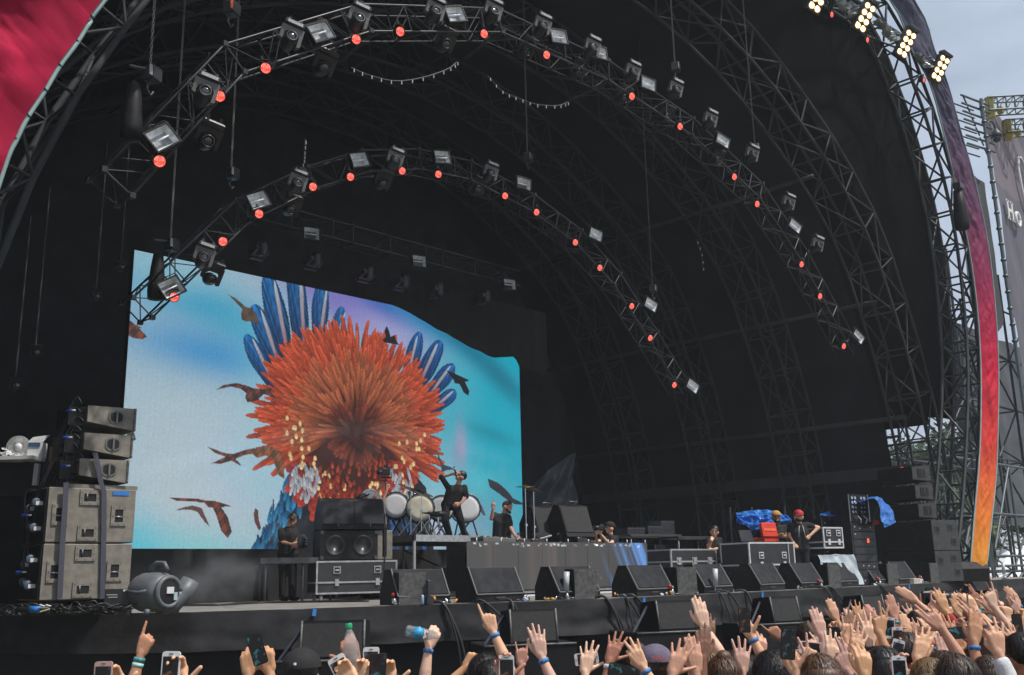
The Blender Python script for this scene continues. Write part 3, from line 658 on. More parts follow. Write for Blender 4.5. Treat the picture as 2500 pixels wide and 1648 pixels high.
# ------------------------------------------------------------------ blinders (lit, warm) at the top right
m_warm = mat('tungsten_lit', (.9,.7,.4), .4, var=0, bump=0, emit=(1,.88,.62), es=12); m_warm.cycles.emission_sampling = 'NONE'
m_halo = mat('tungsten_reflector', (.9,.6,.25), .25, .6, var=0, bump=0, emit=(1,.6,.18), es=1.1); m_halo.cycles.emission_sampling = 'NONE'
def make_blinder():
    t = thing('blinder', 'x', 'lamp', (0,0,0), group='eight lamp audience blinders')
    MB().box((0,.08,0),(.36,.16,.8), bev=.015).build('housing', m_blk2, t)
    MB().box((0,.06,.46),(.36,.2,.1), bev=.02).build('top_box', m_blk2, t)
    for j in range(4):
        for i in (-1, 1):
            c = (i*.085, 0, .285-.19*j)
            r = MB().lathe([(.078,-.012),(.07,.0),(.04,.03),(.005,.04)], c=c, axis=(0,1,0), n=18).build('lamp', m_halo, t, True)
            MB().lathe([(.001,-.03),(.04,-.022),(.058,-.004),(.03,.02)], c=c, axis=(0,1,0), n=14).build('bulb', m_warm, r, True)
    MB().tube([(-.2,.08,0),(-.2,.2,.1),(.2,.2,.1),(.2,.08,0)], .014, 6).build('yoke', m_blk, t, True)
    return t
bl = make_blinder(); u_bl = []
for i, (x, y, nm) in enumerate([(2001,-8,'cut by the picture top edge'),(2112,42,'second from the top'),(2213,107,'third from the top'),(2296,167,'lowest, at the banner')]):
    p = pN(x, y, 9.55); place(bl, u_bl, p, aim((-.55,-1,-.35), (.42,-.1,1)), f'lit eight-lamp blinder on the arch, {nm}')
# crumpled plastic rain covers between the blinders
m_pl = mat('plastic_cover', (.3,.33,.34), .3, var=.15, bump=.3, bscale=12)
for i, (x0, y0, x1, y1) in enumerate([(2030,2,2092,18),(2128,48,2195,88),(2225,130,2280,148)]):
    a, b = pN(x0, y0, 9.9), pN(x1, y1, 9.9); t = thing('rain_cover', f'crumpled clear plastic rain cover on the arch, {ORD[i]} from the top', 'cover', tuple(a), group='plastic rain covers')
    def fn(u_, v_): p = a.lerp(b, u_); w = .25*mnoise.noise(Vector((u_*5+i, v_*3, 1)))+.12*mnoise.noise(Vector((u_*13, v_*9, i))); return p+Vector((w*.3, w-.1, -.42*v_*math.sin(math.pi*min(max(u_,.12),.9))+w*.2))
    MB().grid(fn, 26, 12).build('sheet', m_pl, t, False, True)
# ------------------------------------------------------------------ chain hoists
def chain(p, q, root, pitch=.05):
    p, q = Vector(p), Vector(q); n = int((q-p).length/pitch); mb = MB()
    for i in range(n):
        c = p.lerp(q, (i+.5)/n)
        a = Vector((.012,0,0)) if i % 2 else Vector((0,.012,0))
        for s_ in (-1, 1): mb.box(c+a*s_, (.008,.008,pitch*1.15))
    mb.build('chain', m_chain, root, world=True, kind='stuff')
H = [(371,182,10.95,'beside the left end of the front truss, with a long black cable bag'),(566,22,11.2,'with an orange label at the top left'),(620,262,11.4,None),(420,598,14.1,'just above the left end of the second truss'),(568,424,14.3,'in the gloom behind the second truss'),(1650,165,11.2,'above the right half of the front truss'),(1845,362,11.2,'low on the right of the front truss'),(1290,385,14.2,'over the middle of the second truss'),(1595,705,14.2,'over the right end of the second truss')]
for i, (x, y, N, nm) in enumerate(H):
    if nm is None: continue
    p = pN(x, y, N); t = thing('chain_hoist', f'chain hoist {nm}', 'hoist', tuple(p), group='chain hoists')
    MB().box((0,0,0),(.17,.17,.2), rz=.5, bev=.02).build('motor', m_blk2, t); MB().box((-.03,-.1,0),(.13,.006,.13), rz=.4).build('label_plate', mat('hoist_plate', (.4,.4,.36), .5, var=.4, scale=30, bump=0) if i != 1 else mat('hoist_orange', (.6,.12,.03), .5, var=.5, scale=25, bump=0), t)
    chain(p+Vector((-.03,0,.1)), p+Vector((-.03,0,7)), t)
    MB().tube([(-.03,0,-.1),(-.05,0,-.2),(0,0,-.28),(.03,0,-.22)], .016, 6).build('hook', m_alud, t, True)
    if i in (0, 3):
        MB().lathe([(.02,.05),(.075,0),(.1,-.2),(.13,-.55),(.12,-.7),(.03,-.72)], c=(-.2,.02,-.2), n=14).build('cable_bag', m_blk, t, True)
        bar('spreader', p+Vector((-.28,0,.02)), p+Vector((.05,0,.06)), .02, m_alud, t)
# sagging cable festoons between trusses (thin, with little ties)
for i, (P, N) in enumerate([([(855,165),(905,185),(965,198),(1030,190),(1090,170),(1115,152)], 12.3), ([(1190,185),(1225,222),(1265,240),(1310,255),(1360,258),(1385,250)], 12.3), ([(745,340),(742,370),(740,395),(728,415)], 14.2), ([(1700,585),(1712,620),(1716,660)], 14)]):
    Q = spline([pN(x, y, N) for x, y in P], 5); t = tag(MB().tube(Q, .014, 6).build('cable_loom', m_cable, None, True), f"thin cable loom {['sagging under the front truss left of centre','sagging under the front truss right of centre','dangling above the left of the second truss','dangling near the right end of the second truss'][i]}", 'cable')
    for q in Q[1::2]: MB().box(q+Vector((.01,-.02,-.035)), (.012,.012,.06)).build('tie', m_white, t)
# diagonal stay tubes under the front truss
for i, ((x0,y0),(x1,y1)) in enumerate([((925,74),(832,150)),((1232,76),(1135,142)),((1485,203),(1382,250)),((1668,300),(1568,335)),((1855,472),(1755,510))]):
    t = thing('stay_tube', f'dark diagonal stay tube under the front truss, {ORD[i]} from the left', 'tube', tuple(pN(x0,y0,11)), group='diagonal stay tubes'); bar('tube', pN(x0,y0,11.2), pN(x1,y1,13), .028, m_steel, t)
# ------------------------------------------------------------------ left stack: subs and array speakers
CAMR = -math.pi/4       # rotation that makes local -Y face the camera direction (local x = picture right)
def facing(deg=0): return CAMR + math.radians(deg)
def screws(mb, pts): 
    for p in pts: mb.lathe([(.001,-.012),(.008,-.011),(.009,0)], c=p, axis=(0,1,0), n=8)
def handle_plate(parent, x, z, w, h, y, vert):
    """recessed handle: proud frame, dark recess, bar across"""
    f = MB(); e = .05
    for c, d in (((x,y-.008,z+h/2-e/2),(w,.02,e)),((x,y-.008,z-h/2+e/2),(w,.02,e)),((x-w/2+e/2,y-.008,z),(e,.0198,h-2*e)),((x+w/2-e/2,y-.008,z),(e,.0198,h-2*e))): f.box(c, d)
    screws(f, [(x+i*(w/2-.025), y-.014, z+j*(h/2-.025)) for i in (-1,0,1) for j in (-1,0,1) if i or j])
    fo = f.build('handle_plate', m_cab, parent)
    MB().box((x, y-.001, z), (w-2*e, .012, h-2*e)).build('recess', m_cabd, fo)
    if vert: MB().tube([(x-w*.15,y-.008,z-h/2+e),(x-w*.15,y-.008,z+h/2-e)], .014, 8).build('grip', m_alud, fo, True)
    else: MB().tube([(x-w/2+e,y-.008,z-h*.05),(x+w/2-e,y-.008,z-h*.05)], .012, 8).build('grip', m_alu, fo, True)
def caster(parent, c, ax=(0,1,0)):
    w = MB().lathe([(.02,-.02),(.055,-.02),(.06,-.012),(.06,.012),(.055,.02),(.02,.02)], c=c, axis=ax, n=18).build('caster', mat('caster_tyre', srgb(70,85,105), .5, var=.1, bump=0), parent, True)
    MB().box((c[0]+.045, c[1]-.03, c[2]-.01), (.11,.012,.05)).build('fork', m_white, w)
SD = 13.2
SROT = math.radians(-4)
base = pD(97, 1468, SD); right = pN(312, 1468, base.y-.04)
SW = (right-base).length; SB = Vector(((base.x+right.x)/2, (base.y+right.y)/2, FLOOR))
zz0 = base.z-FLOOR; SHT = (pD(105,1182,SD).z-pD(105,1320,SD).z)
print('SW', SW, SHT, base)
sb0 = thing('subwoofer', 'grey subwoofer cabinet at the bottom of the left speaker stack', 'speaker', (SB.x, SB.y, FLOOR+zz0), SROT, 'left speaker stack')
def sub_parts(t, w, h, d, mark):
    MB().box((0, d/2, h/2), (w, d, h-.012), bev=.012).build('cabinet', m_cab, t)
    handle_plate(t, -w*.04, h-.13, .26, .2, 0, True)
    handle_plate(t, -w*.04, .13, .26, .2, 0, True)
    handle_plate(t, -w*.36, h*.5, .21, .27, 0, False)
    handle_plate(t, w*.31, h*.5, .21, .27, 0, False)
    for z in (.2, h-.2): caster(t, (-w/2-.1, .18, z))
    for z in (.25, h-.25): caster(t, (-w/2-.06, .55, z))
    MB().box((-w/2-.012, d/2, h/2), (.02, d*.94, h*.94)).build('dolly_board', m_blk, t)
    if mark: MB().box((w*.32, -.006, h-.06), (.22, .006, .055)).build('blue_tape', m_blue, t)
sub_parts(sb0, SW, SHT, .95, False)
sb1 = thing('subwoofer', 'grey subwoofer cabinet with blue tape, upper of the left stack', 'speaker', (SB.x+.01, SB.y+.005, FLOOR+zz0+SHT+.004), SROT, 'left speaker stack'); sub_parts(sb1, SW, SHT, .95, True)
pl = thing('pallet', 'low dark skid under the left speaker stack', 'pallet', (SB.x, SB.y, FLOOR), SROT)
for i in range(3): MB().box((-.4+.4*i, .45, zz0/2), (.14, .8, zz0)).build('skid', m_blk, pl)
# three wedge array cabinets, each shifted a little
for i, (xl, xr, yt, yb) in enumerate([(210,300,1172,1093),(216,306,1104,1040),(218,314,1034,969)]):
    i_ = ['lowest','middle','topmost'][i]
    L = pD(208+6*i, [1172,1104,1036][i], SD); z0 = [pD(260,1168,SD).z, pD(260,1103,SD).z, pD(260,1034,SD).z][i]; hh = .31
    c = pN([258,264,268][i], 1100, SB.y)
    t = thing('array_speaker', f'grey wedge-shaped line array speaker, {i_} of three on the left stack', 'speaker', (c.x, c.y, z0), SROT, 'left array speakers')
    w = .66; P = [(-w/2,.09),(w/2,.0),(w/2,hh),(-w/2,hh)]
    MB().prism([(-w/2,.085),(w/2-.03,.0),(w/2-.03,hh),(-w/2,hh-.005)], 'y', 0, .9).build('cabinet', m_cab, t)
    MB().box((w/2-.014, .45, hh/2), (.028, .92, hh+.01)).build('front_grille', m_alud, t)
    fr = MB(); 
    n = 20; ring = []
    for k in range(n):
        a = 2*math.pi*k/n; rx = .1; rz = .09; x = .105*max(-1, min(1, 1.25*math.cos(a))); z = .09*math.sin(a)*(1 if abs(math.cos(a)) < .8 else .8)
        ring.append((x+.06, z+hh*.55))
    V = [(x, -.012, z) for x, z in ring] + [(.06+(x-.06)*.78, -.012, hh*.55+(z-hh*.55)*.78) for x, z in ring]
    fr.add(V, [(k, (k+1) % n, n+(k+1) % n, n+k) for k in range(n)]); fo = fr.build('handle_ring', mat('handle_grey', (.13,.13,.125), .5, var=.1, bump=0), t)
    V = [(.06+(x-.06)*.79, -.008, hh*.55+(z-hh*.55)*.79) for x, z in ring]; MB().add(V, [tuple(range(n))]).build('recess', m_cabd, fo)
    MB().box((.06,-.02,hh*.55),(.026,.016,.15)).build('grip', mat('handle_grey', (.13,.13,.125), .5), fo)
    for z in (.03, hh-.03): MB().lathe([(.001,-.02),(.012,-.018),(.012,0)], c=(w/2-.01,-.005,z), axis=(0,1,0), n=8).build('pin', mat('brass_pin', (.45,.28,.2), .4, .7), t)
    MB().box((-w/2-.12,.35,hh*.5),(.2,.5,hh*.8)).build('rear_amp', m_blk, t)
# top plate between subs and array
tb = pD(258, 1176, SD); tpz = FLOOR+zz0+2*SHT
t = thing('base_plate', 'flat grey plinth between the left subs and array speakers', 'plinth', (SB.x+.1, SB.y+.02, tpz), SROT); MB().box((.06,.45,.028),(SW*.8,.85,.05)).build('plate', m_cab, t)
# ratchet straps
for i, (pts, nm) in enumerate([([(232,1105),(240,1140),(246,1175),(254,1200),(254,1290),(252,1380),(250,1462)],'running down from the lowest array speaker'), ([(162,1178),(158,1250),(152,1340),(146,1462)],'down the left half of the sub stack')]):
    Q = [pN(x, y, SB.y-.05+(.0 if y > 1180 else .0)) for x, y in pts]; t = thing('ratchet_strap', f'dark webbing strap {nm}', 'strap', tuple(Q[-1]))
    mb = MB(); V = []
    for q in Q: V += [q-Vector((.035,0,0)), q+Vector((.035,0,0))]
    Vb = [v+Vector((0,.006,0)) for v in V]; n = len(V); F = [(2*k,2*k+1,2*k+3,2*k+2) for k in range(len(Q)-1)]; F += [tuple(n+j for j in f) for f in F]
    mb.add(V+Vb, F).build('webbing', m_strap, t, world=True)
# cable tangle behind the array (left) and heap at its foot
for i in range(9):
    a = pD(205-random.uniform(0,15), 985+22*i, SD+.3); b = pD(random.uniform(60,150), 1190+random.uniform(0,150), SD+.25); m_ = a.lerp(b, .45)+Vector((0,0,-random.uniform(.05,.35)))+SIDE*(-.12)
    tag(MB().tube(spline([a, a-SIDE*.12+Vector((0,0,.03)), m_, b, b+Vector((0,0,-.35))], 6), .013, 6).build('speaker_cable', m_cable, None, True), f'black speaker cable behind the left array speakers, {ORD[i]} from the top', 'cable', 'loose cables behind left stack')
for i, (x, y) in enumerate([(168,1002),(160,1068),(155,1137),(60,1258),(47,1397)]):
    t = thing('cable_plug', f'small blue cable plug behind the left stack, {ORD[i]} from the top', 'plug', tuple(pD(x, y, SD+.1)), facing(0)); MB().lathe([(.012,-.04),(.02,-.03),(.02,.03),(.014,.04)], axis=(1,0,0), n=10).build('collar', mat('plug_blue', srgb(30,80,190), .4, var=0, bump=0), t, True); MB().lathe([(.01,.04),(.012,.05),(.01,.09)], axis=(1,0,0), n=8).build('boot', m_white, t, True)
hp = thing('cable_heap', 'heap of black cables coiled along the stage edge below the left stack', 'cables', tuple(pD(150, 1490, 12.9)))
for i in range(26):
    x0 = random.uniform(-30, 200); L = random.uniform(80, 190); P = []
    for k in range(7):
        x = x0+L*k/6; P.append(pD(x, 1486+random.uniform(-10, 7), 12.95+random.uniform(-.12,.1)))
    for p in P: p.z = max(FLOOR+.02+random.uniform(0,.16)*(1-abs((p-P[3]).length)/1.2), FLOOR+.02)
    MB().tube(spline(P, 4), .013, 5).build('cable', m_cable, hp, True, True)
MB().tube([pD(74,1488,12.75), pD(100,1488,12.75)], .04, 10).build('wrap', m_blue, hp, True, True)
MB().tube([pD(40,1489,12.75), pD(120,1487,12.75)], .034, 10).build('multicore', m_cable, hp, True, True)
for x in (97, 112): bar('tag', pD(x,1477,12.7), pD(x+12,1480,12.7), .01, m_white, hp)
bar('tag', pD(98,1494,12.6), pD(122,1487,12.6), .009, mat('tag_cream', (.7,.6,.35), .6), hp)
# ------------------------------------------------------------------ white shelf with desk fan at far left
SD2 = 13.9
sh = thing('white_shelf', 'white folding shelf at the far left edge of the stage', 'shelf', tuple(pD(45,1130,SD2)))
a, b = pD(-40,1118,SD2), pD(100,1127,SD2)
MB().box(((a.x+b.x)/2,(a.y+b.y)/2,(a.z+b.z)/2),((b-a).length,.5,.05), rz=CAMR).build('board', m_white, sh, world=True)
MB().tube([pD(92,1132,SD2), pD(86,1185,SD2)], .045, 4).build('leg', m_white, sh, False, True)
MB().box(pD(40,1165,SD2+.1), (.95,.02,.5), rz=CAMR).build('dark_panel', mat('dark_slate', (.03,.033,.04), .5), sh, world=True)
fp = pD(46,1092,SD2-.1)
fn_ = thing('desk_fan', 'round white desk fan standing on the shelf at far left', 'fan', tuple(fp), facing(10))
for r in (.15,.13,.11,.09): MB().lathe([(r-.005,-.03),(r,-.035),(r+.004,-.03),(r,-.025),(r-.005,-.03)], axis=(0,1,0), n=28, caps=False).build('grille_ring', m_white, fn_, True)
for k in range(24):
    q = 2*math.pi*k/24; o = MB().box((0,-.03,.1),(.006,.008,.1)).build('grille_spoke', m_white, fn_); o.rotation_euler = (0, q, 0)
MB().lathe([(.001,-.045),(.05,-.04),(.055,0),(.05,.1)], axis=(0,1,0), n=18).build('motor', m_white, fn_, True)
for k in range(4):
    o = MB().add([(0,.0,.03),(.05,.02,.06),(.06,.03,.13),(0,.0,.14),(-.04,-.01,.1)], [(0,1,2,3,4)]).build('blade', mat('fan_blade', (.35,.37,.38), .4), fn_); o.rotation_euler = (0, q+math.pi/2*k, 0)
MB().box((0,.03,-.17),(.14,.14,.06), bev=.015).build('stand', m_white, fn_)
bx = thing('leaflet_box', 'open white carton with printed panel on the shelf', 'box', tuple(pD(86,1125,SD2-.1)), facing(8))
MB().box((-.02,.1,.13),(.2,.2,.26)).build('carton', m_white, bx); MB().box((-.03,-.006,.22),(.15,.006,.06)).build('print', mat('print_blue', (.05,.12,.22), .5, var=.8, scale=40, bump=0), bx)
MB().add([(-.12,0,.26),(.08,0,.26),(.16,.02,.36),(-.06,.02,.33)], [(0,1,2,3),(3,2,1,0)]).build('flap', m_white, bx)
cb = thing('cardboard_box', 'plain brown cardboard box behind the left array speakers', 'box', tuple(pD(140,1125,SD2)), facing(-6)); MB().box((0,.1,.1),(.26,.2,.2)).build('carton', mat('cardboard', (.42,.28,.13), .8, var=.15), cb); MB().add([(-.13,-.002,.2),(.13,-.002,.2),(.22,-.05,.13),(-.05,-.07,.12)], [(0,1,2,3),(3,2,1,0)]).build('flap', MATS['cardboard'], cb)
pp_ = thing('paper_pile', 'heap of shredded white paper on the shelf in front of the fan', 'paper', tuple(pD(22,1112,SD2-.2)))
for i in range(26): 
    p = pD(random.uniform(-5,60),1115-abs(random.gauss(0,7)),SD2-.2); v = [Vector((random.uniform(-.05,.05),random.uniform(-.03,.03),random.uniform(-.02,.04))) for _ in range(3)]
    MB().add([p+v[0],p+v[1],p+v[2],p+v[0]*-.6], [(0,1,2),(0,2,3)]).build('scrap', m_white, pp_, world=True)
# ------------------------------------------------------------------ air blower on the edge
BD = 13.15
bp = pD(372, 1490, BD); bp.z = FLOOR
bl_ = thing('air_mover', 'grey snail-shaped air blower standing at the stage edge', 'blower', tuple(bp), facing(-30))
m_bl = mat('blower_plastic', (.13,.14,.155), .45, var=.12, scale=14, bump=.1, bscale=60)
MB().lathe([(.06,-.2),(.15,-.21),(.2,-.19),(.225,-.12),(.23,0),(.225,.12),(.19,.2),(.1,.22)], c=(0,.0,.25), axis=(1,0,0), n=30).build('housing', m_bl, bl_, True)
sn = MB(); sn.tube([(.0,.02,.46),(.0,-.13,.43),(.02,-.22,.5)], [.12,.12,.13], 14); 
MB().tube([(.08,.05,.12),(.12,.16,.12),(.18,.26,.24),(.22,.33,.38)], [.14,.13,.11,.1], 14).build('outlet', m_bl, bl_, True)
MB().lathe([(.001,.0),(.14,.002),(.165,-.006),(.17,-.02)], c=(.238,0,.25), axis=(1,0,0), n=26).build('intake_grille', m_cabd, bl_, True)
MB().tube([(.225,.165*math.cos(q),.25+.165*math.sin(q)) for q in [k*2*math.pi/24 for k in range(25)]], .03, 8).build('rim', m_bl, bl_, True)
MB().box((.25,.0,.27),(.012,.1,.075)).build('label_card', m_white, bl_); MB().box((.251,.08,.2),(.01,.05,.09)).build('label_card', mat('label_teal', (.4,.55,.55), .5), bl_)
MB().tube([(-.06,0,.47),(-.05,0,.54),(.02,0,.585),(.14,0,.58),(.19,0,.5)], .026, 8).build('carry_handle', m_bl, bl_, True)
for s_ in (-.14,.14):
    MB().tube([(s_,-.2,.06),(s_,-.22,.0)], .03, 8).build('foot', m_bl, bl_, True); MB().tube([(s_,.2,.06),(s_,.22,.0)], .03, 8).build('foot', m_bl, bl_, True)
MB().tube([(-.2,-.2,.27),(.02,-.24,.25),(.12,-.21,.27)], .02, 8).build('cord_hook', m_bl, bl_, True)
nb = thing('notice_box', 'small black box with white print beside the blower', 'box', tuple(pD(285,1468,13.05)), facing(10)); nb.location.z = FLOOR
MB().box((0,.1,.16),(.3,.2,.32)).build('case', m_blk2, nb)
for k, z in enumerate((.25,.22,.12,.105)): MB().box((-.06+.01*k,-.004,z),(.13-.02*(k%2),.006,.008)).build('print_line', m_white, nb)
MB().box((.1,-.004,.3),(.06,.006,.025)).build('sticker', m_white, nb)
bl_.scale = (1.22,1.1,1.08)
# drifting stage smoke low at the left
sm = MB(); c0 = pD(520, 1440, 15.6); sm.ball((0,0,0), (1.0,.85,.5), 24, 14)
smo = sm.build('smoke', None, None, True); smo['kind'] = 'stuff'; smo.location = (c0.x, c0.y, FLOOR+.45); smo.rotation_euler = (0,0,CAMR)
ms_ = bpy.data.materials.new('smoke_volume'); ms_.use_nodes = True; n_s = ms_.node_tree; n_s.nodes.clear(); so = n_s.nodes.new('ShaderNodeOutputMaterial'); pv = n_s.nodes.new('ShaderNodeVolumePrincipled'); pv.inputs['Color'].default_value = (.85,.9,.95,1); pv.inputs['Anisotropy'].default_value = .2
tq_ = n_s.nodes.new('ShaderNodeTexCoord'); nq_ = n_s.nodes.new('ShaderNodeTexNoise'); nq_.inputs['Scale'].default_value = 2.2; nq_.inputs['Detail'].default_value = 3; ln_ = n_s.nodes.new('ShaderNodeVectorMath'); ln_.operation = 'LENGTH'; ms2 = n_s.nodes.new('ShaderNodeVectorMath'); ms2.operation = 'MULTIPLY'; ms2.inputs[1].default_value = (1/1.0,1/.85,1/.5)
r1_ = n_s.nodes.new('ShaderNodeMapRange'); r1_.inputs[1].default_value = .95; r1_.inputs[2].default_value = .2; r2_ = n_s.nodes.new('ShaderNodeMapRange'); r2_.inputs[1].default_value = .42; r2_.inputs[2].default_value = .75; r2_.inputs[4].default_value = 1.1; mu_ = n_s.nodes.new('ShaderNodeMath'); mu_.operation = 'MULTIPLY'
n_s.links.new(tq_.outputs['Object'], nq_.inputs[0]); n_s.links.new(tq_.outputs['Object'], ms2.inputs[0]); n_s.links.new(ms2.outputs[0], ln_.inputs[0]); n_s.links.new(ln_.outputs['Value'], r1_.inputs[0]); n_s.links.new(nq_.outputs[0], r2_.inputs[0]); n_s.links.new(r1_.outputs[0], mu_.inputs[0]); n_s.links.new(r2_.outputs[0], mu_.inputs[1]); n_s.links.new(mu_.outputs[0], pv.inputs['Density']); n_s.links.new(pv.outputs[0], so.inputs['Volume']); smo.data.materials.append(ms_)
# ------------------------------------------------------------------ monitor wedges along the edge
def make_wedge(w=.86, h=.5, d=.56):
    t = thing('monitor_wedge', 'x', 'speaker', (0,0,0), group='monitor wedges on the stage edge')
    # side profile (y,z): low front lip, slanted grille, flat back
    P = [(-d/2,.0),(-d/2,.12),(-d*.08,h),(d*.22,h),(d/2,.2),(d/2,0)]
    MB().prism(P, 'x', -w/2, w/2).build('cabinet', m_blk, t)
    n = Vector((0, -(h-.12), d*.42)).normalized(); a = Vector((0,-d/2,.12)); b = Vector((0,-d*.08,h)); e = (b-a)
    q0, q1 = a+e*.05+n*.012, a+e*.96+n*.012
    G = MB(); X = w/2-.035
    V = [Vector((-X,q0.y,q0.z)),Vector((X,q0.y,q0.z)),Vector((X,q1.y,q1.z)),Vector((-X,q1.y,q1.z))]; G.add(V+[v-n*.02 for v in V], [(0,1,2,3),(4,7,6,5),(0,4,5,1),(1,5,6,2),(2,6,7,3),(3,7,4,0)]).build('grille', m_grille, t)
    m_ed = mat('worn_edge', (.14,.14,.135), .5, var=.4, scale=25)
    for x in (-w/2+.015, w/2-.015): bar('edge_strip', (x, a.y-.006, a.z+.006), (x, b.y-.006, b.z+.006), .013, m_ed, t)
    bar('edge_strip', (-w/2+.02, a.y-.006, a.z), (w/2-.02, a.y-.006, a.z), .011, m_ed, t)
    MB().box((0,-d/2-.004,.07),(.16,.006,.02)).build('badge', m_alud, t)
    return t
wd = make_wedge(); uw = []
WX = [(1035,12),(1212,10),(1372,6),(1530,4),(1672,0),(1806,0),(1904,0),(1996,0),(2083,0),(2146,0)]
for i, (x, dg) in enumerate(WX):
    U = pN(x, 1425, 10.95 if x > 1250 else 11.55-(x-1035)*.0025).x; N = ledge(U)+.42
    s_ = 1.04 if i == 0 else 1
    place(wd, uw, (U, N, FLOOR), (0, 0, math.radians(-dg)), f'black monitor wedge on the stage edge, {ORD[i]} from the left')
# low box speakers between the wedges
def make_fill():
    t = thing('fill_speaker', 'x', 'speaker', (0,0,0), group='scuffed fill speakers on the stage edge')
    MB().box((0,.2,.23),(.44,.4,.46), bev=.012).build('cabinet', m_blk, t)
    MB().box((0,-.006,.23),(.42,.014,.44)).build('front_grille', mat('scuffed_grille', (.09,.09,.088), .75, var=.45, scale=14, bump=.25, bscale=120, spec=.25), t)
    for (x,z) in ((-.18,.42),(.18,.42),(-.18,.04),(.18,.04),(.1,.3),(.05,.1)): MB().box((x,-.016,z),(.018,.006,.018)).build('bolt', m_alud, t)
    return t
fl = make_fill(); uf = []
FX = [1140,1445,1662,2018,2164,2270]
for i, x in enumerate(FX):
    U = pN(x, 1440, 10.35).x; N = ledge(U)+.06
    place(fl, uf, (U, N, FLOOR), (0,0,math.radians(-14 if i < 3 else -6)), f'scuffed grey fill speaker on the stage edge, {ORD[i]} from the left')
# clear flame/confetti tubes on little stands
m_clear = mat('frosted_tube', (.5,.53,.55), .3, var=.1, bump=0)
for i, (x, y) in enumerate([(1352,1465),(1606,1450),(2306,1416)]):
    p = pZ(x, y, FLOOR); p = Vector((p.x, ledge(p.x)+.08, FLOOR)); t = thing('confetti_tube', f'clear upright confetti tube on a stand at the stage edge, {ORD[i]} from the left', 'tube', tuple(p), 0, 'confetti tubes')
    MB().lathe([(.04,.14),(.045,.14),(.045,.42),(.04,.42)], axis=(.12,0,1), n=14).build('tube', m_clear, t, True); bar('stem', p, p+Vector((.02,0,.16)), .012, m_alu, t); MB().box((0,0,.012),(.16,.1,.02)).build('foot', m_alud, t); MB().tube([(-.1,0,.03),(.1,0,.03)], .012, 6).build('cross_bar', m_alud, t)
# ball-head connectors (red/amber) and small kit by each fill speaker
m_redp = mat('red_knob', srgb(190,45,30), .4, var=0, bump=0); m_amb = mat('amber_ring', srgb(210,150,50), .4, var=0, bump=0)
for i, x in enumerate(FX):
    U = pN(x-28, 1450, 10.3).x; N = ledge(U)+.05; t = thing('cable_adapter', f'chrome cable adapter with red cap beside the {ORD[i]} fill speaker', 'adapter', (U, N, FLOOR), 0, 'cable adapters')
    MB().lathe([(.03,-.03),(.045,-.02),(.05,.02),(.035,.03)], c=(0,0,.06), axis=(.3,-1,.2), n=14).build('body', m_chrome, t, True); MB().lathe([(.001,-.035),(.025,-.033),(.03,-.02)], c=(0,0,.06), axis=(.3,-1,.2), n=12).build('amber_ring', m_amb, t, True); MB().ball((.02,.06,.15), .03, 10, 8).build('red_cap', m_redp, t, True); MB().tube([(.03,-.02,.03),(.22,-.05,.025)], .014, 6).build('tail', m_alud, t, True); MB().tube([(.08,.05,.0),(.08,.05,.16)], .02, 8).build('post', m_alud, t, True)
# small effects boxes, lamps, cans along the edge
for i, (x, y) in enumerate([(1940,1428),(2098,1420),(2215,1414)]):
    p = pZ(x, y, FLOOR); p = Vector((p.x, ledge(p.x)+.05, FLOOR)); t = thing('pedal_box', f'small cream control box on the stage edge, {ORD[i]} of three from the left', 'box', tuple(p), 0, 'cream control boxes')
    MB().box((0,.06,.06),(.34,.14,.12), bev=.008).build('case', mat('cream_box', (.5,.47,.38), .5), t); MB().box((.2,.05,.06),(.08,.12,.1)).build('end_cap', m_white, t)
    for k in range(3): MB().ball((.28+.07*k,.05,.04), .025, 8, 6).build('plug', [m_white, m_chrome, m_redp][k], t, True)
    if i == 1: MB().box((-.02,.08,.16),(.3,.1,.05)).build('red_cover', m_redp, t)
for i, (x, y) in enumerate([(1018,1474),(1195,1468),(1232,1466),(1380,1460),(1536,1455),(1622,1452),(1820,1440),(1910,1432),(2260,1418)]):
    p = pZ(x, y, FLOOR); p = Vector((p.x, ledge(p.x)+.04, FLOOR)); t = thing('connector_cluster', f'little cluster of plugs and adapters on the stage edge, {ORD[i]} from the left', 'plugs', tuple(p), 0, 'plug clusters')
    for k in range(6):
        c = (random.uniform(-.14,.14), random.uniform(-.02,.1), .02); mm = random.choice([m_white, m_chrome, m_blue, m_alud, m_amb, m_blk2]); MB().lathe([(.008,0),(.016,.006),(.018,.05),(.01,.07)], c=c, axis=(random.uniform(-1,1),random.uniform(-.5,.5),random.uniform(0,.8)), n=8).build('plug', mm, t, True)
mst = thing('short_mast', 'short black mast with clamps at the stage edge', 'mast', tuple(pZ(1033,1476,FLOOR))); mst.location.y = ledge(mst.location.x)+.04
MB().lathe([(.035,.1),(.03,.12),(.032,.32),(.03,.34)], n=12).build('tube', m_blk2, mst, True); MB().box((0,0,.06),(.12,.1,.1)).build('clamp', m_blk2, mst); MB().lathe([(.02,0),(.025,.02),(.025,.12),(.01,.14)], c=(-.11,0,0), n=10).build('can', mat('tin_blue', (.35,.5,.65), .3, .5), mst, True); MB().ball((.1,0,.08), .035, 8, 6).build('knob', m_amb, mst, True)
# blue tape flags on the valance
for i, (x, y) in enumerate([(644,1493),(1480,1466),(1759,1452),(2152,1433)]):
    p = pZ(x, y, FLOOR-.05); p.y = ledge(p.x)-.075; t = tag(MB().box((0,0,0),(.06,.006,.09)).build('tape_flag', m_blue), f'blue tape flag on the front of the stage, {ORD[i]} from the left', 'tape', 'blue tape flags'); t.location = p; t.rotation_euler = (0,.15,0)
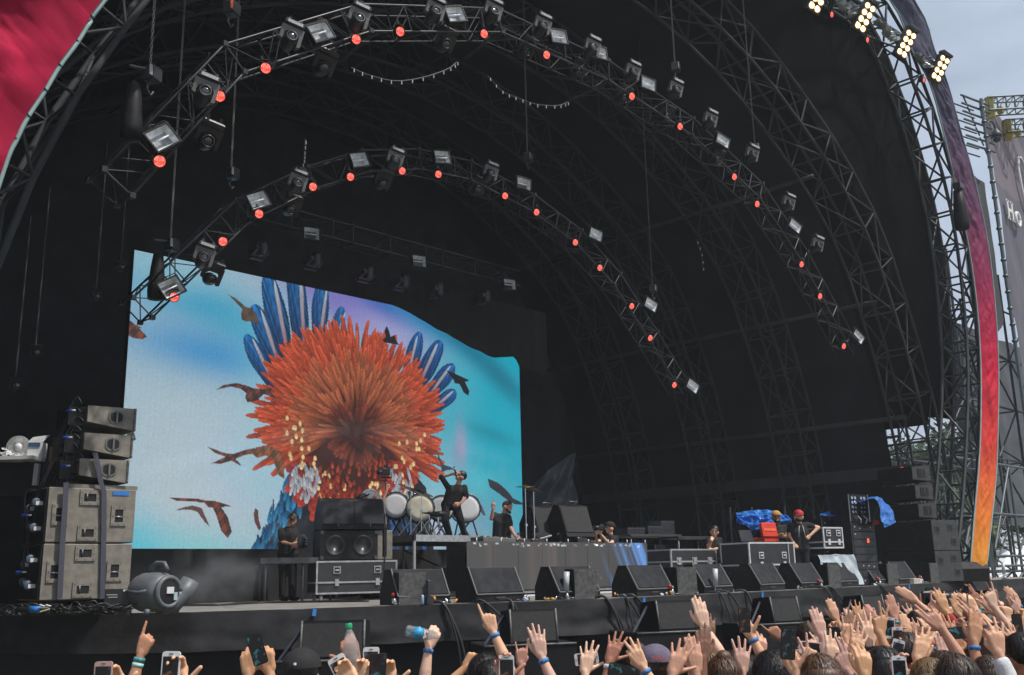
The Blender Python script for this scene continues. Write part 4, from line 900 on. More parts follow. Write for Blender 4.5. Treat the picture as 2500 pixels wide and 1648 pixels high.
# cables dropping over the valance
for i, (x, y, dx, dz) in enumerate([(1030,1475,22,.65),(1045,1475,12,.62),(1138,1472,60,.85),(1200,1470,-8,.5),(1210,1470,18,.8),(1385,1462,40,.85),(1392,1462,30,.9),(1450,1460,50,.9),(1480,1460,2,1.0),(1500,1459,60,.9),(1642,1450,6,.5),(1668,1449,28,.5),(1705,1447,10,.6),(2025,1437,50,.9),(2045,1436,25,.7),(2062,1436,60,.7),(2165,1430,50,.8),(2178,1430,30,.8),(2285,1420,42,.7),(2320,1418,40,.7),(2445,1411,28,.7)]):
    p = pZ(x, y, FLOOR); U = p.x; A = Vector((U-.1, ledge(U)+.12, FLOOR+.03)); B = Vector((U, ledge(U)-.03, FLOOR+.02)); d_ = dx*.008; C = Vector((U+d_*.5, ledge(U+d_*.5)-.12, FLOOR-dz*.35)); Dd = Vector((U+d_, ledge(U+d_)-.2, FLOOR-dz)); E_ = Vector((U+d_*1.15, ledge(U+d_*1.1)-.25, FLOOR-dz-.5))
    tag(MB().tube(spline([A, B, C, Dd, E_], 6), .016 if i % 3 else .022, 7).build('hanging_cable', m_cable, None, True), f'black cable hanging over the stage front, {["first","second","third","fourth","fifth","sixth","seventh","eighth","ninth","tenth","eleventh","twelfth","thirteenth","fourteenth","fifteenth","sixteenth","seventeenth","eighteenth","nineteenth","twentieth","rightmost"][i]} from the left', 'cable', 'cables over the stage front')
tag(MB().tube(spline([pZ(380,1478,FLOOR)+Vector((0,0,.02)), pZ(520,1482,FLOOR)+Vector((0,0,.03)), pZ(640,1474,FLOOR)+Vector((0,0,.02)), pZ(900,1470,FLOOR)+Vector((0,0,.02))], 8), .018, 7).build('floor_cable', m_cable, None, True), 'black cable snaking across the bare floor behind the blower', 'cable')
# ------------------------------------------------------------------ pit speakers in front of the stage
PIT = [(735,885,1515,1610),(1252,1360,1492,1571),(1613,1700,1475,1540),(1890,1957,1460,1520),(2115,2165,1452,1510),(2320,2336,1448,1494),(2431,2470,1443,1487)]
for i, (x0, x1, yt, yb) in enumerate(PIT):
    D0 = [11.6,12.6,14.2,16.6,18.4,20.4,22][i]
    c = pD((x0+x1)/2, yb, D0); hh = max(.4, pD(x0, yt, D0).z-pD(x0, yb, D0).z); w = min(.82, max(.5, (x1-x0)/FPX*D0/math.cos(math.radians([24,36,45,48,50,50,50][i]-14))))
    zt = c.z
    t = thing('pit_subwoofer', f'large black subwoofer on the ground before the stage, {ORD[i]} from the left', 'speaker', (c.x, c.y, 0), facing([2,14,20,24,26,28,28][i]), 'pit subwoofers')
    MB().box((-.05,.45,zt*.75),(1.15,.9,zt*.5-.01), bev=.015).build('upper_cabinet', m_pit, t); MB().box((-.05,.45,zt*.25),(1.15,.9,zt*.5-.01), bev=.015).build('lower_cabinet', m_pit, t)
    o = MB().tube([(-.62,-.006,zt-.012),(.52,-.006,zt-.012)], .012, 6).build('edge_strip', mat('worn_edge', (.14,.14,.135), .5), t, True)
    t2_ = thing('pit_speaker', f'slanted black box speaker on the pit subwoofer, {ORD[i]} from the left', 'speaker', (c.x, c.y, zt), facing([2,14,20,24,26,28,28][i]), 'slanted pit speakers')
    P = [(.0,.0),(.08,hh),(.5,hh*.93),(.62,.0)]
    MB().prism(P, 'x', -w/2, w/2).build('cabinet', m_pit, t2_); q = Vector((0,-hh,.08)).normalized()
    MB().add([(-w/2+.03,-.008,.03),(w/2-.03,-.008,.03),(w/2-.03,.064,hh-.03),(-w/2+.03,.064,hh-.03)], [(0,1,2,3)]).build('grille', mat('pit_grille', (.03,.03,.031), .85, var=.2, scale=20, bump=.3, bscale=150), t2_)
    for x in (-w/2+.012, w/2-.012): MB().tube([(x,-.01,.01),(x,.07,hh)], .013, 6).build('edge_strip', MATS['worn_edge'], t2_, True)
    MB().tube([(-w/2-.01,.3,hh*.8),(-w/2-.25,.25,-.0),(-w/2-.4,.2,-.3)], .022, 4).build('strap', m_strap, t2_)
# ------------------------------------------------------------------ flight cases
m_case = mat('case_laminate', (.035,.035,.037), .5, var=.2, scale=5)
def flight_case(label, loc, w, d, h, rz=0, wheels=True, split=.35, latches=2, name='flight_case', white=False):
    t = thing(name, label, 'case', tuple(loc), rz); z0 = .12 if wheels else 0
    MB().box((0,d/2,z0+h/2),(w-.01,d-.01,h-.01)).build('body', m_case, t)
    e = .03; me = mat('case_white_edge', (.62,.63,.63), .45, var=.15, scale=14, bump=.05) if white else m_edge
    fr = MB()
    for x in (-w/2+e/2, w/2-e/2):
        for y in (e/2, d-e/2): fr.box((x,y,z0+h/2),(e,e,h-2*e))
    for z in (z0+e/2, z0+h-e/2):
        for y in (e/2, d-e/2): fr.box((0,y,z),(w,e,e))
        for x in (-w/2+e/2, w/2-e/2): fr.box((x,d/2,z),(e,d-2*e,e))
    fr.build('edging', me, t)
    zs = z0+h*split; MB().box((0,-.004,zs),(w-2*e,.012,.03)).build('split_band', me, t); MB().box((-w/2-.004,d/2,zs),(.012,d-2*e,.03)).build('split_band', me, t)
    for k in range(latches):
        x = -w/2+w*(k+.5)/latches
        lt = MB().box((x,-.006,z0+h*.72),(.13,.012,.13)).build('latch', me, t); MB().box((x,-.014,z0+h*.72),(.09,.008,.09)).build('recess', m_cabd, lt); MB().box((x,-.02,z0+h*.72),(.07,.008,.03)).build('grip', me, lt)
        MB().box((x,-.012,zs),(.07,.014,.12)).build('catch', me, t)
    if wheels:
        for x in (-w/2+.12, w/2-.12):
            for y in (.12, d-.12): c = MB().lathe([(.02,-.02),(.05,-.02),(.052,.02),(.02,.02)], c=(x,y,.052), axis=(1,0,.0), n=14).build('caster', m_white, t, True); MB().box((x,y,.1),(.05,.05,.04)).build('fork', m_alud, c)
    return t
def on_floor(x, D):
    p = pD(x, 1440, D); return Vector((p.x, p.y, FLOOR))
f1 = flight_case('wide black flight case on castors under the stacked side monitors', on_floor(872, 18.6), 1.5, .75, .58, facing(24), latches=2)
loc = f1.location; rz0 = facing(24); R_ = Matrix.Rotation(rz0, 3, 'Z')
ab = thing('bass_cabinet', 'black bass cabinet standing on the wide flight case', 'speaker', tuple(loc+R_@Vector((-.02,.08,.705))), rz0)
MB().box((-.12,.3,.27),(1.06,.6,.53), bev=.012).build('cabinet', m_blk, ab)
for s_ in (-.38,.14): MB().lathe([(.001,.02),(.1,.015),(.16,-.004),(.175,-.012),(.18,0)], c=(s_,-.004,.27), axis=(0,1,0), n=22).build('driver', m_blk2, ab, True)
for (x,z) in ((-.62,.5),(.38,.5),(-.62,.05),(.38,.05)): MB().box((x,-.002,z),(.05,.05,.06)).build('corner', m_alud, ab)
MB().box((.56,.3,.27),(.28,.58,.53), bev=.012).build('side_cabinet', m_cab, ab)
for k, s_ in enumerate((-.36,.24)):
    t = thing('drum_monitor', f"black slanted drum monitor on the bass cabinet, {['left','right'][k]} of the pair", 'speaker', tuple(loc+R_@Vector((s_,.1,1.245))), rz0, 'drum monitors')
    P = [(-.06,.02),(-.08,.1),(.12,.56),(.3,.6),(.55,.3),(.55,.0)]
    MB().prism(P, 'x', -.297, .297).build('cabinet', m_blk, t)
    MB().add([(-.28,-.094,.115),(.28,-.094,.115),(.28,.1,.545),(-.28,.1,.545)], [(0,1,2,3)]).build('grille', m_grille, t)
    MB().box((0,-.083,.12),(.02,.01,.1)).build('badge', m_alud, t)
    if k == 1:
        MB().prism([(p*.94+.02, q*.94+.01) for p, q in P], 'x', .298, .32).build('side_cheek', mat('cheek', (.1,.1,.1), .6), t)
        for y in (.12,.3): MB().box((.325,y,.3),(.012,.09,.2)).build('handle_hole', m_cabd, t)
# gimbal / mic mast before the monitors
ms = thing('camera_mast', 'thin dark mast with strap beside the stacked side monitors', 'mast', tuple(on_floor(938, 18.2))); b0 = Vector(ms.location)
bar('pole', b0, b0+Vector((0,0,1.5)), .018, m_blk2, ms); MB().box((0,0,1.0),(.06,.05,.5)).build('pouch', m_blk, ms)
# low deck table left
dk_ = thing('deck_riser', 'low aluminium deck riser with black top behind the left performer', 'riser', tuple(on_floor(725, 18.3)), facing(20))
MB().box((0,.5,.72),(1.3,1.0,.1)).build('top', m_alud, dk_)
for x in (-.55,.1,.6): 
    for y in (.05,.95): MB().tube([(x,y,0),(x,y,.68)], 0.024, 8).build('leg', m_alud, dk_, True)
# ------------------------------------------------------------------ drum riser
RZ = 3.0
ra, rb_ = pD(978, 1334, 19.6), pD(1150, 1334, 21)
rc_ = Vector((13.7, 15.6, FLOOR))
rs = thing('drum_riser', 'tall aluminium drum riser on open legs carrying the drums', 'riser', (14.1, 15.4, FLOOR))
x0, x1, y0, y1 = 11.95, 15.3, 14.6, 17.0
MB().box(((x0+x1)/2,(y0+y1)/2,RZ-.05),(x1-x0,y1-y0,.1)).build('deck', m_blk, rs, world=True)
for (a, b) in (((x0,y0),(x1,y0)),((x0,y1),(x1,y1)),((x0,y0),(x0,y1)),((x1,y0),(x1,y1))):
    MB().box(((a[0]+b[0])/2,(a[1]+b[1])/2,RZ-.055),(abs(a[0]-b[0])+.05,abs(a[1]-b[1])+.05,.12)).build('rail', m_edge if a[1] == b[1] == y0 else m_alud, rs, world=True)
for x in (x0,(x0+x1)/2,x1):
    for y in (y0, y1): bar('leg', (x,y,FLOOR), (x,y,RZ-.1), .03, m_edge, rs)
bar('stretcher', (x0,y0,FLOOR+.3), (x1,y0,FLOOR+.3), .02, m_alu, rs); bar('stretcher', (x0,y0,FLOOR+.3), (x0,y1,FLOOR+.3), .02, m_alu, rs); bar('brace', (x0,y0,FLOOR+.3), (x0,y1,RZ-.2), .018, m_alud, rs); bar('brace', ((x0+x1)/2,y0,FLOOR+.2), ((x0+x1)/2,y1,RZ-.2), .018, m_alud, rs)
# drums
m_skin1 = mat('drum_head_white', (.72,.72,.72), .5, var=.06, scale=3, bump=0); m_skin2 = mat('drum_head_cream', (.66,.6,.46), .55, var=.2, scale=5, bump=0)
m_shell = mat('drum_shell', (.05,.05,.055), .25, var=.1)
def drum(label, c, r, dep, ax, skin, mshell=m_shell, legs=True):
    ax = Vector(ax).normalized(); t = thing('bass_drum', label, 'drum', tuple(c), group='white headed drums')
    MB().lathe([(r*.98,dep),(r,dep),(r,0),(r*.98,0)], axis=tuple(-ax), n=32).build('shell', mshell, t, True)
    MB().lathe([(.001,.012),(r*.6,.01),(r*.95,.006),(r*.96,0)], axis=tuple(ax), n=32).build('head', skin, t, True)
    for k_ in (0, -dep): MB().lathe([(r*.95,.02),(r*1.02,.024),(r*1.035,.0),(r*1.02,-.024),(r,-.02)], c=tuple(ax*k_), axis=tuple(ax), n=32, caps=False).build('hoop', mat('hoop_black', (.02,.02,.02), .3) if mshell is m_shell else m_chrome, t, True)
    a = ax.orthogonal().normalized(); b = ax.cross(a)
    for k in range(10):
        q = 2*math.pi*k/10; p = (a*math.cos(q)+b*math.sin(q))*(r*1.045)
        MB().tube([p+ax*.02, p-ax*dep*.4], .011, 6).build('lug', m_chrome, t, True)
    if legs:
        m = Vector(c)
        for s_ in (-1, 1):
            sd = Vector((-ax.y, ax.x, 0)).normalized()*s_
            bar('stand_leg', m+sd*r*.5-ax*dep*.5-ZUP*r*.7, Vector((m.x+sd.x*r*.9, m.y+sd.y*r*.9, RZ))-Vector((ax.x,ax.y,0))*.1, .018, m_blk2, t); bar('stand_leg', m+sd*r*.5-ax*dep*.5-ZUP*r*.7, Vector((m.x-sd.x*r*.6, m.y-sd.y*r*.6, RZ))-Vector((ax.x,ax.y,0))*.4, .018, m_blk2, t)
    return t
AX = (-.62,-.75,.05)
drum('white headed concert drum, left of the cream one behind the stacked monitors', pD(967,1233,20.8), .27, .34, AX, m_skin1)
drum('cream headed concert drum between two white drums', pD(1026,1240,20.6), .29, .36, AX, m_skin2)
drum('white headed drum hidden mostly behind the singer', pD(1078,1240,21.6), .27, .34, AX, m_skin1)
drum('large white headed drum to the right of the singer', pD(1140,1240,21.8), .3, .36, (-.5,-.85,.03), m_skin1)
drum('chrome shelled tom drum lying tilted behind the cameraman', pD(905,1222,21.2), .24, .42, (-.25,-.95,.15), m_skin1, mat('chrome_shell', (.35,.35,.36), .25, .9))
# cymbals and stands
def stand(label, foot, h, cym=None, r=.22, tilt=(0,0)):
    t = thing('cymbal_stand', label, 'stand', tuple(foot)); f = Vector(foot)
    bar('tube', f+ZUP*.1, f+ZUP*h*.6, .013, m_chrome, t); bar('tube', f+ZUP*h*.55, f+ZUP*h, .009, m_chrome, t); MB().box((0,0,h*.58),(.05,.04,.04)).build('clamp', m_chrome, t)
    for k in range(3): q = 2.1*k+.4; bar('leg', f+ZUP*.32, f+Vector((math.cos(q)*.26, math.sin(q)*.26, 0)), .009, m_chrome, t)
    if cym:
        o = MB().lathe([(.001,.035),(.03,.03),(.05,.012),(r*.7,.004),(r,-.006),(r*.7,-.002),(.001,.02)], n=28).build('cymbal', cym, t, True); o.location = (0,0,h); o.rotation_euler = (tilt[0], tilt[1], 0)
    return t
m_cymd = mat('cymbal_dark', (.03,.028,.025), .35, .5); m_cymb = mat('cymbal_bronze', (.22,.15,.07), .35, .9)
def foot(x, D, z=RZ): p = pD(x, 1330, D); return Vector((p.x, p.y, z))
stand('cymbal stand with a dark tilted cymbal before the cream drum', foot(1003,19.9), .93, m_cymd, .27, (.25,.35))
stand('shorter cymbal stand with dark cymbal just right of the other', foot(1029,19.7), .85, m_cymd, .25, (.2,.3))
stand('low hi-hat stand with dark cymbal near the drum stool', foot(1048,19.8), .45, m_cymd, .17, (.05,.1))
stand('tall chrome stand with a bronze cymbal right of the screen', Vector((*pD(1285,1300,19.6).xy, FLOOR+.3)), 2.05-.3, m_cymb, .2, (.1,-.1))
stand('second chrome stand with bronze cymbal right of the screen', Vector((*pD(1305,1300,19.8).xy, FLOOR+.3)), 2.0-.3, m_cymb, .2, (.1,.1))
for i, (x, D) in enumerate([(1285,19.6),(1305,19.8)]):
    p = pD(x,1300,D); t = thing('stand_plinth', f"small black plinth under the {['left','right'][i]} bronze cymbal stand", 'plinth', (p.x,p.y,FLOOR)); MB().box((0,0,.15),(.36,.36,.295)).build('block', m_blk, t)
sl = thing('drum_stool', 'round black drum stool on the riser', 'stool', tuple(foot(1070,20.2)))
MB().lathe([(.001,.5),(.15,.5),(.17,.46),(.17,.42),(.05,.4)], n=20).build('seat', m_blk2, sl, True); p = Vector(sl.location); bar('post', p+ZUP*.2, p+ZUP*.42, .018, m_chrome, sl)
for k in range(3): q = 2.1*k; bar('leg', p+ZUP*.25, p+Vector((math.cos(q)*.22,math.sin(q)*.22,0)), .012, m_chrome, sl)
# bits under the riser
for i, (x, y, D) in enumerate([(1010,1390,19.4),(1050,1385,19.6),(1100,1390,19.8)]):
    flight_case(f'small equipment trunk stowed under the drum riser, {ORD[i]} from the left', Vector((12.35+1.1*i, 15.0, FLOOR)), .7, .5, .36+.1*(i == 1), 0, latches=1, name='storage_trunk')
# ------------------------------------------------------------------ DJ booth with LED front
BN = 13.3; bu0 = pN(1137,1327,BN).x; bu1 = pN(1578,1328,BN).x; bz1 = 2.84; bz0 = 1.98
bo = thing('dj_booth', 'long DJ booth faced with grey LED panels glowing blue at the right end', 'booth', ((bu0+bu1)/2, BN, FLOOR))
MB().box(((bu0+bu1)/2, BN+.28, (bz0+bz1)/2-.02), (bu1-bu0-.02, .5, bz1-bz0-.06)).build('table', m_blk, bo, world=True)
m_ledg = led_mat('booth_led', (.055,.055,.055), 1.0)
NPAN = 8; wpan = (bu1-bu0)/NPAN
r9 = np.random.default_rng(5)
GWb, GHb = 48*NPAN, 60
bi = np.full((GHb, GWb, 3), .012); by, bxx = np.mgrid[0:GHb, 0:GWb].astype(float)
bi *= (1+.5*((by.astype(int) % 3) == 0))[..., None]; bi += .004*r9.random((GHb, GWb, 1))
for k in range(26):
    cx = r9.uniform(.72, 1.0)*GWb; sl_ = .55; d_ = np.abs(bxx-(cx+(by-30)*sl_)); wv = np.exp(-(d_/r9.uniform(1.5, 5))**2)*np.clip((bxx/GWb-.70)/.2, 0, 1)*r9.uniform(.2, .8)
    bi += wv[..., None]*c3(70,125,190)*r9.uniform(.4, 1.0)
for k in range(7):
    cx = r9.uniform(.1, .6)*GWb; wv = np.exp(-((bxx-cx)/r9.uniform(3, 9))**2)*r9.uniform(.1, .4); bi += wv[..., None]*c3(120,90,75)*.5
for k in range(46):
    x = int(r9.uniform(.02, .95)*GWb); y = int(r9.uniform(2, 6)); bi[y:y+2, x:x+int(r9.uniform(2, 7))] += r9.uniform(.15, .5)
for k in range(60):
    x = int(r9.normal(.02 if k % 2 else .62, .05)*GWb) % GWb; y = int(np.clip(r9.normal(48, 7), 0, 58)); bi[y, x] += .35
for k in range(NPAN): color_grid('led_panel', (bu0+wpan*k+.004, BN-.02, bz1), (wpan-.008, 0, 0), (0, 0, bz0-bz1), bi[:, 48*k:48*(k+1)], m_ledg, bo)
for k in range(9): MB().tube([(bu0+.25+k*(bu1-bu0-.3)/8,BN-.01,bz1-.01),(bu0+.25+k*(bu1-bu0-.3)/8,BN-.01,bz1+.06)], .012, 6).build('pin', m_white, bo, True, True)
bs_ = thing('booth_truss', 'short white truss foot beneath the right end of the DJ booth', 'truss', (bu1, BN+.2, FLOOR)); 
for z in (FLOOR+.03, FLOOR+.3): bar('chord', (bu0,BN+.05,z-.02 if z < 2 else z-.22), (bu1+.25,BN+.05,z-.02 if z < 2 else z-.22), .025, m_white, bs_)
for k in range(4): bar('brace', (bu1-.5+.2*k,BN+.05,FLOOR+.02), (bu1-.4+.2*k,BN+.05,FLOOR+.09), .012, m_white, bs_)
MB().box((.28,.05-.2,.16),(.05,.3,.3)).build('end_plate', m_white, bs_)
# decks on the booth
for i, (x, w, h) in enumerate([(1185,.42,.12),(1225,.4,.1),(1262,.36,.08),(1300,.36,.08),(1408,.3,.12),(1440,.3,.06)]):
    p = pN(x, 1320, BN+.3); t = thing('dj_player', f'black DJ player deck on the booth, {ORD[i]} from the left', 'deck', (p.x, BN+.3, bz1-.03), 0, 'DJ decks'); MB().box((0,0,h/2),(w,.34,h), bev=.012).build('case', m_mh if i in (0,1) else m_blk2, t); MB().lathe([(.09,h),(.1,h+.015),(.09,h+.02),(.001,h+.02)], n=20).build('jog_wheel', m_alud, t, True)
    for k in range(3): MB().box((-w*.3+w*.3*k,-.12,h+.008),(.03,.03,.02)).build('button', [m_white, m_amb, m_alud][k], t)
for i, x in enumerate((1272,1368)):
    p = pN(x, 1315, BN+.25); t = thing('gooseneck_lamp', f"small bent gooseneck lamp on the booth, {['left','right'][i]} one", 'lamp', (p.x, BN+.25, bz1)); MB().tube([(0,0,0),(0,0,.14),(-.03,0,.19),(-.06,0,.17)], .008, 6).build('neck', m_blk2, t, True); MB().lathe([(.012,0),(.02,.02),(.015,.05)], c=(-.075,0,.13), n=10).build('shade', m_blk2, t, True); MB().lathe([(.04,0),(.03,.02),(.01,.03)], n=12).build('base', m_blk2, t, True)
kb = thing('tilted_screen', 'white-edged monitor tilted back on the booth', 'screen', tuple(pN(1322,1312,BN+.45)), 0); MB().box((0,0,.05),(.34,.2,.025)).build('panel', m_blk2, kb); MB().box((0,-.1,.05),(.34,.012,.03)).build('white_edge', m_white, kb); MB().box((0,.05,-.05),(.06,.06,.16)).build('stand', m_blk2, kb); kb.rotation_euler = (.5,-.2,0)
# dark covered gear behind the booth right
p = pD(1355, 1320, 20.5)
for i, (x, w) in enumerate([(1345,.75),(1412,.75)]):
    p = pD(x, 1320, 20.6-.2*i); t = thing('side_fill', f"big black side-fill speaker behind the booth, {['left','right'][i]} one", 'speaker', (p.x,p.y,FLOOR), facing(38), 'side fills behind the booth')
    MB().box((0,.3,.55),(.74,.6,1.1)).build('lower_cabinet', m_blk, t); P = [(-.1,1.1),(-.05,1.2),(.14,1.72),(.3,1.75),(.55,1.4),(.55,1.1)]; MB().prism(P, 'x', -.37, .37).build('wedge_cabinet', m_blk, t)
    MB().add([(-.35,-.075,1.19),(.35,-.075,1.19),(.35,.12,1.7),(-.35,.12,1.7)], [(0,1,2,3)]).build('grille', mat('pit_grille', (.03,.03,.031), .85), t)
    MB().tube([(-.12,.1,1.76),(-.1,.1,1.8),(.1,.1,1.8),(.12,.1,1.76)], .012, 6).build('handle', m_alud, t, True)
    if i: MB().prism([(p_*.95+.02,q_) for p_, q_ in P], 'x', .372, .39).build('side_cheek', mat('cheek', (.1,.1,.1), .6), t)
# ------------------------------------------------------------------ right-hand backline
def rack(label, x, D, w, h, d=.6, rz=30, kind=0):
    p = on_floor(x, D); t = thing('equipment_rack', label, 'rack', tuple(p), facing(rz)); 
    MB().box((0,d/2,h/2),(w,d,h)).build('body', m_blk, t)
    for xx_ in (-w/2+.02,w/2-.02): MB().tube([(xx_,-.012,.02),(xx_,-.012,h)], .016, 4).build('rail', m_alud, t)
    n = int(h/.16)
    for k in range(n):
        z = .1+.16*k; u_ = MB().box((0,-.008,z),(w-.1,.02,.14)).build('unit', m_blk2, t)
        for j in range(4):
            if random.random() < .6: MB().box((-w*.35+w*.22*j,-.022,z+random.uniform(-.03,.03)),(.03,.008,.02)).build('knob', random.choice([m_alud,m_white,m_alud]), u_)
    return t
def table_(label, x, D, w, d, h, rz):
    p = on_floor(x, D); t = thing('work_table', label, 'table', tuple(p), facing(rz)); MB().box((0,d/2,h),(w,d,.05)).build('top', m_alud, t)
    for xx_ in (-w/2+.05,w/2-.05):
        for y in (.05,d-.05): MB().tube([(xx_,y,0),(xx_,y,h)], .022, 6).build('leg', m_alud, t, True)
    return t
tb1 = table_('metal work table with mixing gear right of the booth', 1610, 22.0, 1.5, .7, 1.15, 36)
for i, (dx, w, h) in enumerate([(-.45,.5,.14),(.1,.4,.18),(.5,.4,.3)]):
    q = Matrix.Rotation(facing(36), 3, 'Z') @ Vector((dx,.35,1.176)); t = thing('mixer_unit', f'dark mixing unit on the work table, {ORD[i]} from the left', 'mixer', tuple(Vector(tb1.location)+q), facing(36), 'mixing units'); MB().box((0,0,h/2),(w,.4,h)).build('case', m_blk2, t); MB().box((0,-.203,h*.9),(w,.012,.025)).build('edge', m_alud, t)
    for k in range(6): MB().box((-w*.4+w*.16*k,-.206,h*.4),(.02,.012,.02)).build('knob', m_alud, t)
rack('tall black equipment rack below the work table', 1632, 22.2, .7, .95, rz=36)
fc = flight_case('open-lidded black console case with aluminium edges at centre right', on_floor(1700, 20.6), 1.3, .7, .82, facing(36), wheels=False, split=.7, latches=3)
# lid of the console standing up, keyboard gear
t = table_('second metal table behind the console case', 1712, 22.3, 1.2, .6, 1.1, 36)
big = flight_case('large black production case with white edged end at right', on_floor(1893, 20.6), 1.3, .8, .92, facing(33), wheels=False, split=.52, latches=2, white=True)
bR_ = Matrix.Rotation(facing(33), 3, 'Z'); bl0 = Vector(big.location)
MB().box((.46,-.006,.5),(.012,.012,.8)).build('corner_post', m_white, big)
MB().box((-.2,-.006,.46),(.3,.008,.06)).build('stencil', mat('stencil_orange', (.35,.16,.05), .6, var=.9, scale=30, bump=0), big)
# red tool case on top
tc2 = thing('red_tool_case', 'open orange-red hard case on the large production case', 'case', tuple(bl0+bR_@Vector((.28,.2,.925))), facing(33))
m_rc = mat('tool_case_red', srgb(215,60,35), .45, var=.1)
MB().box((0,.2,.05),(.42,.3,.1), bev=.02).build('tray', m_rc, tc2); o = MB().box((0,0,.15),(.42,.06,.3), bev=.02).build('lid', m_rc, tc2); o.location = (-.05,.05,.1); o.rotation_euler = (-.15,0,0); MB().box((0,-.035,.15),(.34,.012,.045)).build('band', mat('band_orange', srgb(240,110,60), .4), o)
lp = thing('laptop', 'dark laptop on the large production case', 'laptop', tuple(bl0+bR_@Vector((-.3,.15,.925))), facing(30)); MB().box((0,.1,.012),(.34,.24,.02)).build('keyboard', m_blk2, lp); o = MB().box((0,0,.12),(.34,.012,.24)).build('lid', m_blk2, lp); o.location = (0,.22,.02); o.rotation_euler = (-.3,0,0)
# poles holding a tarp canopy
def tarp_sheet(label, P, Q, amp, seed, m=None, nu=36, nv=20):
    m = m or mat('blue_tarp', srgb(35,105,185), .4, var=.15, scale=8, bump=.3, bscale=10); P = spline(P, 6); Q = spline(Q, 6); n = len(P)-1
    t = thing('blue_tarp', label, 'tarp', tuple(Q[n//2]))
    ap = lambda L, a: L[min(int(a*n), n-1)].lerp(L[min(int(a*n), n-1)+1], a*n-min(int(a*n), n-1))
    def fn(a, b):
        p = ap(P, a).lerp(ap(Q, a), b); w = amp*(mnoise.noise(Vector((a*6, b*4, seed)))+.6*mnoise.noise(Vector((a*14, b*9, seed+2)))); return p-FLAT*(w+.25*math.sin(math.pi*b)*amp*3)+ZUP*w*.3
    MB().grid(fn, nu, nv).build('sheet', m, t, False, True); return t
tarp_sheet('crumpled blue tarp over the frame above the production case', [pD(x, y, 22.6) for x, y in [(1796,1252),(1830,1246),(1868,1244),(1900,1250),(1930,1268)]], [pD(x, y, 22.1) for x, y in [(1797,1270),(1820,1285),(1848,1294),(1890,1280),(1932,1276)]], .12, 1)
fr = thing('tarp_frame', 'thin steel frame holding up the blue tarp', 'frame', tuple(on_floor(1796,21)))
for (x, D) in ((1796,22.5),(1850,22.7),(1932,22.6)): p = on_floor(x, D); bar('post', p, p+ZUP*1.75, .02, m_alud, fr)
# right: tall rack tower with patch panel, case, tarps
rk1 = rack('tall rack tower with glowing displays under the right blue tarp', 2120, 22.2, .78, 1.35, rz=33)
q0 = Vector(rk1.location); Rk = Matrix.Rotation(facing(33), 3, 'Z')
pnl = thing('patch_panel', 'black patch panel with rows of round sockets on the rack tower', 'panel', tuple(q0+Rk@Vector((-.05,0,1.36))), facing(33)); MB().box((0,.25,.29),(.66,.5,.58)).build('case', m_blk, pnl)
for x in (-.32,.32): MB().tube([(x,-.01,0),(x,-.01,.58)], .014, 4).build('rail', m_alu, pnl)
for i in range(2):
    for j in range(2):
        for k in range(4): MB().lathe([(.02,-.006),(.034,-.01),(.036,0),(.018,0)], c=(-.2+.3*i+.1*j,-.004,.5-.1*k), axis=(0,1,0), n=12).build('socket', m_chrome, pnl, True)
for k in range(7): MB().tube([(-.2+.06*k,-.02,.12),(-.2+.07*k,-.08,.04),(-.15+.05*k,-.06,-.05)], .008, 5).build('patch_cable', random.choice([m_alud, m_white, m_cable]), pnl, True)
o = MB().box((.12,-.03,.95),(.05,.012,.09)).build('led_digit', mat('red_digit', (.2,.02,.01), .5, var=0, bump=0, emit=(1,.12,.05), es=1.6), rk1)
oc = thing('orange_cup', 'orange round cap on the front post of the rack tower', 'cap', tuple(q0+Rk@Vector((.42,-.05,1.3)))); MB().lathe([(.06,0),(.065,.02),(.06,.07),(.03,.09)], n=14).build('cap', m_rc, oc, True)
rk2 = rack('black rack beside the tower under the sagging tarp tail', 2045, 22.6, .7, 1.45, rz=33)
cs = flight_case('small black case with white edges and castors on its side', Vector((*pD(2038,1345,21.6).xy, FLOOR+.79)), .62, .45, .44, facing(33), wheels=False, split=.3, latches=2, white=True)
tq = pD(2035,1345,21.6); ct = thing('covered_trunk', 'trunk under a pale translucent sheet below the small case', 'trunk', (tq.x,tq.y,FLOOR), facing(33))
m_sheet = mat('pale_sheet', (.42,.48,.52), .5, var=.15, bump=.3, bscale=9); MB().box((0,.35,.3),(.9,.6,.6)).build('trunk', m_blk, ct)
def cov(a, b):
    x = -.56+1.12*a; z = .66-.62*b; y = -.05-.18*b+.05*mnoise.noise(Vector((a*7,b*3,2))); return (x+.06*b*(a-.5), y, z+.03*mnoise.noise(Vector((a*5,b,7))))
MB().grid(cov, 30, 14).build('sheet', m_sheet, ct, True); MB().grid(lambda a, b: (-.56+1.12*a, -.05+.75*b, .66+.02*mnoise.noise(Vector((a*5,b*5,1)))), 12, 8).build('sheet_top', m_sheet, ct, True)
tarp_sheet('blue tarp draped over the rack tower at the right', [pD(x, y, 22.9) for x, y in [(2085,1232),(2110,1218),(2140,1212),(2160,1225),(2180,1250),(2188,1275)]], [pD(x, y, 22.0) for x, y in [(2078,1240),(2100,1224),(2135,1218),(2146,1235),(2152,1268),(2160,1288)]], .08, 5)
tarp_sheet('thin tail of blue tarp sagging left from the rack tower', [pD(x, y, 22.6) for x, y in [(2002,1254),(2035,1246),(2065,1236),(2090,1222)]], [pD(x, y, 22.3) for x, y in [(2000,1258),(2035,1260),(2065,1250),(2090,1240)]], .05, 9)
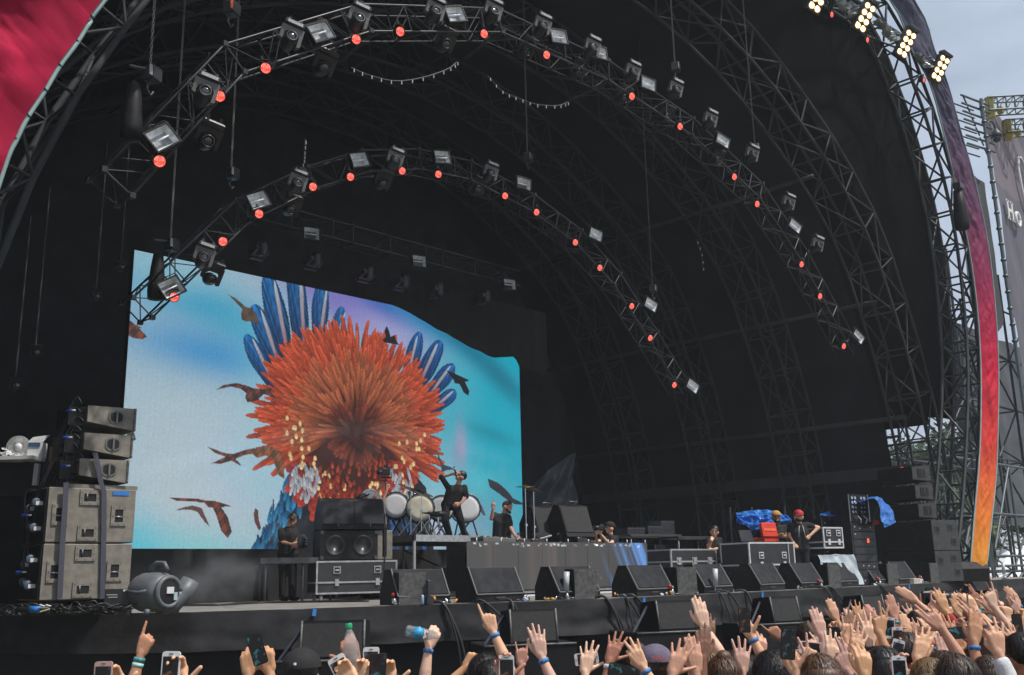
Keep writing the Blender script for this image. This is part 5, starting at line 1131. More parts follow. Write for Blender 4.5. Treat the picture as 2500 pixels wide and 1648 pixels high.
# right speaker stack: two subs and three array boxes, seen from the side
rsd = 24.5; rp = pD(2318, 1392, rsd); 
for k in range(2):
    t = thing('subwoofer', f"black subwoofer of the right speaker stack, {['lower','upper'][k]} one", 'speaker', (rp.x, rp.y, FLOOR+.02+.72*k), facing(30), 'right speaker stack')
    MB().box((0,.75,.36),(.95,1.5,.71), bev=.012).build('cabinet', m_blk, t); MB().box((0,-.006,.36),(.94,.012,.7)).build('front_face', mat('cab_grey', (.05,.05,.05), .7, var=.3, scale=9), t)
    for (x, z) in ((-.28,.5),(.28,.22),(.2,.55)): f = MB().box((x,-.016,z),(.2,.012,.17)).build('handle_plate', mat('cab_grey', (.12,.12,.12), .7), t); MB().box((x,-.024,z),(.12,.008,.1)).build('recess', m_cabd, f)
for k in range(3):
    c = pD(2268-8*k, 1282-46*k, rsd+.2); t = thing('array_speaker', f"grey array speaker on the right stack, {['lowest','middle','topmost'][k]} of three", 'speaker', (c.x, c.y, FLOOR+1.5+.45*k), facing(26), 'right array speakers')
    MB().prism([(-.3,.03),(.3,.0),(.3,.42),(-.3,.36)], 'y', 0, 1.1).build('cabinet', m_blk, t); MB().add([(-.29,-.006,.05),(.29,-.006,.02),(.29,-.006,.4),(-.29,-.006,.34)], [(0,1,2,3)]).build('front_face', MATS['cab_grey'], t); f = MB().box((0,-.012,.2),(.26,.01,.2)).build('handle_plate', m_cabd, t); MB().box((0,-.02,.2),(.03,.01,.18)).build('grip', MATS['cab_grey'], f)
# red clock on the arch leg
ck = thing('clock_display', 'red LED clock showing 6:49 on the right arch leg', 'clock', tuple(pN(2218,1148,12)), 0); ck.rotation_euler = (0,0,facing(20))
MB().box((0,.05,0),(.62,.08,.24)).build('case', m_blk2, ck)
m_dig = mat('clock_red', (.2,.01,.01), .5, var=0, bump=0, emit=(1,.09,.05), es=1.6)
SEG = {'6':'acdefg','4':'bcfg','9':'abcdfg','p':'abefg','m':'abcef'}
def digit(ch, x, s_):
    for sgm in SEG[ch]:
        w, h = .075*s_, .15*s_; c, d_ = {'a':((0,h/2),(w,.016)),'g':((0,0),(w,.016)),'d':((0,-h/2),(w,.016)),'f':((-w/2,h/4),(.016,h/2)),'b':((w/2,h/4),(.016,h/2)),'e':((-w/2,-h/4),(.016,h/2)),'c':((w/2,-h/4),(.016,h/2))}[sgm]
        MB().box((x+c[0], .0, c[1]),(d_[0],.012,d_[1])).build('segment', m_dig, ck)
digit('6',-.2,1); digit('4',-.05,1); digit('9',.08,1); digit('p',.2,.6)
for z in (.035,-.035): MB().box((-.125,0,z),(.018,.012,.018)).build('segment', m_dig, ck)
# end speaker lying on its side at the far right of the edge
es_ = thing('barrel_speaker', 'dark rounded speaker lying at the right end of the stage edge', 'speaker', tuple(pD(2360,1408,25.2)), facing(20)); es_.location.z = FLOOR
MB().prism([(-.3,0),(-.36,.3),(-.2,.46),(.2,.5),(.38,.3),(.36,.0)], 'x', -.55, .4).build('cabinet', m_blk, es_); MB().lathe([(.001,.0),(.15,.0),(.2,.01),(.22,0),(.2,-.03)], c=(.42,0.05,.25), axis=(1,0,0), n=22).build('driver', m_blk2, es_, True)
# ------------------------------------------------------------------ people
SKIN = {'light': mat('skin_light', (.72,.39,.25), .5, var=.1, scale=14, bump=.08, bscale=90), 'pale': mat('skin_pale', (.78,.48,.355), .5, var=.1, scale=14, bump=.08, bscale=90), 'tan': mat('skin_tan', (.6,.3,.165), .5, var=.1, scale=14, bump=.08, bscale=90), 'brown': mat('skin_brown', (.27,.135,.08), .5, var=.1, scale=14, bump=.08, bscale=90), 'dark': mat('skin_dark', (.06,.034,.024), .42, var=.12, scale=14, bump=.08, bscale=90)}
for m_ in SKIN.values():
    n = m_.node_tree; b = n.nodes['Principled BSDF']; l = b.inputs['Base Color'].links[0]; src = l.from_socket; oi = n.nodes.new('ShaderNodeObjectInfo'); hs = n.nodes.new('ShaderNodeHueSaturation')
    r1 = n.nodes.new('ShaderNodeMapRange'); r1.inputs[3].default_value = .72; r1.inputs[4].default_value = 1.12; r2 = n.nodes.new('ShaderNodeMapRange'); r2.inputs[3].default_value = .485; r2.inputs[4].default_value = .512
    n.links.new(oi.outputs['Random'], r1.inputs[0]); n.links.new(oi.outputs['Random'], r2.inputs[0]); n.links.new(r1.outputs[0], hs.inputs['Value']); n.links.new(r2.outputs[0], hs.inputs['Hue']); n.links.new(src, hs.inputs['Color']); n.links.new(hs.outputs[0], b.inputs['Base Color'])
    b.inputs['Subsurface Weight'].default_value = .12; b.inputs['Subsurface Radius'].default_value = (.012,.005,.003); b.inputs['Subsurface Scale'].default_value = 1
def hair_mat(name, c):
    if name in MATS: return MATS[name]
    m = mat(name, c, .45, var=.1, bump=0); n = m.node_tree; b = n.nodes['Principled BSDF']; t = n.nodes.new('ShaderNodeTexCoord'); mp_ = n.nodes.new('ShaderNodeMapping'); mp_.inputs['Scale'].default_value = (60,60,6)
    q = n.nodes.new('ShaderNodeTexNoise'); q.inputs['Scale'].default_value = 1.5; bp = n.nodes.new('ShaderNodeBump'); bp.inputs['Strength'].default_value = .45; bp.inputs['Distance'].default_value = .012
    n.links.new(t.outputs['Object'], mp_.inputs[0]); n.links.new(mp_.outputs[0], q.inputs[0]); n.links.new(q.outputs[0], bp.inputs['Height']); n.links.new(bp.outputs[0], b.inputs['Normal']); return m
HAIR = {'black': hair_mat('hair_black', (.012,.011,.011)), 'brown': hair_mat('hair_brown', (.045,.028,.018)), 'chestnut': hair_mat('hair_chestnut', (.09,.045,.022)), 'blond': hair_mat('hair_blond', (.17,.105,.048)), 'red': hair_mat('hair_red', (.22,.09,.035))}
CLO = {k: mat('cloth_'+k, c, .85, var=.15, scale=20, bump=.3, bscale=30) for k, c in {'black':(.014,.014,.015),'navy':(.02,.03,.07),'blue':(.03,.09,.3),'white':(.62,.62,.63),'grey':(.16,.16,.17),'red':(.35,.03,.03),'denim':(.06,.09,.15),'purple':(.13,.11,.16),'olive':(.09,.09,.05),'pink':(.5,.22,.26)}.items()}
POSES = {  # curls index..pinky, spread degrees, thumb
 'open': ((.06,.05,.08,.1), (10,3,-5,-14), 'out'), 'spread': ((.05,.02,.06,.1), (15,4,-7,-19), 'wide'), 'relaxed': ((.28,.3,.34,.4), (8,2,-4,-10), 'out'), 'flat': ((.05,.04,.05,.08), (3,1,-2,-5), 'out'),
 'point': ((.02,.92,.95,.95), (4,0,0,0), 'in'), 'v': ((.0,.0,.95,.95), (12,-10,0,0), 'in'), 'rock': ((.03,.92,.92,.05), (6,0,0,-14), 'in'), 'fist': ((.95,.97,.97,.95), (0,0,0,0), 'in'),
 'hold': ((.42,.46,.5,.55), (6,2,-3,-8), 'wide'), 'ok': ((.62,.25,.12,.08), (4,4,-6,-18), 'in'), 'gun': ((.02,.06,.9,.95), (4,0,0,0), 'wide'), 'grip': ((.62,.66,.7,.74), (3,1,-1,-3), 'wide')}
FING = [((.031,0,.088),(.041,.026,.021),.0108), ((.010,0,.094),(.045,.03,.023),.0111), ((-.012,0,.089),(.041,.027,.022),.0106), ((-.032,0,.078),(.033,.02,.018),.0094)]
def hand(mb, M, pose, mir):
    curls, spr, th = POSES[pose]
    T = lambda v: M @ Vector((v[0]*mir, v[1], v[2]))
    def cap(a, b, r0, r1): mb.capsule(T(a), T(b), r0, r1, 8, 3)
    for k, (kn, L, r) in enumerate(FING):
        cap((kn[0]*.55, 0, .008), kn, .0165, .0145)
        c, sp_ = curls[k], math.radians(spr[k]); ang = 0; p = Vector(kn)
        for j, (l, mx_) in enumerate(zip(L, (78, 98, 62))):
            ang += math.radians(mx_)*c; d_ = Vector((math.sin(sp_)*math.cos(ang), -math.sin(ang), math.cos(ang)*math.cos(sp_))); q_ = p+d_*l
            cap(p, q_, r*(1-.09*j), r*(.91-.09*j)); p = q_
    cap((.02,-.004,.015), (.026,-.006,.07), .016, .015); cap((-.022,-.004,.012), (-.026,-.004,.062), .015, .014); cap((0,-.006,.02), (0,-.006,.06), .018, .017)
    if th == 'out': P = [(.022,-.008,.018),(.046,-.02,.05),(.058,-.024,.082),(.06,-.022,.106)]
    elif th == 'wide': P = [(.022,-.008,.018),(.052,-.016,.042),(.08,-.022,.062),(.1,-.024,.078)]
    else: P = [(.022,-.01,.02),(.04,-.03,.048),(.026,-.048,.074),(.004,-.05,.084)]
    for a, b, r in zip(P, P[1:], (.0155,.0128,.0112)): cap(a, b, r, r*.88)
def frame(P, H, Y):
    z = H.normalized(); y = (Y-z*Y.dot(z)).normalized(); x = y.cross(z); M = Matrix.Identity(4)
    for i in range(3): M[i][0] = x[i]; M[i][1] = y[i]; M[i][2] = z[i]; M[i][3] = P[i]
    return M
def soft(mb, name, m, parent, voxel, world=True, smooth=1):
    o = mb.build(name, m, parent, True, world); r = o.modifiers.new('remesh', 'REMESH'); r.mode = 'VOXEL'; r.voxel_size = voxel; r.use_smooth_shade = True
    if smooth: s_ = o.modifiers.new('smooth', 'SMOOTH'); s_.factor = .5; s_.iterations = smooth
    return o
def head(mb, c, fwd, up=ZUP, s_=1.0):
    """skull, jaw, nose, ears on local axes"""
    f = fwd.normalized(); u_ = (up-f*up.dot(f)).normalized(); x = f.cross(u_)
    W_ = lambda a, b, h: c + x*a*s_ + f*b*s_ + u_*h*s_
    for (p, q, r0, r1) in (((0,-.02,.03),(0,.015,.035),.082,.078), ((0,.02,-.03),(0,.045,-.06),.062,.05), ((0,.055,-.075),(0,.06,-.08),.04,.036), ((-.04,.0,-.02),(.04,.0,-.02),.06,.06), ((0,.085,.015),(0,.103,-.02),.011,.015), ((-.076,0,.0),(-.08,-.005,-.02),.014,.012), ((.076,0,.0),(.08,-.005,-.02),.014,.012), ((-.03,.075,.03),(.03,.075,.03),.016,.016), ((-.012,.09,-.055),(.012,.09,-.055),.011,.011)):
        mb.capsule(W_(*p), W_(*q), r0*s_, r1*s_, 10, 4)
    return W_, x, f, u_
def hair(parent, c, fwd, kind, style='short', up=ZUP, seed=0, s_=1.0):
    f = fwd.normalized(); u_ = (up-f*up.dot(f)).normalized(); x = f.cross(u_); mb = MB(); n, m = 32, 16; V = []
    r = .104 if style != 'buzz' else .098; r += .012*(style == 'curly')
    for i in range(m+1):
        a = math.pi*.74*i/m
        for j in range(n):
            q = 2*math.pi*j/n; d_ = x*math.sin(a)*math.cos(q)*.92 + f*math.sin(a)*math.sin(q)*1.08 + u_*math.cos(a)
            front = max(0, math.sin(q))
            aa = min(a, math.pi*(.74-.40*front)); d_ = x*math.sin(aa)*math.cos(q)*.92 + f*math.sin(aa)*math.sin(q)*1.06 + u_*math.cos(aa)
            sw_ = Vector((math.cos(q+a*.9)*2.2+seed, math.sin(q+a*.9)*2.2, a*.7)); k = 1+.07*mnoise.noise(d_*3+Vector((seed,0,0)))+(.16*mnoise.noise(d_*11+Vector((seed,3,0))) if style == 'curly' else (.09*mnoise.noise(sw_*1.6)+.06*mnoise.noise(sw_*4.5))*min(1, a*1.5)*(.3 if style == 'buzz' else 1))
            V.append(c + u_*.028*s_ - f*.008*s_ + d_*r*k*s_)
    F = [(i*n+j, i*n+(j+1) % n, (i+1)*n+(j+1) % n, (i+1)*n+j) for i in range(m) for j in range(n)]
    mb.add(V, F)
    if style != 'buzz':
        rh = random.Random(seed*13+5); SV = []; SF = []
        for i in range(260 if style != 'curly' else 420):
            q = rh.uniform(0, 6.283); a0 = rh.uniform(0, 1.3); swl = rh.uniform(-.25, .55); ln_ = rh.uniform(.5, 1.1); lift = rh.uniform(.0, .012)+(.014*rh.random() if style == 'curly' else 0); wd_ = rh.uniform(.0012, .0026); P_ = []
            for k_ in range(4):
                a = a0+ln_*k_/3; qq = q+swl*k_/3+(rh.uniform(-.4, .4) if style == 'curly' else 0); front = max(0, math.sin(qq)); aa = min(a, math.pi*(.76-.40*front)); d_ = x*math.sin(aa)*math.cos(qq)*.92 + f*math.sin(aa)*math.sin(qq)*1.06 + u_*math.cos(aa)
                P_.append((c + u_*.028*s_ - f*.008*s_ + d_*(r*1.05+lift*(.4+.6*k_/3))*s_, (x*-math.sin(qq)+f*math.cos(qq))*wd_))
            b_ = len(SV)
            for p_, w_ in P_: SV += [p_-w_, p_+w_]
            SF += [(b_+2*k_, b_+2*k_+1, b_+2*k_+3, b_+2*k_+2) for k_ in range(3)]
        mb.add(SV, SF)
    if style == 'long':
        b = c-f*.045; mb.tube(spline([b+u_*.06, b-u_*.06-f*.02, b-u_*.17-f*.015, b-u_*.3], 3), [.085,.088,.09,.092,.095,.095,.09,.08,.07,.05], 12, sx=1)
    if style == 'bun': mb.ball(tuple(c-f*.03+u_*.125), (.045,.045,.04), 10, 8)
    return mb.build('hair', HAIR[kind], parent, True, True)
def cap_hat(parent, c, fwd, m, up=ZUP, backwards=False, brim=True, name='cap'):
    f = fwd.normalized(); u_ = (up-f*up.dot(f)).normalized(); x = f.cross(u_); mb = MB(); n, k = 18, 7; V = []
    for i in range(k+1):
        a = math.pi*.5*i/k
        for j in range(n): q = 2*math.pi*j/n; V.append(c + u_*.045 + (x*math.sin(a)*math.cos(q)*.107 + f*math.sin(a)*math.sin(q)*.122 + u_*math.cos(a)*.1))
    mb.add(V, [(i*n+j, i*n+(j+1) % n, (i+1)*n+(j+1) % n, (i+1)*n+j) for i in range(k) for j in range(n)])
    if brim:
        s_ = -1 if backwards else 1; B = []
        for r in (.1,.19):
            for j in range(9): q = math.radians(20+140*j/8); B.append(c + u_*(.045-.02*(r > .1)) + x*math.cos(q)*(.104 if r < .11 else .095) + f*s_*math.sin(q)*r)
        mb.add(B + [b-u_*.006 for b in B], [(j, j+1, 9+j+1, 9+j) for j in range(8)] + [(18+j, 18+9+j, 18+9+j+1, 18+j+1) for j in range(8)])
    return mb.build(name, m, parent, True, True)
def band(parent, P, F, m, off=.0, r=.031, h=.022):
    c = P - F*(.03+off); MB().lathe([(r-.003,-h/2),(r+.001,-h/2),(r+.001,h/2),(r-.003,h/2)], c=tuple(c), axis=tuple(F), n=16, caps=False).build('wristband', m, parent, True, True)
m_wb = {'blue': mat('band_blue', srgb(60,125,185), .6, var=.5, scale=60, bump=0), 'teal': mat('band_teal', srgb(60,140,150), .6, var=.5, scale=60, bump=0), 'mint': mat('band_mint', srgb(165,215,205), .6, var=.15, scale=60, bump=0), 'coral': mat('band_coral', srgb(225,110,85), .6, var=.2, bump=0), 'dark': mat('band_dark', srgb(35,50,65), .6, var=.3, scale=60, bump=0), 'red': mat('band_red', srgb(190,50,50), .6, var=.2, bump=0), 'white': mat('band_white', srgb(225,225,230), .6, var=.2, scale=40, bump=0)}
m_phs = {}
def phone_screen(k):
    if k in m_phs: return m_phs[k]
    m = bpy.data.materials.new('phone_screen'); m.use_nodes = True; n = m.node_tree; b = n.nodes['Principled BSDF']; b.inputs['Base Color'].default_value = (.01,.01,.012,1); b.inputs['Roughness'].default_value = .12
    t = n.nodes.new('ShaderNodeTexCoord'); g_ = n.nodes.new('ShaderNodeTexNoise'); g_.inputs['Scale'].default_value = 18+3*k; c = n.nodes.new('ShaderNodeValToRGB'); c.color_ramp.elements[0].position = .56; c.color_ramp.elements[0].color = (.006,.006,.008,1); c.color_ramp.elements[1].position = .72; c.color_ramp.elements[1].color = [(.05,.25,.3,1),(.25,.09,.05,1),(.1,.14,.2,1)][k % 3]
    n.links.new(t.outputs['Object'], g_.inputs[0]); n.links.new(g_.outputs[0], c.inputs[0]); n.links.new(c.outputs[0], b.inputs['Emission Color']); b.inputs['Emission Strength'].default_value = .9; m.cycles.emission_sampling = 'NONE'; m_phs[k] = m; return m
m_phw = mat('phone_white', (.75,.74,.74), .3, var=.04, bump=0); m_phb = mat('phone_black', (.015,.015,.017), .25, var=0, bump=0); m_phr = mat('phone_rose', (.65,.42,.36), .3, .3, var=0, bump=0)
PH = [0]
def phone(label, C, up, m, land=False, back=False, tilt=None):
    """C centre, up: long axis direction; the screen faces the camera"""
    y = (tilt or FLAT); M_ = frame(C, up, y).to_euler(); t = thing('smartphone', label, 'phone', tuple(C), rot=M_, group='raised phones'); PH[0] += 1
    w, h, th = .072, .148, .009; P = []
    for cx, cz, a0 in ((w/2-.011,h/2-.011,0),(-w/2+.011,h/2-.011,90),(-w/2+.011,-h/2+.011,180),(w/2-.011,-h/2+.011,270)):
        for k in range(4): a = math.radians(a0+30*k); P.append((cx+.011*math.cos(a), cz+.011*math.sin(a)))
    MB().prism(P, 'y', -th/2, th/2).build('body', m, t)
    if back: MB().box((-.02,-th/2-.001,h/2-.018),(.014,.003,.014)).build('camera_lens', m_glass, t)
    else:
        e = .019 if m is not m_phb else .004
        MB().add([(-w/2+.005,-th/2-.0008,-h/2+e),(w/2-.005,-th/2-.0008,-h/2+e),(w/2-.005,-th/2-.0008,h/2-e),(-w/2+.005,-th/2-.0008,h/2-e)], [(0,1,2,3)]).build('screen', phone_screen(PH[0] % 6), t)
        MB().box((0,-th/2-.001,h/2-.009),(.016,.002,.003)).build('earpiece', m_phb, t)
        if e > .01: MB().lathe([(.001,-.001),(.006,-.0008),(.0065,0)], c=(0,-th/2-.0006,-h/2+.009), axis=(0,1,0), n=12).build('button', m_phr, t)
    return t
def crowd(label, d, w, fore, tip, pose='open', skin='light', arm=1, shirt='black', hairc='brown', style='short', bands=(), palm=False, sleeve=None, vox=None, mir=None, second=None, hat=None, headless=False, tiltf=.12):
    """one spectator; w=wrist px, fore=lower forearm px, tip=fingertip px"""
    vox = vox or (.0065 if d < 7.5 else .009)
    P = pD(*w, d); F = (P-pD(*fore, d)).normalized(); F = (F+FLAT*tiltf).normalized(); H = (pD(*tip, d)-P).normalized(); H = (H+FLAT*.08).normalized()
    E = P-F*.245; ud = (F*.45+ZUP*.75+FLAT*.1).normalized(); Sh = E-ud*.27
    nb = Sh-SIDE*(.19*arm)+ZUP*.03-FLAT*.03; hc = nb+ZUP*.20+FLAT*.02
    base = Vector((nb.x, nb.y, 0)); t = thing('person', label, 'person', tuple(base), group='festival crowd')
    mb = MB(); Y = (-FLAT if not palm else FLAT); hand(mb, frame(P, H, Y), pose, mir or arm)
    def armt(P, F, E, Sh):
        mb.capsule(P+F*.012, P-F*.05, .023, .027, 10, 3); mb.capsule(P-F*.04, P-F*.15, .027, .038, 10, 3); mb.capsule(P-F*.14, E, .038, .036, 10, 3); mb.capsule(E, E.lerp(Sh, .55), .038, .045, 10, 3); mb.capsule(E.lerp(Sh, .5), Sh, .045, .052, 10, 3)
    armt(P, F, E, Sh)
    Sh2 = nb+SIDE*(-.19*arm)-ZUP*.03
    if second:
        w2, f2, t2_, pose2 = second; P2 = pD(*w2, d); F2 = (P2-pD(*f2, d)).normalized(); F2 = (F2+FLAT*.12).normalized(); E2 = P2-F2*.245; hand(mb, frame(P2, (pD(*t2_, d)-P2).normalized(), Y), pose2, -(mir or arm)); armt(P2, F2, E2, Sh2)
    else:
        E2 = Sh2-ZUP*.28+SIDE*(-.05*arm); P2 = E2-ZUP*.2+FLAT*.1; armt(P2, (P2-E2).normalized(), E2, Sh2); hand(mb, frame(P2, (P2-E2).normalized(), SIDE*arm), 'relaxed', -arm)
    mb.capsule(nb-ZUP*.02, hc-ZUP*.06, .058, .055); head(mb, hc, FLAT)
    mb.capsule(nb-ZUP*.08-SIDE*.1, nb-ZUP*.08+SIDE*.1, .07, .07)
    soft(mb, 'body', SKIN[skin], t, vox)
    pel = nb-ZUP*.5; s_ = MB(); 
    s_.capsule(nb-ZUP*.1-SIDE*.12, nb-ZUP*.1+SIDE*.12, .095, .095); s_.capsule(nb-ZUP*.15, pel, .15, .135, 14, 4); s_.capsule(nb-ZUP*.13-SIDE*.06, pel-SIDE*.06, .13, .12); s_.capsule(nb-ZUP*.13+SIDE*.06, pel+SIDE*.06, .13, .12)
    fr_ = {None:.45, 'short':.45, 'long':1.0, 'none':.0}[sleeve]
    def slv(Sh, E, P, k):
        if k <= 0: return
        if k <= .5: s_.capsule(Sh, Sh.lerp(E, k), .068, .062)
        else: s_.capsule(Sh, E, .066, .056); s_.capsule(E, E.lerp(P, .8), .056, .044)
    slv(Sh, E, P, fr_); slv(Sh2, E2, P2, fr_)
    soft(s_, 'shirt', CLO[shirt], t, .02)
    tr = MB(); gp = pel-ZUP*.05
    for k in (-1, 1): kn = Vector((gp.x, gp.y, gp.z*.5))+SIDE*(.1*k); an = Vector((gp.x, gp.y, .06))+SIDE*(.1*k); tr.capsule(gp+SIDE*(.08*k), kn, .105, .075); tr.capsule(kn, an, .075, .05)
    tr.capsule(gp-SIDE*.07, gp+SIDE*.07, .125, .125); soft(tr, 'trousers', CLO['denim'], t, .03)
    sh_ = MB()
    for k in (-1, 1): a_ = Vector((gp.x, gp.y, .045))+SIDE*(.1*k); sh_.capsule(a_-FLAT*.04, a_+FLAT*.14, .045, .04)
    sh_.build('shoes', CLO['black'], t, True, True)
    if hat: cap_hat(t, hc, FLAT, CLO[hat] if hat in CLO else hat)
    elif hairc: hair(t, hc, FLAT, hairc, style, seed=len(label)*1.7)
    for i, b in enumerate(bands): band(t, P, F, m_wb[b], .03*i, .031 if d > 5.6 else .033)
    return P, F, H
# ---- crowd, left to right
def mid(P, H, k=.1, toward=.035): return P+H*k-FLAT*toward
crowd('raised tanned hand pointing one finger up at far left, two wristbands', 6.0, (344,1597), (331,1648), (365,1535), 'point', 'tan', 1, 'black', 'brown', bands=('teal','mint'), mir=1)
P, F, H = crowd('hand at bottom left holding up a white phone, wrist below the frame', 4.2, (437,1690), (440,1740), (432,1640), 'hold', 'light', 1, 'grey', 'brown', palm=True, style='long')
phone('white phone with rose rim held upright at bottom left', pD(416,1638,4.15), ZUP+SIDE*.03, m_phw)
P, F, H = crowd('fingertips behind a gold phone at the bottom left corner', 4.3, (290,1710), (300,1760), (275,1650), 'hold', 'light', 1, 'navy', 'black', palm=True)
phone('gold rimmed phone at the bottom left corner', pD(251,1662,4.2), ZUP, m_phr)
crowd('blond spectator filming with both hands, fingers spread around a black phone', 5.2, (607,1645), (607,1690), (606,1580), 'hold', 'tan', -1, 'white', 'blond', 'long', palm=False, second=((658,1638),(668,1690),(640,1572),'grip'))
phone('black phone held sideways-up between two hands', pD(628,1586,5.1), ZUP+SIDE*-.35, m_phb)
P, F, H = crowd('hand lifting a water bottle with green cap, thin dark bracelet', 4.9, (866,1622), (866,1665), (850,1572), 'grip', 'tan', 1, 'navy', 'brown', bands=('dark',))
bt = thing('water_bottle', 'clear water bottle with green cap gripped in a raised hand', 'bottle', tuple(pD(858,1592,4.85))); m_bt = mat('bottle_clear', (.8,.9,.95), .05, var=.1, scale=25, bump=.4, bscale=35, trans=.85)
MB().lathe([(.028,-.1),(.033,-.09),(.033,0),(.034,.02),(.03,.05),(.022,.08),(.0125,.1),(.0125,.108)], axis=(-.08,.1,1), n=18).build('bottle', m_bt, bt, True); MB().lathe([(.016,.106),(.0165,.108),(.0165,.128),(.014,.13)], axis=(-.08,.1,1), n=16).build('cap', mat('cap_green', srgb(20,150,95), .4, var=0, bump=0), bt, True)
crowd('hand below the green capped bottle holding a tilted white phone', 4.3, (872,1690), (880,1740), (850,1655), 'hold', 'light', 1, 'black', 'brown', palm=True)
phone('white phone tilted left, left of two upright phones', pD(838,1643,4.3), ZUP+SIDE*-.55, m_phw)
crowd('two hands framing a white and a black phone at bottom centre left', 4.6, (888,1690), (880,1740), (895,1625), 'hold', 'light', -1, 'grey', 'black', palm=True, second=((948,1690),(955,1740),(944,1640),'hold'))
phone('white phone held upright, left of the black one touching it', pD(906,1622,4.7), ZUP, m_phw); phone('black phone held upright in front of the white one', pD(922,1640,4.5), ZUP+SIDE*.04, m_phb)
P, F, H = crowd('bare arm waving a blue labelled water bottle sideways', 6.5, (1047,1577), (1038,1648), (1062,1540), 'grip', 'pale', 1, 'black', 'brown', bands=('blue',))
bt2 = thing('water_bottle', 'water bottle with blue label held lying sideways', 'bottle', tuple(pD(1030,1547,6.45))); ax_ = tuple((-SIDE*.97+ZUP*.22)); ax_ = (ax_[0], ax_[1], ax_[2])
MB().lathe([(.012,-.1),(.013,-.085),(.028,-.05),(.034,-.02),(.034,.09),(.03,.1),(.02,.102)], axis=ax_, n=18).build('bottle', m_bt, bt2, True); MB().lathe([(.0346,-.01),(.0349,-.01),(.0349,.05),(.0346,.05)], axis=ax_, n=18, caps=False).build('label', mat('label_blue', srgb(60,160,205), .4, var=.4, scale=50, bump=0), bt2, True)
crowd('raised fist on a forearm slanting up from the left', 7.0, (1137,1628), (1110,1655), (1158,1600), 'fist', 'tan', -1, 'black', 'black', mir=-1)
crowd('hand pointing up with blue wristband, forearm slanting right', 6.4, (1203,1540), (1236,1615), (1186,1488), 'point', 'light', 1, 'black', 'black', bands=('blue',), mir=1, hat=None)
crowd('hand lifting a white phone in front of a dark head', 5.0, (1232,1668), (1232,1720), (1230,1640), 'hold', 'light', 1, 'black', 'black', palm=True); phone('white phone before the dark head left of centre', pD(1237,1640,4.95), ZUP, m_phw)
crowd('hand making horns with index and little finger up', 7.4, (1272,1622), (1270,1660), (1275,1575), 'rock', 'light', 1, 'grey', 'brown', mir=-1)
crowd('wide open pale hand with blue wristband near the centre', 6.2, (1322,1602), (1344,1652), (1308,1535), 'open', 'pale', 1, 'pink', 'brown', 'long', bands=('blue',), mir=1)
crowd('hand with spread fingers covering a phone, in front of a blond head', 6.4, (1428,1642), (1432,1690), (1438,1588), 'spread', 'pale', -1, 'white', 'blond', 'short', mir=-1); phone('pale phone half hidden behind spread fingers', pD(1432,1608,6.5), SIDE+ZUP*.1, m_phw)
crowd('open hand with pale blue wristband tag tilting right', 6.4, (1488,1615), (1480,1660), (1508,1560), 'spread', 'tan', -1, 'black', 'brown', bands=('white',), mir=-1)
crowd('pinching hand with blue wristband before a blue shirt', 6.0, (1570,1628), (1592,1665), (1548,1590), 'ok', 'light', 1, 'navy', 'black', bands=('blue',), mir=1)
phone('dark phone lying flat at the bottom centre right', pD(1518,1640,5.6), SIDE+ZUP*-.25, m_phb)
crowd('large open hand with fanned fingers leaning right', 5.4, (1642,1645), (1632,1690), (1663,1590), 'spread', 'light', -1, 'olive', 'brown', mir=-1)
crowd('hand with closed upright fingers and dark wristband', 5.6, (1700,1640), (1700,1690), (1694,1592), 'flat', 'light', 1, 'black', 'brown', bands=('dark',), mir=1)
crowd('tanned brown hand with pale nails held upright', 5.7, (1716,1610), (1712,1660), (1718,1548), 'flat', 'brown', -1, 'black', 'black', mir=-1)
crowd('long pale arm stretched high with open hand and ring', 6.5, (1720,1530), (1762,1605), (1708,1478), 'flat', 'pale', 1, 'grey', 'blond', 'bun', bands=('teal',), mir=1)
crowd('darker hand just behind the long pale arm', 7.6, (1735,1560), (1745,1610), (1730,1500), 'open', 'brown', 1, 'black', 'black', mir=1)
P, F, H = crowd('thick arm holding a black phone up high, blue wristband', 6.5, (1834,1552), (1866,1618), (1816,1518), 'hold', 'light', 1, 'red', 'black', 'curly', bands=('blue',), palm=True, mir=1); phone('black phone held high by the thick arm', pD(1817,1514,6.35), ZUP+SIDE*.02, m_phb)
crowd('open pale hand waving low with spread fingers', 6.0, (1812,1640), (1808,1690), (1812,1590), 'spread', 'pale', 1, 'white', 'blond', mir=1)
crowd('hand pressing the screen of a big dark phone', 5.2, (1944,1640), (1948,1690), (1925,1598), 'hold', 'light', 1, 'white', 'brown', sleeve='long', palm=True, mir=1); phone('big black phone tilted right in front of the crowd', pD(1924,1572,5.1), ZUP+SIDE*.12, m_phb); phone('small black phone low beside the big dark one', pD(1933,1642,5.6), ZUP, m_phb)
crowd('hand pointing left past the big dark phone', 8.0, (1908,1558), (1925,1582), (1888,1538), 'point', 'tan', 1, 'black', 'black', mir=1)
crowd('hand with dark watch strap holding a small white phone sideways', 6.6, (1965,1605), (1960,1650), (1978,1585), 'hold', 'light', -1, 'grey', 'blond', 'long', bands=('dark',)); phone('small white phone held sideways among the arms', pD(1980,1582,6.4), SIDE+ZUP*-.12, m_phw)
crowd('slim pale hand tilted back, forearm rising straight', 6.9, (2007,1553), (2016,1615), (1996,1508), 'flat', 'pale', 1, 'white', 'brown', mir=1)
crowd('small distant hand pointing up left with a hanging tag', 9.2, (2042,1512), (2056,1545), (2032,1480), 'flat', 'light', 1, 'black', 'brown', mir=1)
crowd('spread hand with a wrist watch above the others', 8.6, (2099,1524), (2104,1560), (2095,1480), 'spread', 'tan', 1, 'black', 'black', bands=('dark',), mir=1)
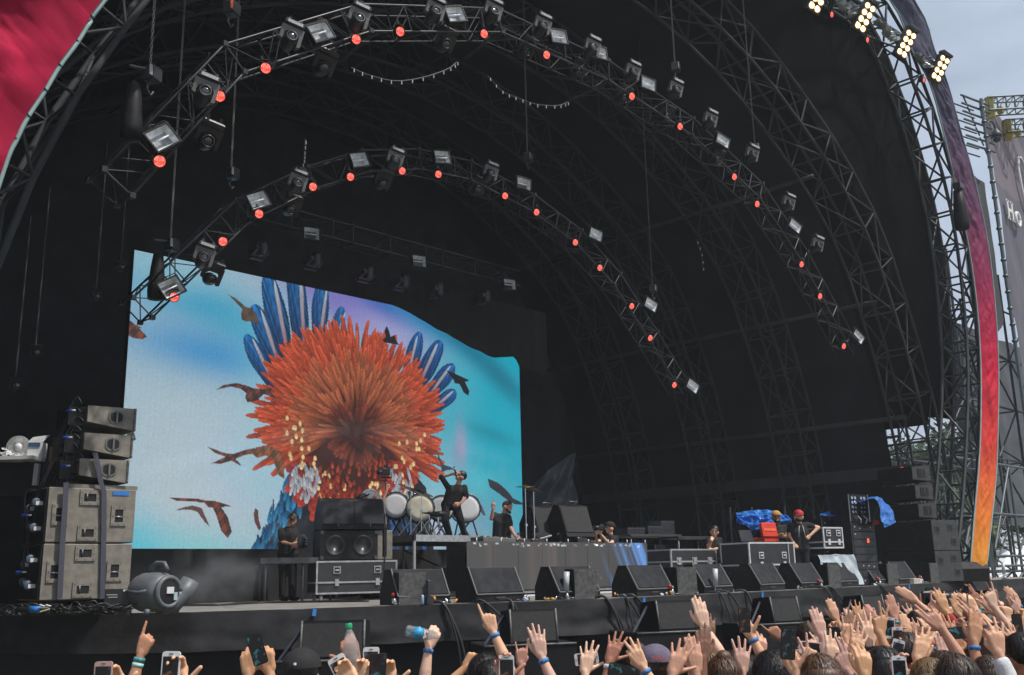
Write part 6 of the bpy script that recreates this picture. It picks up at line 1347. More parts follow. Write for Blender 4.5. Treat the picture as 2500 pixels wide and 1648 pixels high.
crowd('distant cupped hand behind the spread hand', 9.0, (2074,1530), (2092,1560), (2076,1498), 'relaxed', 'pale', 1, 'grey', 'brown', mir=1)
crowd('hand making horns in the middle of the arms', 7.4, (2064,1560), (2066,1605), (2074,1512), 'rock', 'light', -1, 'red', 'brown', mir=-1)
crowd('open hand with patterned wristband, second arm from the big thumb', 6.4, (2124,1570), (2137,1640), (2120,1515), 'spread', 'pale', 1, 'black', 'brown', bands=('dark',), mir=1)
crowd('tall tan arm flashing a V sign', 6.3, (2148,1548), (2180,1640), (2150,1492), 'v', 'tan', -1, 'black', 'brown', mir=-1)
crowd('outstretched hand with thumb far out low in the crowd', 6.0, (2086,1604), (2076,1650), (2098,1552), 'spread', 'light', 1, 'olive', 'brown', mir=1)
crowd('hand with white cuff and dark bracelet reaching up', 6.1, (2030,1620), (2042,1660), (2034,1568), 'open', 'pale', 1, 'white', 'chestnut', 'long', sleeve='long', mir=1)
crowd('hand with dark painted nails curled low in the crowd', 5.4, (2112,1650), (2118,1700), (2108,1598), 'relaxed', 'tan', 1, 'black', 'brown', 'long', bands=('red',), mir=1)
crowd('hand steadying a black phone sideways among raised arms', 7.2, (2045,1568), (2052,1610), (2035,1545), 'hold', 'light', 1, 'grey', 'black', palm=True, mir=1); phone('black phone held sideways showing a blue picture', pD(2024,1545,7.0), SIDE+ZUP*.03, m_phb)
for i, (x, y, d, m, tl) in enumerate([(2172,1533,7.6,m_phw,.1),(2192,1560,6.8,m_phw,.06),(2190,1592,6.3,m_phw,.3),(2196,1640,5.3,m_phw,.02),(2101,1577,7.8,m_phb,.0),(2030,1572,8.2,m_phw,-.1),(2396,1500,9.5,m_phw,.2),(2413,1522,8.6,m_phw,.1)]):
    phone(f"upright phone among the dense right crowd, {['beside the V sign','below the phone beside the V sign','tilted right of the V sign forearm','lowest in its column','black and half hidden','behind the pale hand','small and far right','right of the blue wristband'][i]}", pD(x, y, d), ZUP+SIDE*tl, m)
    crowd(f"hand gripping {['the phone beside the V sign','the second phone down at right','the tilted phone at right','the lowest phone at right','the half hidden black phone','the phone behind the pale hand','the small far right phone','the phone right of the blue band'][i]}", d+.1, (x+6, y+24), (x+12, y+60), (x+2, y+2), 'hold', random.choice(['light','pale','tan']), 1, random.choice(['black','grey','navy','white']), random.choice(['brown','black','blond']), palm=True, mir=1)
crowd('flat hand thrust far left from a slanting arm, highest at right', 8.8, (2236,1467), (2268,1500), (2204,1443), 'flat', 'light', 1, 'black', 'brown', mir=1)
crowd('small hand pointing straight up below the stage edge', 8.8, (2282,1497), (2285,1530), (2284,1464), 'point', 'pale', 1, 'grey', 'black', mir=1)
P, F, H = crowd('hand gripping a phone edge-on, long tan forearm slanting right', 8.6, (2378,1466), (2425,1516), (2362,1444), 'grip', 'tan', 1, 'black', 'black', bands=('teal',), mir=1); phone('phone held edge-on high at the right', pD(2357,1452,8.55), ZUP+SIDE*.03, m_phb, tilt=(SIDE*.9+FLAT*.4))
crowd('second small hand below the edge-on phone', 8.4, (2381,1488), (2402,1512), (2366,1466), 'relaxed', 'light', 1, 'grey', 'brown', bands=('teal',), mir=1)
crowd('open hand with a white T-shirt sleeve at right', 7.9, (2430,1496), (2462,1524), (2413,1474), 'spread', 'light', 1, 'white', 'brown', mir=1, sleeve='short')
crowd('brown hand pointing left at the far right edge', 8.6, (2440,1488), (2462,1512), (2422,1464), 'point', 'brown', 1, 'navy', 'black', bands=('dark','dark'), mir=1)
crowd('hand with thumb and finger like a pistol, blue wristband', 6.9, (2398,1520), (2416,1565), (2374,1492), 'gun', 'light', 1, 'black', 'brown', bands=('blue',), mir=1)
crowd('big forearm slanting right with hand pointing left', 6.2, (2300,1534), (2340,1605), (2268,1502), 'gun', 'light', 1, 'black', 'brown', mir=1)
crowd('upright tanned hand seen edge-on with bright blue wristband', 6.0, (2378,1568), (2382,1640), (2384,1518), 'flat', 'tan', 1, 'black', 'brown', bands=('blue',), mir=1)
crowd('large hand making an OK ring, white knitted sleeve', 5.2, (2438,1596), (2456,1650), (2430,1542), 'ok', 'light', 1, 'white', 'chestnut', 'long', sleeve='long', mir=1)
crowd('hand with coral bracelet and bent fingers, lower right', 5.6, (2240,1612), (2236,1660), (2258,1560), 'open', 'light', -1, 'white', 'brown', bands=('coral',), mir=-1)
crowd('half closed hand with red and blue bracelets', 7.0, (2276,1562), (2286,1605), (2266,1522), 'relaxed', 'light', 1, 'blue', 'black', bands=('red','blue'), mir=1)
crowd('distant fist with red nails at right', 9.2, (2362,1505), (2374,1535), (2352,1488), 'fist', 'pale', 1, 'grey', 'brown', mir=1)
crowd('distant hand with two fingers up behind the pointing arm', 8.8, (2312,1520), (2318,1555), (2310,1492), 'v', 'light', 1, 'black', 'brown', mir=1)
crowd('hand lifting a black phone sideways right of centre crowd', 6.6, (2366,1560), (2380,1600), (2352,1540), 'hold', 'light', 1, 'olive', 'brown', palm=True, mir=1); phone('black phone held sideways in the dense right crowd', pD(2341,1545,6.5), SIDE+ZUP*.06, m_phb)
crowd('waving hand at the right edge near a dark head', 7.4, (2484,1580), (2494,1620), (2468,1548), 'spread', 'light', 1, 'black', 'black', mir=1)
crowd('arm at the right edge lifting a tall black phone', 7.6, (2497,1535), (2510,1580), (2488,1510), 'hold', 'tan', 1, 'black', 'black', palm=True, mir=1); phone('tall black phone at the right edge under a red strap', pD(2484,1525,7.5), ZUP, m_phb)
crowd('slim arm bent across the lower right corner', 6.6, (2330,1575), (2350,1630), (2318,1530), 'open', 'tan', 1, 'grey', 'brown', mir=1)
rf_ = random.Random(21)
FILL = [(1985,1628,'left of the long brown hair'),(2070,1640,'below the outstretched thumb'),(2155,1590,'under the V sign wrist'),(2215,1560,'left of the bracelets'),(2258,1520,'under the highest hand'),(2300,1575,'beside the slanting big forearm'),(2330,1510,'behind the pointing pistol hand'),(2350,1590,'left of the bright blue wristband'),(2412,1545,'over the long haired head'),(2452,1540,'right of the pistol hand'),(2470,1560,'above the sunglasses'),(2490,1500,'at the far right below the stage'),(2105,1600,'behind the patterned wristband'),(1860,1600,'behind the thick arm'),(2010,1590,'below the slim pale hand'),(2135,1520,'left of the V sign'),(2310,1625,'low beside the large brown head'),(2455,1500,'beside the white sleeve')]
for (x, y, nm) in FILL:
    d_ = 5.6+(1650-y)/42+rf_.uniform(0, .6); ln = rf_.uniform(-.1, .55); ps = rf_.choice(['open','flat','relaxed','relaxed','v','point','gun','fist','open'])
    crowd(f"{ {'open':'open','spread':'spread','flat':'flat','relaxed':'loosely bent','v':'V signing','point':'pointing','gun':'two-fingered','fist':'clenched'}[ps]} hand {nm}", d_, (x, y), (x+ln*60, y+60), (x-8+rf_.uniform(-12, 8), y-50*6/d_), ps, rf_.choice(['light','pale','tan','light']), 1, rf_.choice(['black','grey','navy','white','red']), rf_.choice(['brown','black','chestnut']), rf_.choice(['short','long']), bands=rf_.choice([(),('blue',),('teal',),('dark',)]), mir=rf_.choice([1,1,-1]))
FAR = []
for i in range(50):
    x = 1980+520*(i+.5)/50+rf_.uniform(-10, 10); y0 = 1572-118*(x-1980)/520; y = y0+rf_.uniform(-18, 60); d_ = rf_.uniform(7.6, 10.4); FAR.append((x, y, d_))
for i, (x, y, d_) in enumerate(FAR):
    ln = rf_.uniform(.0, .8); ps = rf_.choice(['open','spread','flat','relaxed','v','point','fist','gun','rock','flat'])
    crowd(f"small far hand in the packed right crowd, {['first','second','third','fourth','fifth','sixth','seventh','eighth','ninth','tenth'][i%10]} of the {['leftmost','second','middle','fourth','rightmost'][i//10]} ten", d_, (x, y), (x+ln*40, y+42), (x-10+rf_.uniform(-12, 8), y-34*8/d_), ps, rf_.choice(['light','pale','tan','light','brown']), 1, rf_.choice(['black','grey','navy','white','red','pink']), rf_.choice(['brown','black','chestnut','blond']), rf_.choice(['short','long']), bands=rf_.choice([(),(),('blue',),('teal',),('dark',)]), mir=rf_.choice([1,1,-1]), sleeve=rf_.choice([None,None,'none','long']))
# heads nearer the camera (arms down)
def onlooker(label, x, y, d, skin, shirt, hairc, style='short', hat=None, fwd=None):
    hc = pD(x, y+(14 if y > 1618 and hat is None else 0), d); nb = hc-ZUP*.2; t = thing('person', label, 'person', (nb.x, nb.y, 0), group='festival crowd'); mb = MB(); f_ = fwd or FLAT
    W_, *_ = head(mb, hc, f_); mb.capsule(nb-ZUP*.02, hc-ZUP*.06, .058, .055); mb.capsule(nb-ZUP*.06-SIDE*.08, nb-ZUP*.06+SIDE*.08, .07, .07)
    sh = {}
    for k in (-1, 1):
        S_ = nb+SIDE*.19*k-ZUP*.05; E_ = S_-ZUP*.28+SIDE*.05*k; P_ = E_-ZUP*.12+FLAT*.2; mb.capsule(S_, E_, .05, .04); mb.capsule(E_, P_, .04, .026); hand(mb, frame(P_, (P_-E_).normalized(), SIDE*k), 'relaxed', -k); sh[k] = (S_, E_)
    soft(mb, 'body', SKIN[skin], t, .009); pel = nb-ZUP*.5; s_ = MB(); s_.capsule(nb-ZUP*.09-SIDE*.13, nb-ZUP*.09+SIDE*.13, .085, .085); s_.capsule(nb-ZUP*.15-SIDE*.06, pel-SIDE*.06, .135, .12); s_.capsule(nb-ZUP*.15+SIDE*.06, pel+SIDE*.06, .135, .12)
    for k in (-1, 1): s_.capsule(sh[k][0], sh[k][0].lerp(sh[k][1], .5), .07, .065)
    soft(s_, 'shirt', CLO[shirt], t, .02); tr = MB()
    for k in (-1, 1): a_ = Vector((nb.x, nb.y, .06))+SIDE*.1*k; tr.capsule(pel+SIDE*.08*k, a_.lerp(pel, .5)+SIDE*.05*k, .11, .08); tr.capsule(a_.lerp(pel, .5)+SIDE*.05*k, a_, .08, .05)
    soft(tr, 'trousers', CLO['denim'], t, .03)
    if hairc: hair(t, hc, f_, hairc, 'buzz' if hat else style, seed=x*.13)
    if hat: o = cap_hat(t, hc, f_, CLO[hat] if hat in CLO else hat); return t, hc, W_
    return t, hc, W_
t, hc, _ = onlooker('head in a black cap with a small white badge, bottom left of centre', 735, 1650, 5.6, 'light', 'black', 'black', hat='black'); MB().box(hc-FLAT*.118+ZUP*.07-SIDE*.01, (.012,.012,.012)).build('badge', m_white, t, world=True)
onlooker('dark haired head behind the white phone left of centre', 1200, 1655, 6.2, 'light', 'red', 'black')
onlooker('bald dark skinned head with blue shirt before the pit speaker', 1556, 1600, 8.6, 'dark', 'blue', None)
t, hc, W_ = onlooker('head in a purple cap with orange band text', 1602, 1632, 6.4, 'light', 'grey', 'brown', hat='purple')
fc = bpy.data.curves.new('lettering', 'FONT'); fc.body = 'STRA'; fc.size = .032; fc.extrude = .001; fc.align_x = 'CENTER'; fo_ = bpy.data.objects.new('lettering_source', fc); COL.objects.link(fo_); bpy.context.view_layer.update(); me_ = bpy.data.meshes.new_from_object(fo_.evaluated_get(bpy.context.evaluated_depsgraph_get())); bpy.data.objects.remove(fo_); bpy.data.curves.remove(fc); me_.materials.clear(); me_.materials.append(mat('orange_thread', srgb(220,95,50), .6, var=0, bump=0)); fo = bpy.data.objects.new('lettering', me_); COL.objects.link(fo); fo.parent = t; fo.matrix_parent_inverse = PINV[t.name]
Mx = Matrix.Identity(4)
for i in range(3): Mx[i][0] = SIDE[i]; Mx[i][1] = ZUP[i]; Mx[i][2] = -FLAT[i]; Mx[i][3] = (hc-FLAT*.127+ZUP*.06)[i]
fo.matrix_basis = Mx
onlooker('dark haired head with a blue and white scarf, centre right', 1800, 1622, 7.2, 'light', 'blue', 'brown')
onlooker('black curly head at the bottom, right of the thick arm', 1890, 1645, 5.6, 'tan', 'red', 'black', 'curly')
onlooker('brown head with hair tied up near the bottom', 1768, 1648, 5.8, 'pale', 'white', 'chestnut', 'bun')
onlooker('long brown haired head at the bottom among white phones', 2004, 1652, 5.2, 'light', 'white', 'chestnut', 'long')
onlooker('dark head with ear showing and navy shirt near the pit', 2197, 1540, 8.4, 'brown', 'navy', 'black')
onlooker('black haired head beside the one with the navy shirt', 2245, 1532, 8.2, 'tan', 'black', 'black')
onlooker('round brown head left of the coral bracelet', 2216, 1600, 6.4, 'light', 'grey', 'brown')
onlooker('large dark brown head at the bottom right', 2338, 1655, 5.0, 'light', 'black', 'brown', 'short')
onlooker('long haired dark head right of the bright blue wristband', 2408, 1580, 6.7, 'light', 'black', 'brown', 'long')
onlooker('brown head behind the white knitted sleeve', 2420, 1648, 5.8, 'light', 'grey', 'brown', 'long')
onlooker('black haired head at the right edge', 2497, 1600, 6.4, 'tan', 'black', 'black')
onlooker('head with sunglasses near the right edge', 2474, 1606, 6.8, 'tan', 'grey', 'brown')
onlooker('sandy haired head at the bottom, right of the coral bracelet', 2275, 1662, 5.2, 'light', 'olive', 'blond', 'long')
onlooker('dark head deep in the crowd under the fist', 2352, 1530, 8.8, 'light', 'black', 'black')
onlooker('dark head deep in the crowd by the horns hand', 2085, 1560, 8.4, 'light', 'navy', 'black')
onlooker('brown head deep in the crowd right of the big dark phone', 1975, 1560, 8.6, 'light', 'grey', 'brown')
onlooker('dark head low between the V sign and the pointing arm', 2160, 1625, 5.9, 'light', 'black', 'black', 'long')
t, hc, _ = onlooker('photographer in a dark cap raising two black cameras at right', 2276, 1476, 10.2, 'light', 'black', 'black', hat='black')
for k, (x, y) in enumerate([(2270,1456),(2297,1462)]):
    c = thing('photo_camera', f"black photo camera raised above the crowd, {['left','right'][k]} of two", 'camera', tuple(pD(x, y, 10.0)), facing(0)); MB().box((0,0,0),(.15,.08,.1), bev=.015).build('body', m_blk2, c); MB().lathe([(.035,.0),(.042,-.03),(.042,-.12),(.036,-.12)], c=(0,-.04,0), axis=(.3,1,0), n=16).build('lens_barrel', m_blk2, c, True); MB().lathe([(.001,-.115),(.03,-.112),(.036,-.11)], c=(0,-.04,0), axis=(.3,1,0), n=14).build('lens', m_glass, c, True); MB().box((0,0,.065),(.06,.05,.035)).build('prism_hump', m_blk2, c)
# ------------------------------------------------------------------ people on stage
def figure(label, d, J, base_z, face, top='black', bottom='black', skin='light', hairc='brown', style='short', hat=None, hatname='cap', beard=None, sleeves=1.0, poses=('relaxed','relaxed'), up=None, extra=None, backwards=False, vox=.011):
    """J: joint name -> (px, py[, extra depth]); picture-space layout placed at depth d"""
    j = {k: pD(v[0], v[1], d+(v[2] if len(v) > 2 else 0)) for k, v in J.items()}; pel = j['pelvis']
    t = thing('person', label, 'person', (pel.x, pel.y, base_z)); hd = j['head']; nk = j['neck']; mb = MB(); up_ = up or (hd-nk).normalized()
    W_, x_, f_, u_ = head(mb, hd, face, up_); mb.capsule(nk-ZUP*.03, hd-u_*.05-f_*.01, .056, .052)
    S, E, Wt = {}, {}, {}
    for k, n in ((0,'L'),(1,'R')):
        S[k], E[k], Wt[k] = j['sh'+n], j['el'+n], j['wr'+n]; mb.capsule(S[k], E[k], .05, .04); mb.capsule(E[k], Wt[k], .04, .027); F_ = (Wt[k]-E[k]).normalized()
        tipv = j.get('tip'+n); H_ = (tipv-Wt[k]).normalized() if tipv else F_
        hand(mb, frame(Wt[k], H_, -FLAT), poses[k], 1 if k == 0 else -1)
    hips = [pel-SIDE*.09, pel+SIDE*.09]; kn = []; an = []
    for k, n in ((0,'L'),(1,'R')):
        K_ = j.get('kn'+n) or Vector((hips[k].x, hips[k].y, base_z+(hips[k].z-base_z)*.52)); A_ = j.get('an'+n) or Vector((hips[k].x, hips[k].y, base_z+.08)); kn.append(K_); an.append(A_)
        mb.capsule(hips[k], K_, .085, .058); mb.capsule(K_, A_, .055, .04)
    chest = nk.lerp(pel, .35); mb.capsule(chest-SIDE*.05, chest+SIDE*.05, .085, .085); mb.capsule(chest, pel, .09, .09)
    soft(mb, 'body', SKIN[skin], t, vox)
    s_ = MB(); s_.capsule(S[0].lerp(nk, .1)-ZUP*.03, S[1].lerp(nk, .1)-ZUP*.03, .075, .075); s_.capsule(chest-SIDE*.07, pel-SIDE*.06+ZUP*.02, .132, .125); s_.capsule(chest+SIDE*.07, pel+SIDE*.06+ZUP*.02, .132, .125); s_.capsule(nk-ZUP*.09, chest, .11, .13)
    for k in (0, 1):
        if sleeves <= 1: s_.capsule(S[k], S[k].lerp(E[k], sleeves), .066, .056)
        else: s_.capsule(S[k], E[k], .066, .055); s_.capsule(E[k], E[k].lerp(Wt[k], sleeves-1), .055, .046)
    soft(s_, 'shirt', CLO[top], t, .018); tr = MB(); tr.capsule(hips[0], hips[1], .12, .12)
    for k in (0, 1): tr.capsule(hips[k], kn[k], .105, .075); tr.capsule(kn[k], an[k], .075, .058)
    soft(tr, 'trousers', CLO[bottom], t, .018)
    for k, n in ((0,'L'),(1,'R')):
        toe = j.get('toe'+n) or an[k]+face*.16-ZUP*.04; toe = Vector((toe.x, toe.y, base_z+.04)); hl_ = Vector((an[k].x, an[k].y, base_z+.045)); sh_ = MB(); sh_.capsule(hl_, toe, .045, .038); sh_.capsule(hl_, an[k], .045, .05); sh_.build('shoe', CLO['black'], t, True, True)
    if hairc: hair(t, hd, face, hairc, 'buzz' if hat is not None else style, up_)
    if hat is not None: cap_hat(t, hd, face, hat, up_, backwards, hatname == 'cap', hatname)
    if beard: MB().tube([W_(-.06,.02,-.04), W_(-.045,.07,-.075), W_(0,.098,-.09), W_(.045,.07,-.075), W_(.06,.02,-.04)], [.02,.026,.03,.026,.02], 8).build('beard', HAIR[beard], t, True, True)
    ey = MB()
    for s2_ in (-.03, .03): ey.ball(tuple(W_(s2_,.083,.012)), .0105, 8, 6)
    ey.build('eyes', m_phb, t, True, True)
    return t, j, W_
LEFTF = (-SIDE*.75-FLAT*.55).normalized(); RIGHTF = (SIDE*.75-FLAT*.6).normalized(); CAMF = -FLAT
t, j, W_ = figure('singer in black leaning back with microphone raised to his mouth on the riser', 20.8, dict(head=(1126,1163), neck=(1117,1183), shL=(1094,1190), elL=(1077,1164,-.05), wrL=(1106,1157,-.1), tipL=(1118,1154,-.1), shR=(1134,1190), elR=(1139,1212,-.1), wrR=(1124,1229,-.25), tipR=(1112,1234,-.28), pelvis=(1101,1232), knL=(1086,1272,-.12), anL=(1099,1313,.0), toeL=(1084,1322,-.1), knR=(1125,1271,-.12), anR=(1136,1312,.0), toeR=(1141,1322,-.15)), RZ, (LEFTF+ZUP*.55).normalized(), hairc='black', style='buzz', sleeves=1.15, poses=('fist','relaxed'), up=(ZUP*.8+SIDE*.45).normalized())
mc = thing('microphone', 'black handheld microphone tilted up at the singer\'s mouth', 'microphone', tuple(pD(1112,1154,20.65))); a = pD(1108.5,1139,20.65); b = pD(1113.5,1160,20.65); a -= Vector(mc.location); b -= Vector(mc.location); MB().tube([a, b], [.016,.022], 10).build('handle', m_blk2, mc, True); MB().ball(tuple(b), .03, 12, 8).build('grille', m_alud, mc, True); MB().tube([a.lerp(b,.25), a.lerp(b,.32)], .024, 10).build('collar', m_white, mc, True)
figure('bearded DJ in black shirt behind the booth pointing one hand up', 19.7, dict(head=(1238,1238), neck=(1230,1254), shL=(1208,1258), elL=(1200,1266,-.1), wrL=(1204,1241,-.15), tipL=(1206,1226,-.15), shR=(1241,1263), elR=(1247,1290,-.1), wrR=(1258,1309,-.35), tipR=(1264,1314,-.4), pelvis=(1224,1322)), FLOOR, (SIDE*.8-FLAT*.45-ZUP*.25).normalized(), hairc='brown', style='buzz', beard='brown', sleeves=.75, poses=('point','relaxed'))
figure('man in black T-shirt with headphones looking down at the left of the stage', 19.5, dict(head=(714,1269), neck=(705,1286), shL=(686,1296), elL=(684,1322,-.05), wrL=(712,1329,-.25), shR=(721,1297), elR=(727,1319,-.05), wrR=(724,1328,-.3), pelvis=(703,1352)), FLOOR, (SIDE*.8-FLAT*.5-ZUP*.35).normalized(), hairc='black', sleeves=.6, poses=('grip','grip'))
hpn = thing('headphones', 'black headphones on the man at the left of the stage', 'headphones', tuple(pD(713,1267,19.48))); MB().tube([SIDE*.05+FLAT*-.085-ZUP*.0, ZUP*.11+FLAT*-.02, FLAT*.085], .011, 8).build('headband', m_blk2, hpn, True); MB().lathe([(.02,-.02),(.042,-.015),(.042,.015),(.02,.02)], c=tuple(-FLAT*.085+SIDE*.01), axis=tuple(FLAT), n=14).build('ear_cup', m_blk2, hpn, True)
tm = thing('tambour', 'dark round case held by the man at the left of the stage', 'case', tuple(pD(738,1322,19.1)), facing(-30)); MB().lathe([(.1,-.05),(.13,-.045),(.13,.045),(.1,.05)], axis=(.4,1,.1), n=22).build('shell', m_blk2, tm, True)
for z in (-.05,.0,.05): MB().box((.12,-.03,z),(.04,.03,.025)).build('clasp', m_white, tm)
figure('cameraman in black cap reaching up with a gimbal behind the stacked monitors', 20.3, dict(head=(887,1221), neck=(893,1234), shL=(896,1238), elL=(916,1212,-.1), wrL=(932,1182,-.1), tipL=(940,1172,-.1), shR=(910,1244), elR=(934,1226,-.15), wrR=(945,1194,-.15), tipR=(947,1180,-.15), pelvis=(897,1290)), FLOOR, (SIDE*.7-FLAT*.3+ZUP*.5).normalized(), hairc='black', hat=CLO['black'], sleeves=.4, poses=('fist','fist'), up=(ZUP*.8-SIDE*.5).normalized())
gb = thing('camera_gimbal', 'black camera on a stabiliser pole held high against the screen', 'camera', tuple(pD(942,1190,20.15)), facing(0)); p0_ = Vector(gb.location)
MB().tube([(0,0,-.14),(0,0,.16)], .016, 8).build('pole', m_blk2, gb, True); MB().box((.0,0,.3),(.17,.1,.12), bev=.015).build('camera_body', m_blk2, gb); MB().lathe([(.04,0),(.045,-.03),(.045,-.1),(.035,-.1)], c=(-.08,-.02,.3), axis=(1,.4,0), n=14).build('lens_barrel', m_blk2, gb, True); MB().tube([(-.1,.03,.2),(.1,.03,.2),(.11,.03,.3)], .014, 6).build('arm', m_blk2, gb, True); MB().box((0,0,.42),(.08,.06,.06)).build('monitor', m_blk2, gb); MB().tube([(-.13,0,.14),(.13,0,.14)], .012, 6).build('crossbar', m_redp, gb, True)
figure('photographer in black cap and T-shirt aiming a camera behind the booth', 21.8, dict(head=(1489,1289), neck=(1490,1305), shL=(1474,1312), elL=(1457,1327,-.15), wrL=(1455,1305,-.3), tipL=(1459,1296,-.3), shR=(1504,1314), elR=(1488,1330,-.25), wrR=(1467,1305,-.3), tipR=(1462,1296,-.3), pelvis=(1490,1372)), FLOOR, (-SIDE*.9-FLAT*.35).normalized(), hairc='black', hat=CLO['black'], backwards=True, sleeves=.45, poses=('grip','grip'))
pc = thing('photo_camera', 'black camera at the eye of the photographer behind the booth', 'camera', tuple(pD(1465,1288,21.5)), facing(0)); MB().box((.03,0,0),(.12,.13,.1), bev=.015).build('body', m_blk2, pc); MB().lathe([(.035,-.0),(.042,-.03),(.042,-.13),(.036,-.13)], c=(-.02,0,0), axis=(1,.3,0), n=14).build('lens_barrel', m_blk2, pc, True); MB().box((.04,0,.065),(.06,.05,.035)).build('prism_hump', m_blk2, pc)
figure('crew man with hand on chin behind the console at right', 21.9, dict(head=(1744,1297), neck=(1743,1312), shL=(1729,1318), elL=(1730,1338,-.15), wrL=(1737,1320,-.25), tipL=(1740,1311,-.2), shR=(1757,1318), elR=(1760,1336), wrR=(1742,1342,-.2), pelvis=(1744,1375)), FLOOR, (-SIDE*.25-FLAT*.95-ZUP*.2).normalized(), hairc='black', style='buzz', sleeves=.5, skin='light', poses=('fist','relaxed'))
figure('crew member with reddish hair crouching low beside the production case', 21.0, dict(head=(1771,1352), neck=(1773,1367), shL=(1760,1374), elL=(1757,1396), wrL=(1763,1410,-.15), shR=(1788,1373), elR=(1791,1396), wrR=(1784,1410,-.15), pelvis=(1774,1410), knL=(1766,1402,-.35), knR=(1782,1402,-.35), anL=(1768,1428,-.1), anR=(1780,1428,-.1)), FLOOR, (-SIDE*.25-FLAT*.9-ZUP*.35).normalized(), hairc='red', style='curly', sleeves=1.5)
figure('crew man in a mustard beanie with folded arms under the blue tarp', 21.3, dict(head=(1895,1263), neck=(1896,1280), shL=(1878,1287), elL=(1872,1310,-.1), wrL=(1900,1307,-.25), shR=(1914,1287), elR=(1920,1310,-.1), wrR=(1890,1309,-.25), pelvis=(1896,1345)), FLOOR, (-SIDE*.1-FLAT).normalized(), skin='brown', hairc=None, hat=mat('beanie_mustard', (.5,.27,.07), .85, var=.15, scale=40), hatname='beanie', beard='black', sleeves=.5, poses=('fist','fist'))
t, j, W_ = figure('bearded crew man in red cap and black hoodie, hand on hip', 21.2, dict(head=(1950,1261), neck=(1951,1278), shL=(1934,1284), elL=(1928,1308), wrL=(1940,1328,-.1), shR=(1969,1281), elR=(1998,1288), wrR=(1977,1308,-.1), pelvis=(1953,1340)), FLOOR, (-SIDE*.15-FLAT).normalized(), skin='light', hairc='black', hat=mat('cap_red', (.45,.02,.03), .7, var=.1), beard='black', sleeves=.55, poses=('fist','fist'))
for k in (-1, 1): MB().tube([j['neck']-FLAT*.12+SIDE*.035*k-ZUP*.05, j['neck']-FLAT*.15+SIDE*.07*k-ZUP*.28], .005, 5).build('drawstring', m_white, t, True, True)
# ------------------------------------------------------------------ right of the stage: scaffold wing, printed wall, trees, tents
m_scaf = mat('scaffold_tube', (.13,.155,.155), .4, .6, var=.3, scale=3, bump=0)
m_scafd = mat('scaffold_dark', (.05,.055,.06), .5, .4, var=.3, scale=3, bump=0)
sw = thing('scaffold_wing', 'tall dark scaffold tower behind the printed wall right of the stage', 'scaffold', (38, 13, 0))
for N in (13.5, 16):
    xs = [33.5, 36, 38.5, 41, 43.5, 46]
    for x in xs: bar('standard', (x,N,0), (x,N,13.5), .05, m_scafd, sw)
    for z in (2,4,6,8,10,12):
        bar('ledger', (33.5,N,z), (46,N,z), .04, m_scafd, sw)
    for x0_, x1_ in zip(xs, xs[1:]):
        for k in range(6): a = (x0_ if k % 2 else x1_, N, 2*k); b = (x1_ if k % 2 else x0_, N, 2*k+2); bar('diagonal', a, b, .035, m_scafd, sw)
for x in (33.5,36,38.5,41):
    for z in (2,4,6,8,10,12): bar('transom', (x,13.5,z), (x,16,z), .035, m_scafd, sw); 
    for k in range(6): bar('diagonal', (x,13.5 if k%2 else 16,2*k), (x,16 if k%2 else 13.5,2*k+2), .03, m_scafd, sw)
MB().grid(lambda a, b: (42.5+9*a, 16.3+.15*mnoise.noise(Vector((a*8,b*5,1))), 12.5-8.6*b), 30, 16).build('mesh_cloth', mat('wing_mesh', (.075,.085,.1), .8, var=.2, scale=2), sw, True, True)
# lower lit scaffold nearer the stage
sl2 = thing('scaffold_ramp', 'low grey scaffold frame beside the stage leg at right', 'scaffold', (32, 11.5, 0))
for (x, y) in ((30.2,12),(32.5,12),(35,12),(30.2,13.2),(32.5,13.2)): bar('standard', (x,y,0), (x,y,5.6), .045, m_scaf, sl2)
for z in (2.2,2.5,3.8,5.4): bar('ledger', (29.6,12,z), (37,12,z), .04, m_scaf, sl2); bar('ledger', (29.6,13.2,z), (37,13.2,z), .04, m_scafd, sl2)
for a, b in (((30.2,12,2.2),(32.5,12,5.2)),((32.5,12,2.2),(35,12,5.4)),((35,12,.5),(37,12,3.6)),((30.2,12,5.4),(32.5,12,2.4)),((31,12,.2),(36,12,2.4))): bar('diagonal', a, b, .04, m_scaf, sl2)
# inside wing frame seen through the stage opening
s3 = thing('scaffold_bay', 'dark scaffold bay with diagonals seen through the gap beside the stage', 'scaffold', (31, 15, 0))
for (x, y) in ((30.5,14),(30.5,16.5),(32.5,15),(33,17.5)): bar('standard', (x,y,0), (x,y,8), .05, m_scafd, s3)
for z in (3.2,4.6,6.2): bar('ledger', (30.5,13.5,z), (30.5,18,z), .045, m_scafd, s3); bar('ledger', (32.5,13.5,z), (33,18,z), .045, m_scafd, s3)
for a, b in (((30.5,14,4.6),(30.5,16.5,6.2)),((30.5,16.5,4.6),(30.5,14,7)),((32.5,15,3),(33,17.5,6.2)),((30.5,14,2),(32.5,15,6)),((31,16,6.5),(33,18,3)),((32.5,14,6.2),(30.5,17.5,4.7))): bar('diagonal', a, b, .04, m_scafd, s3)
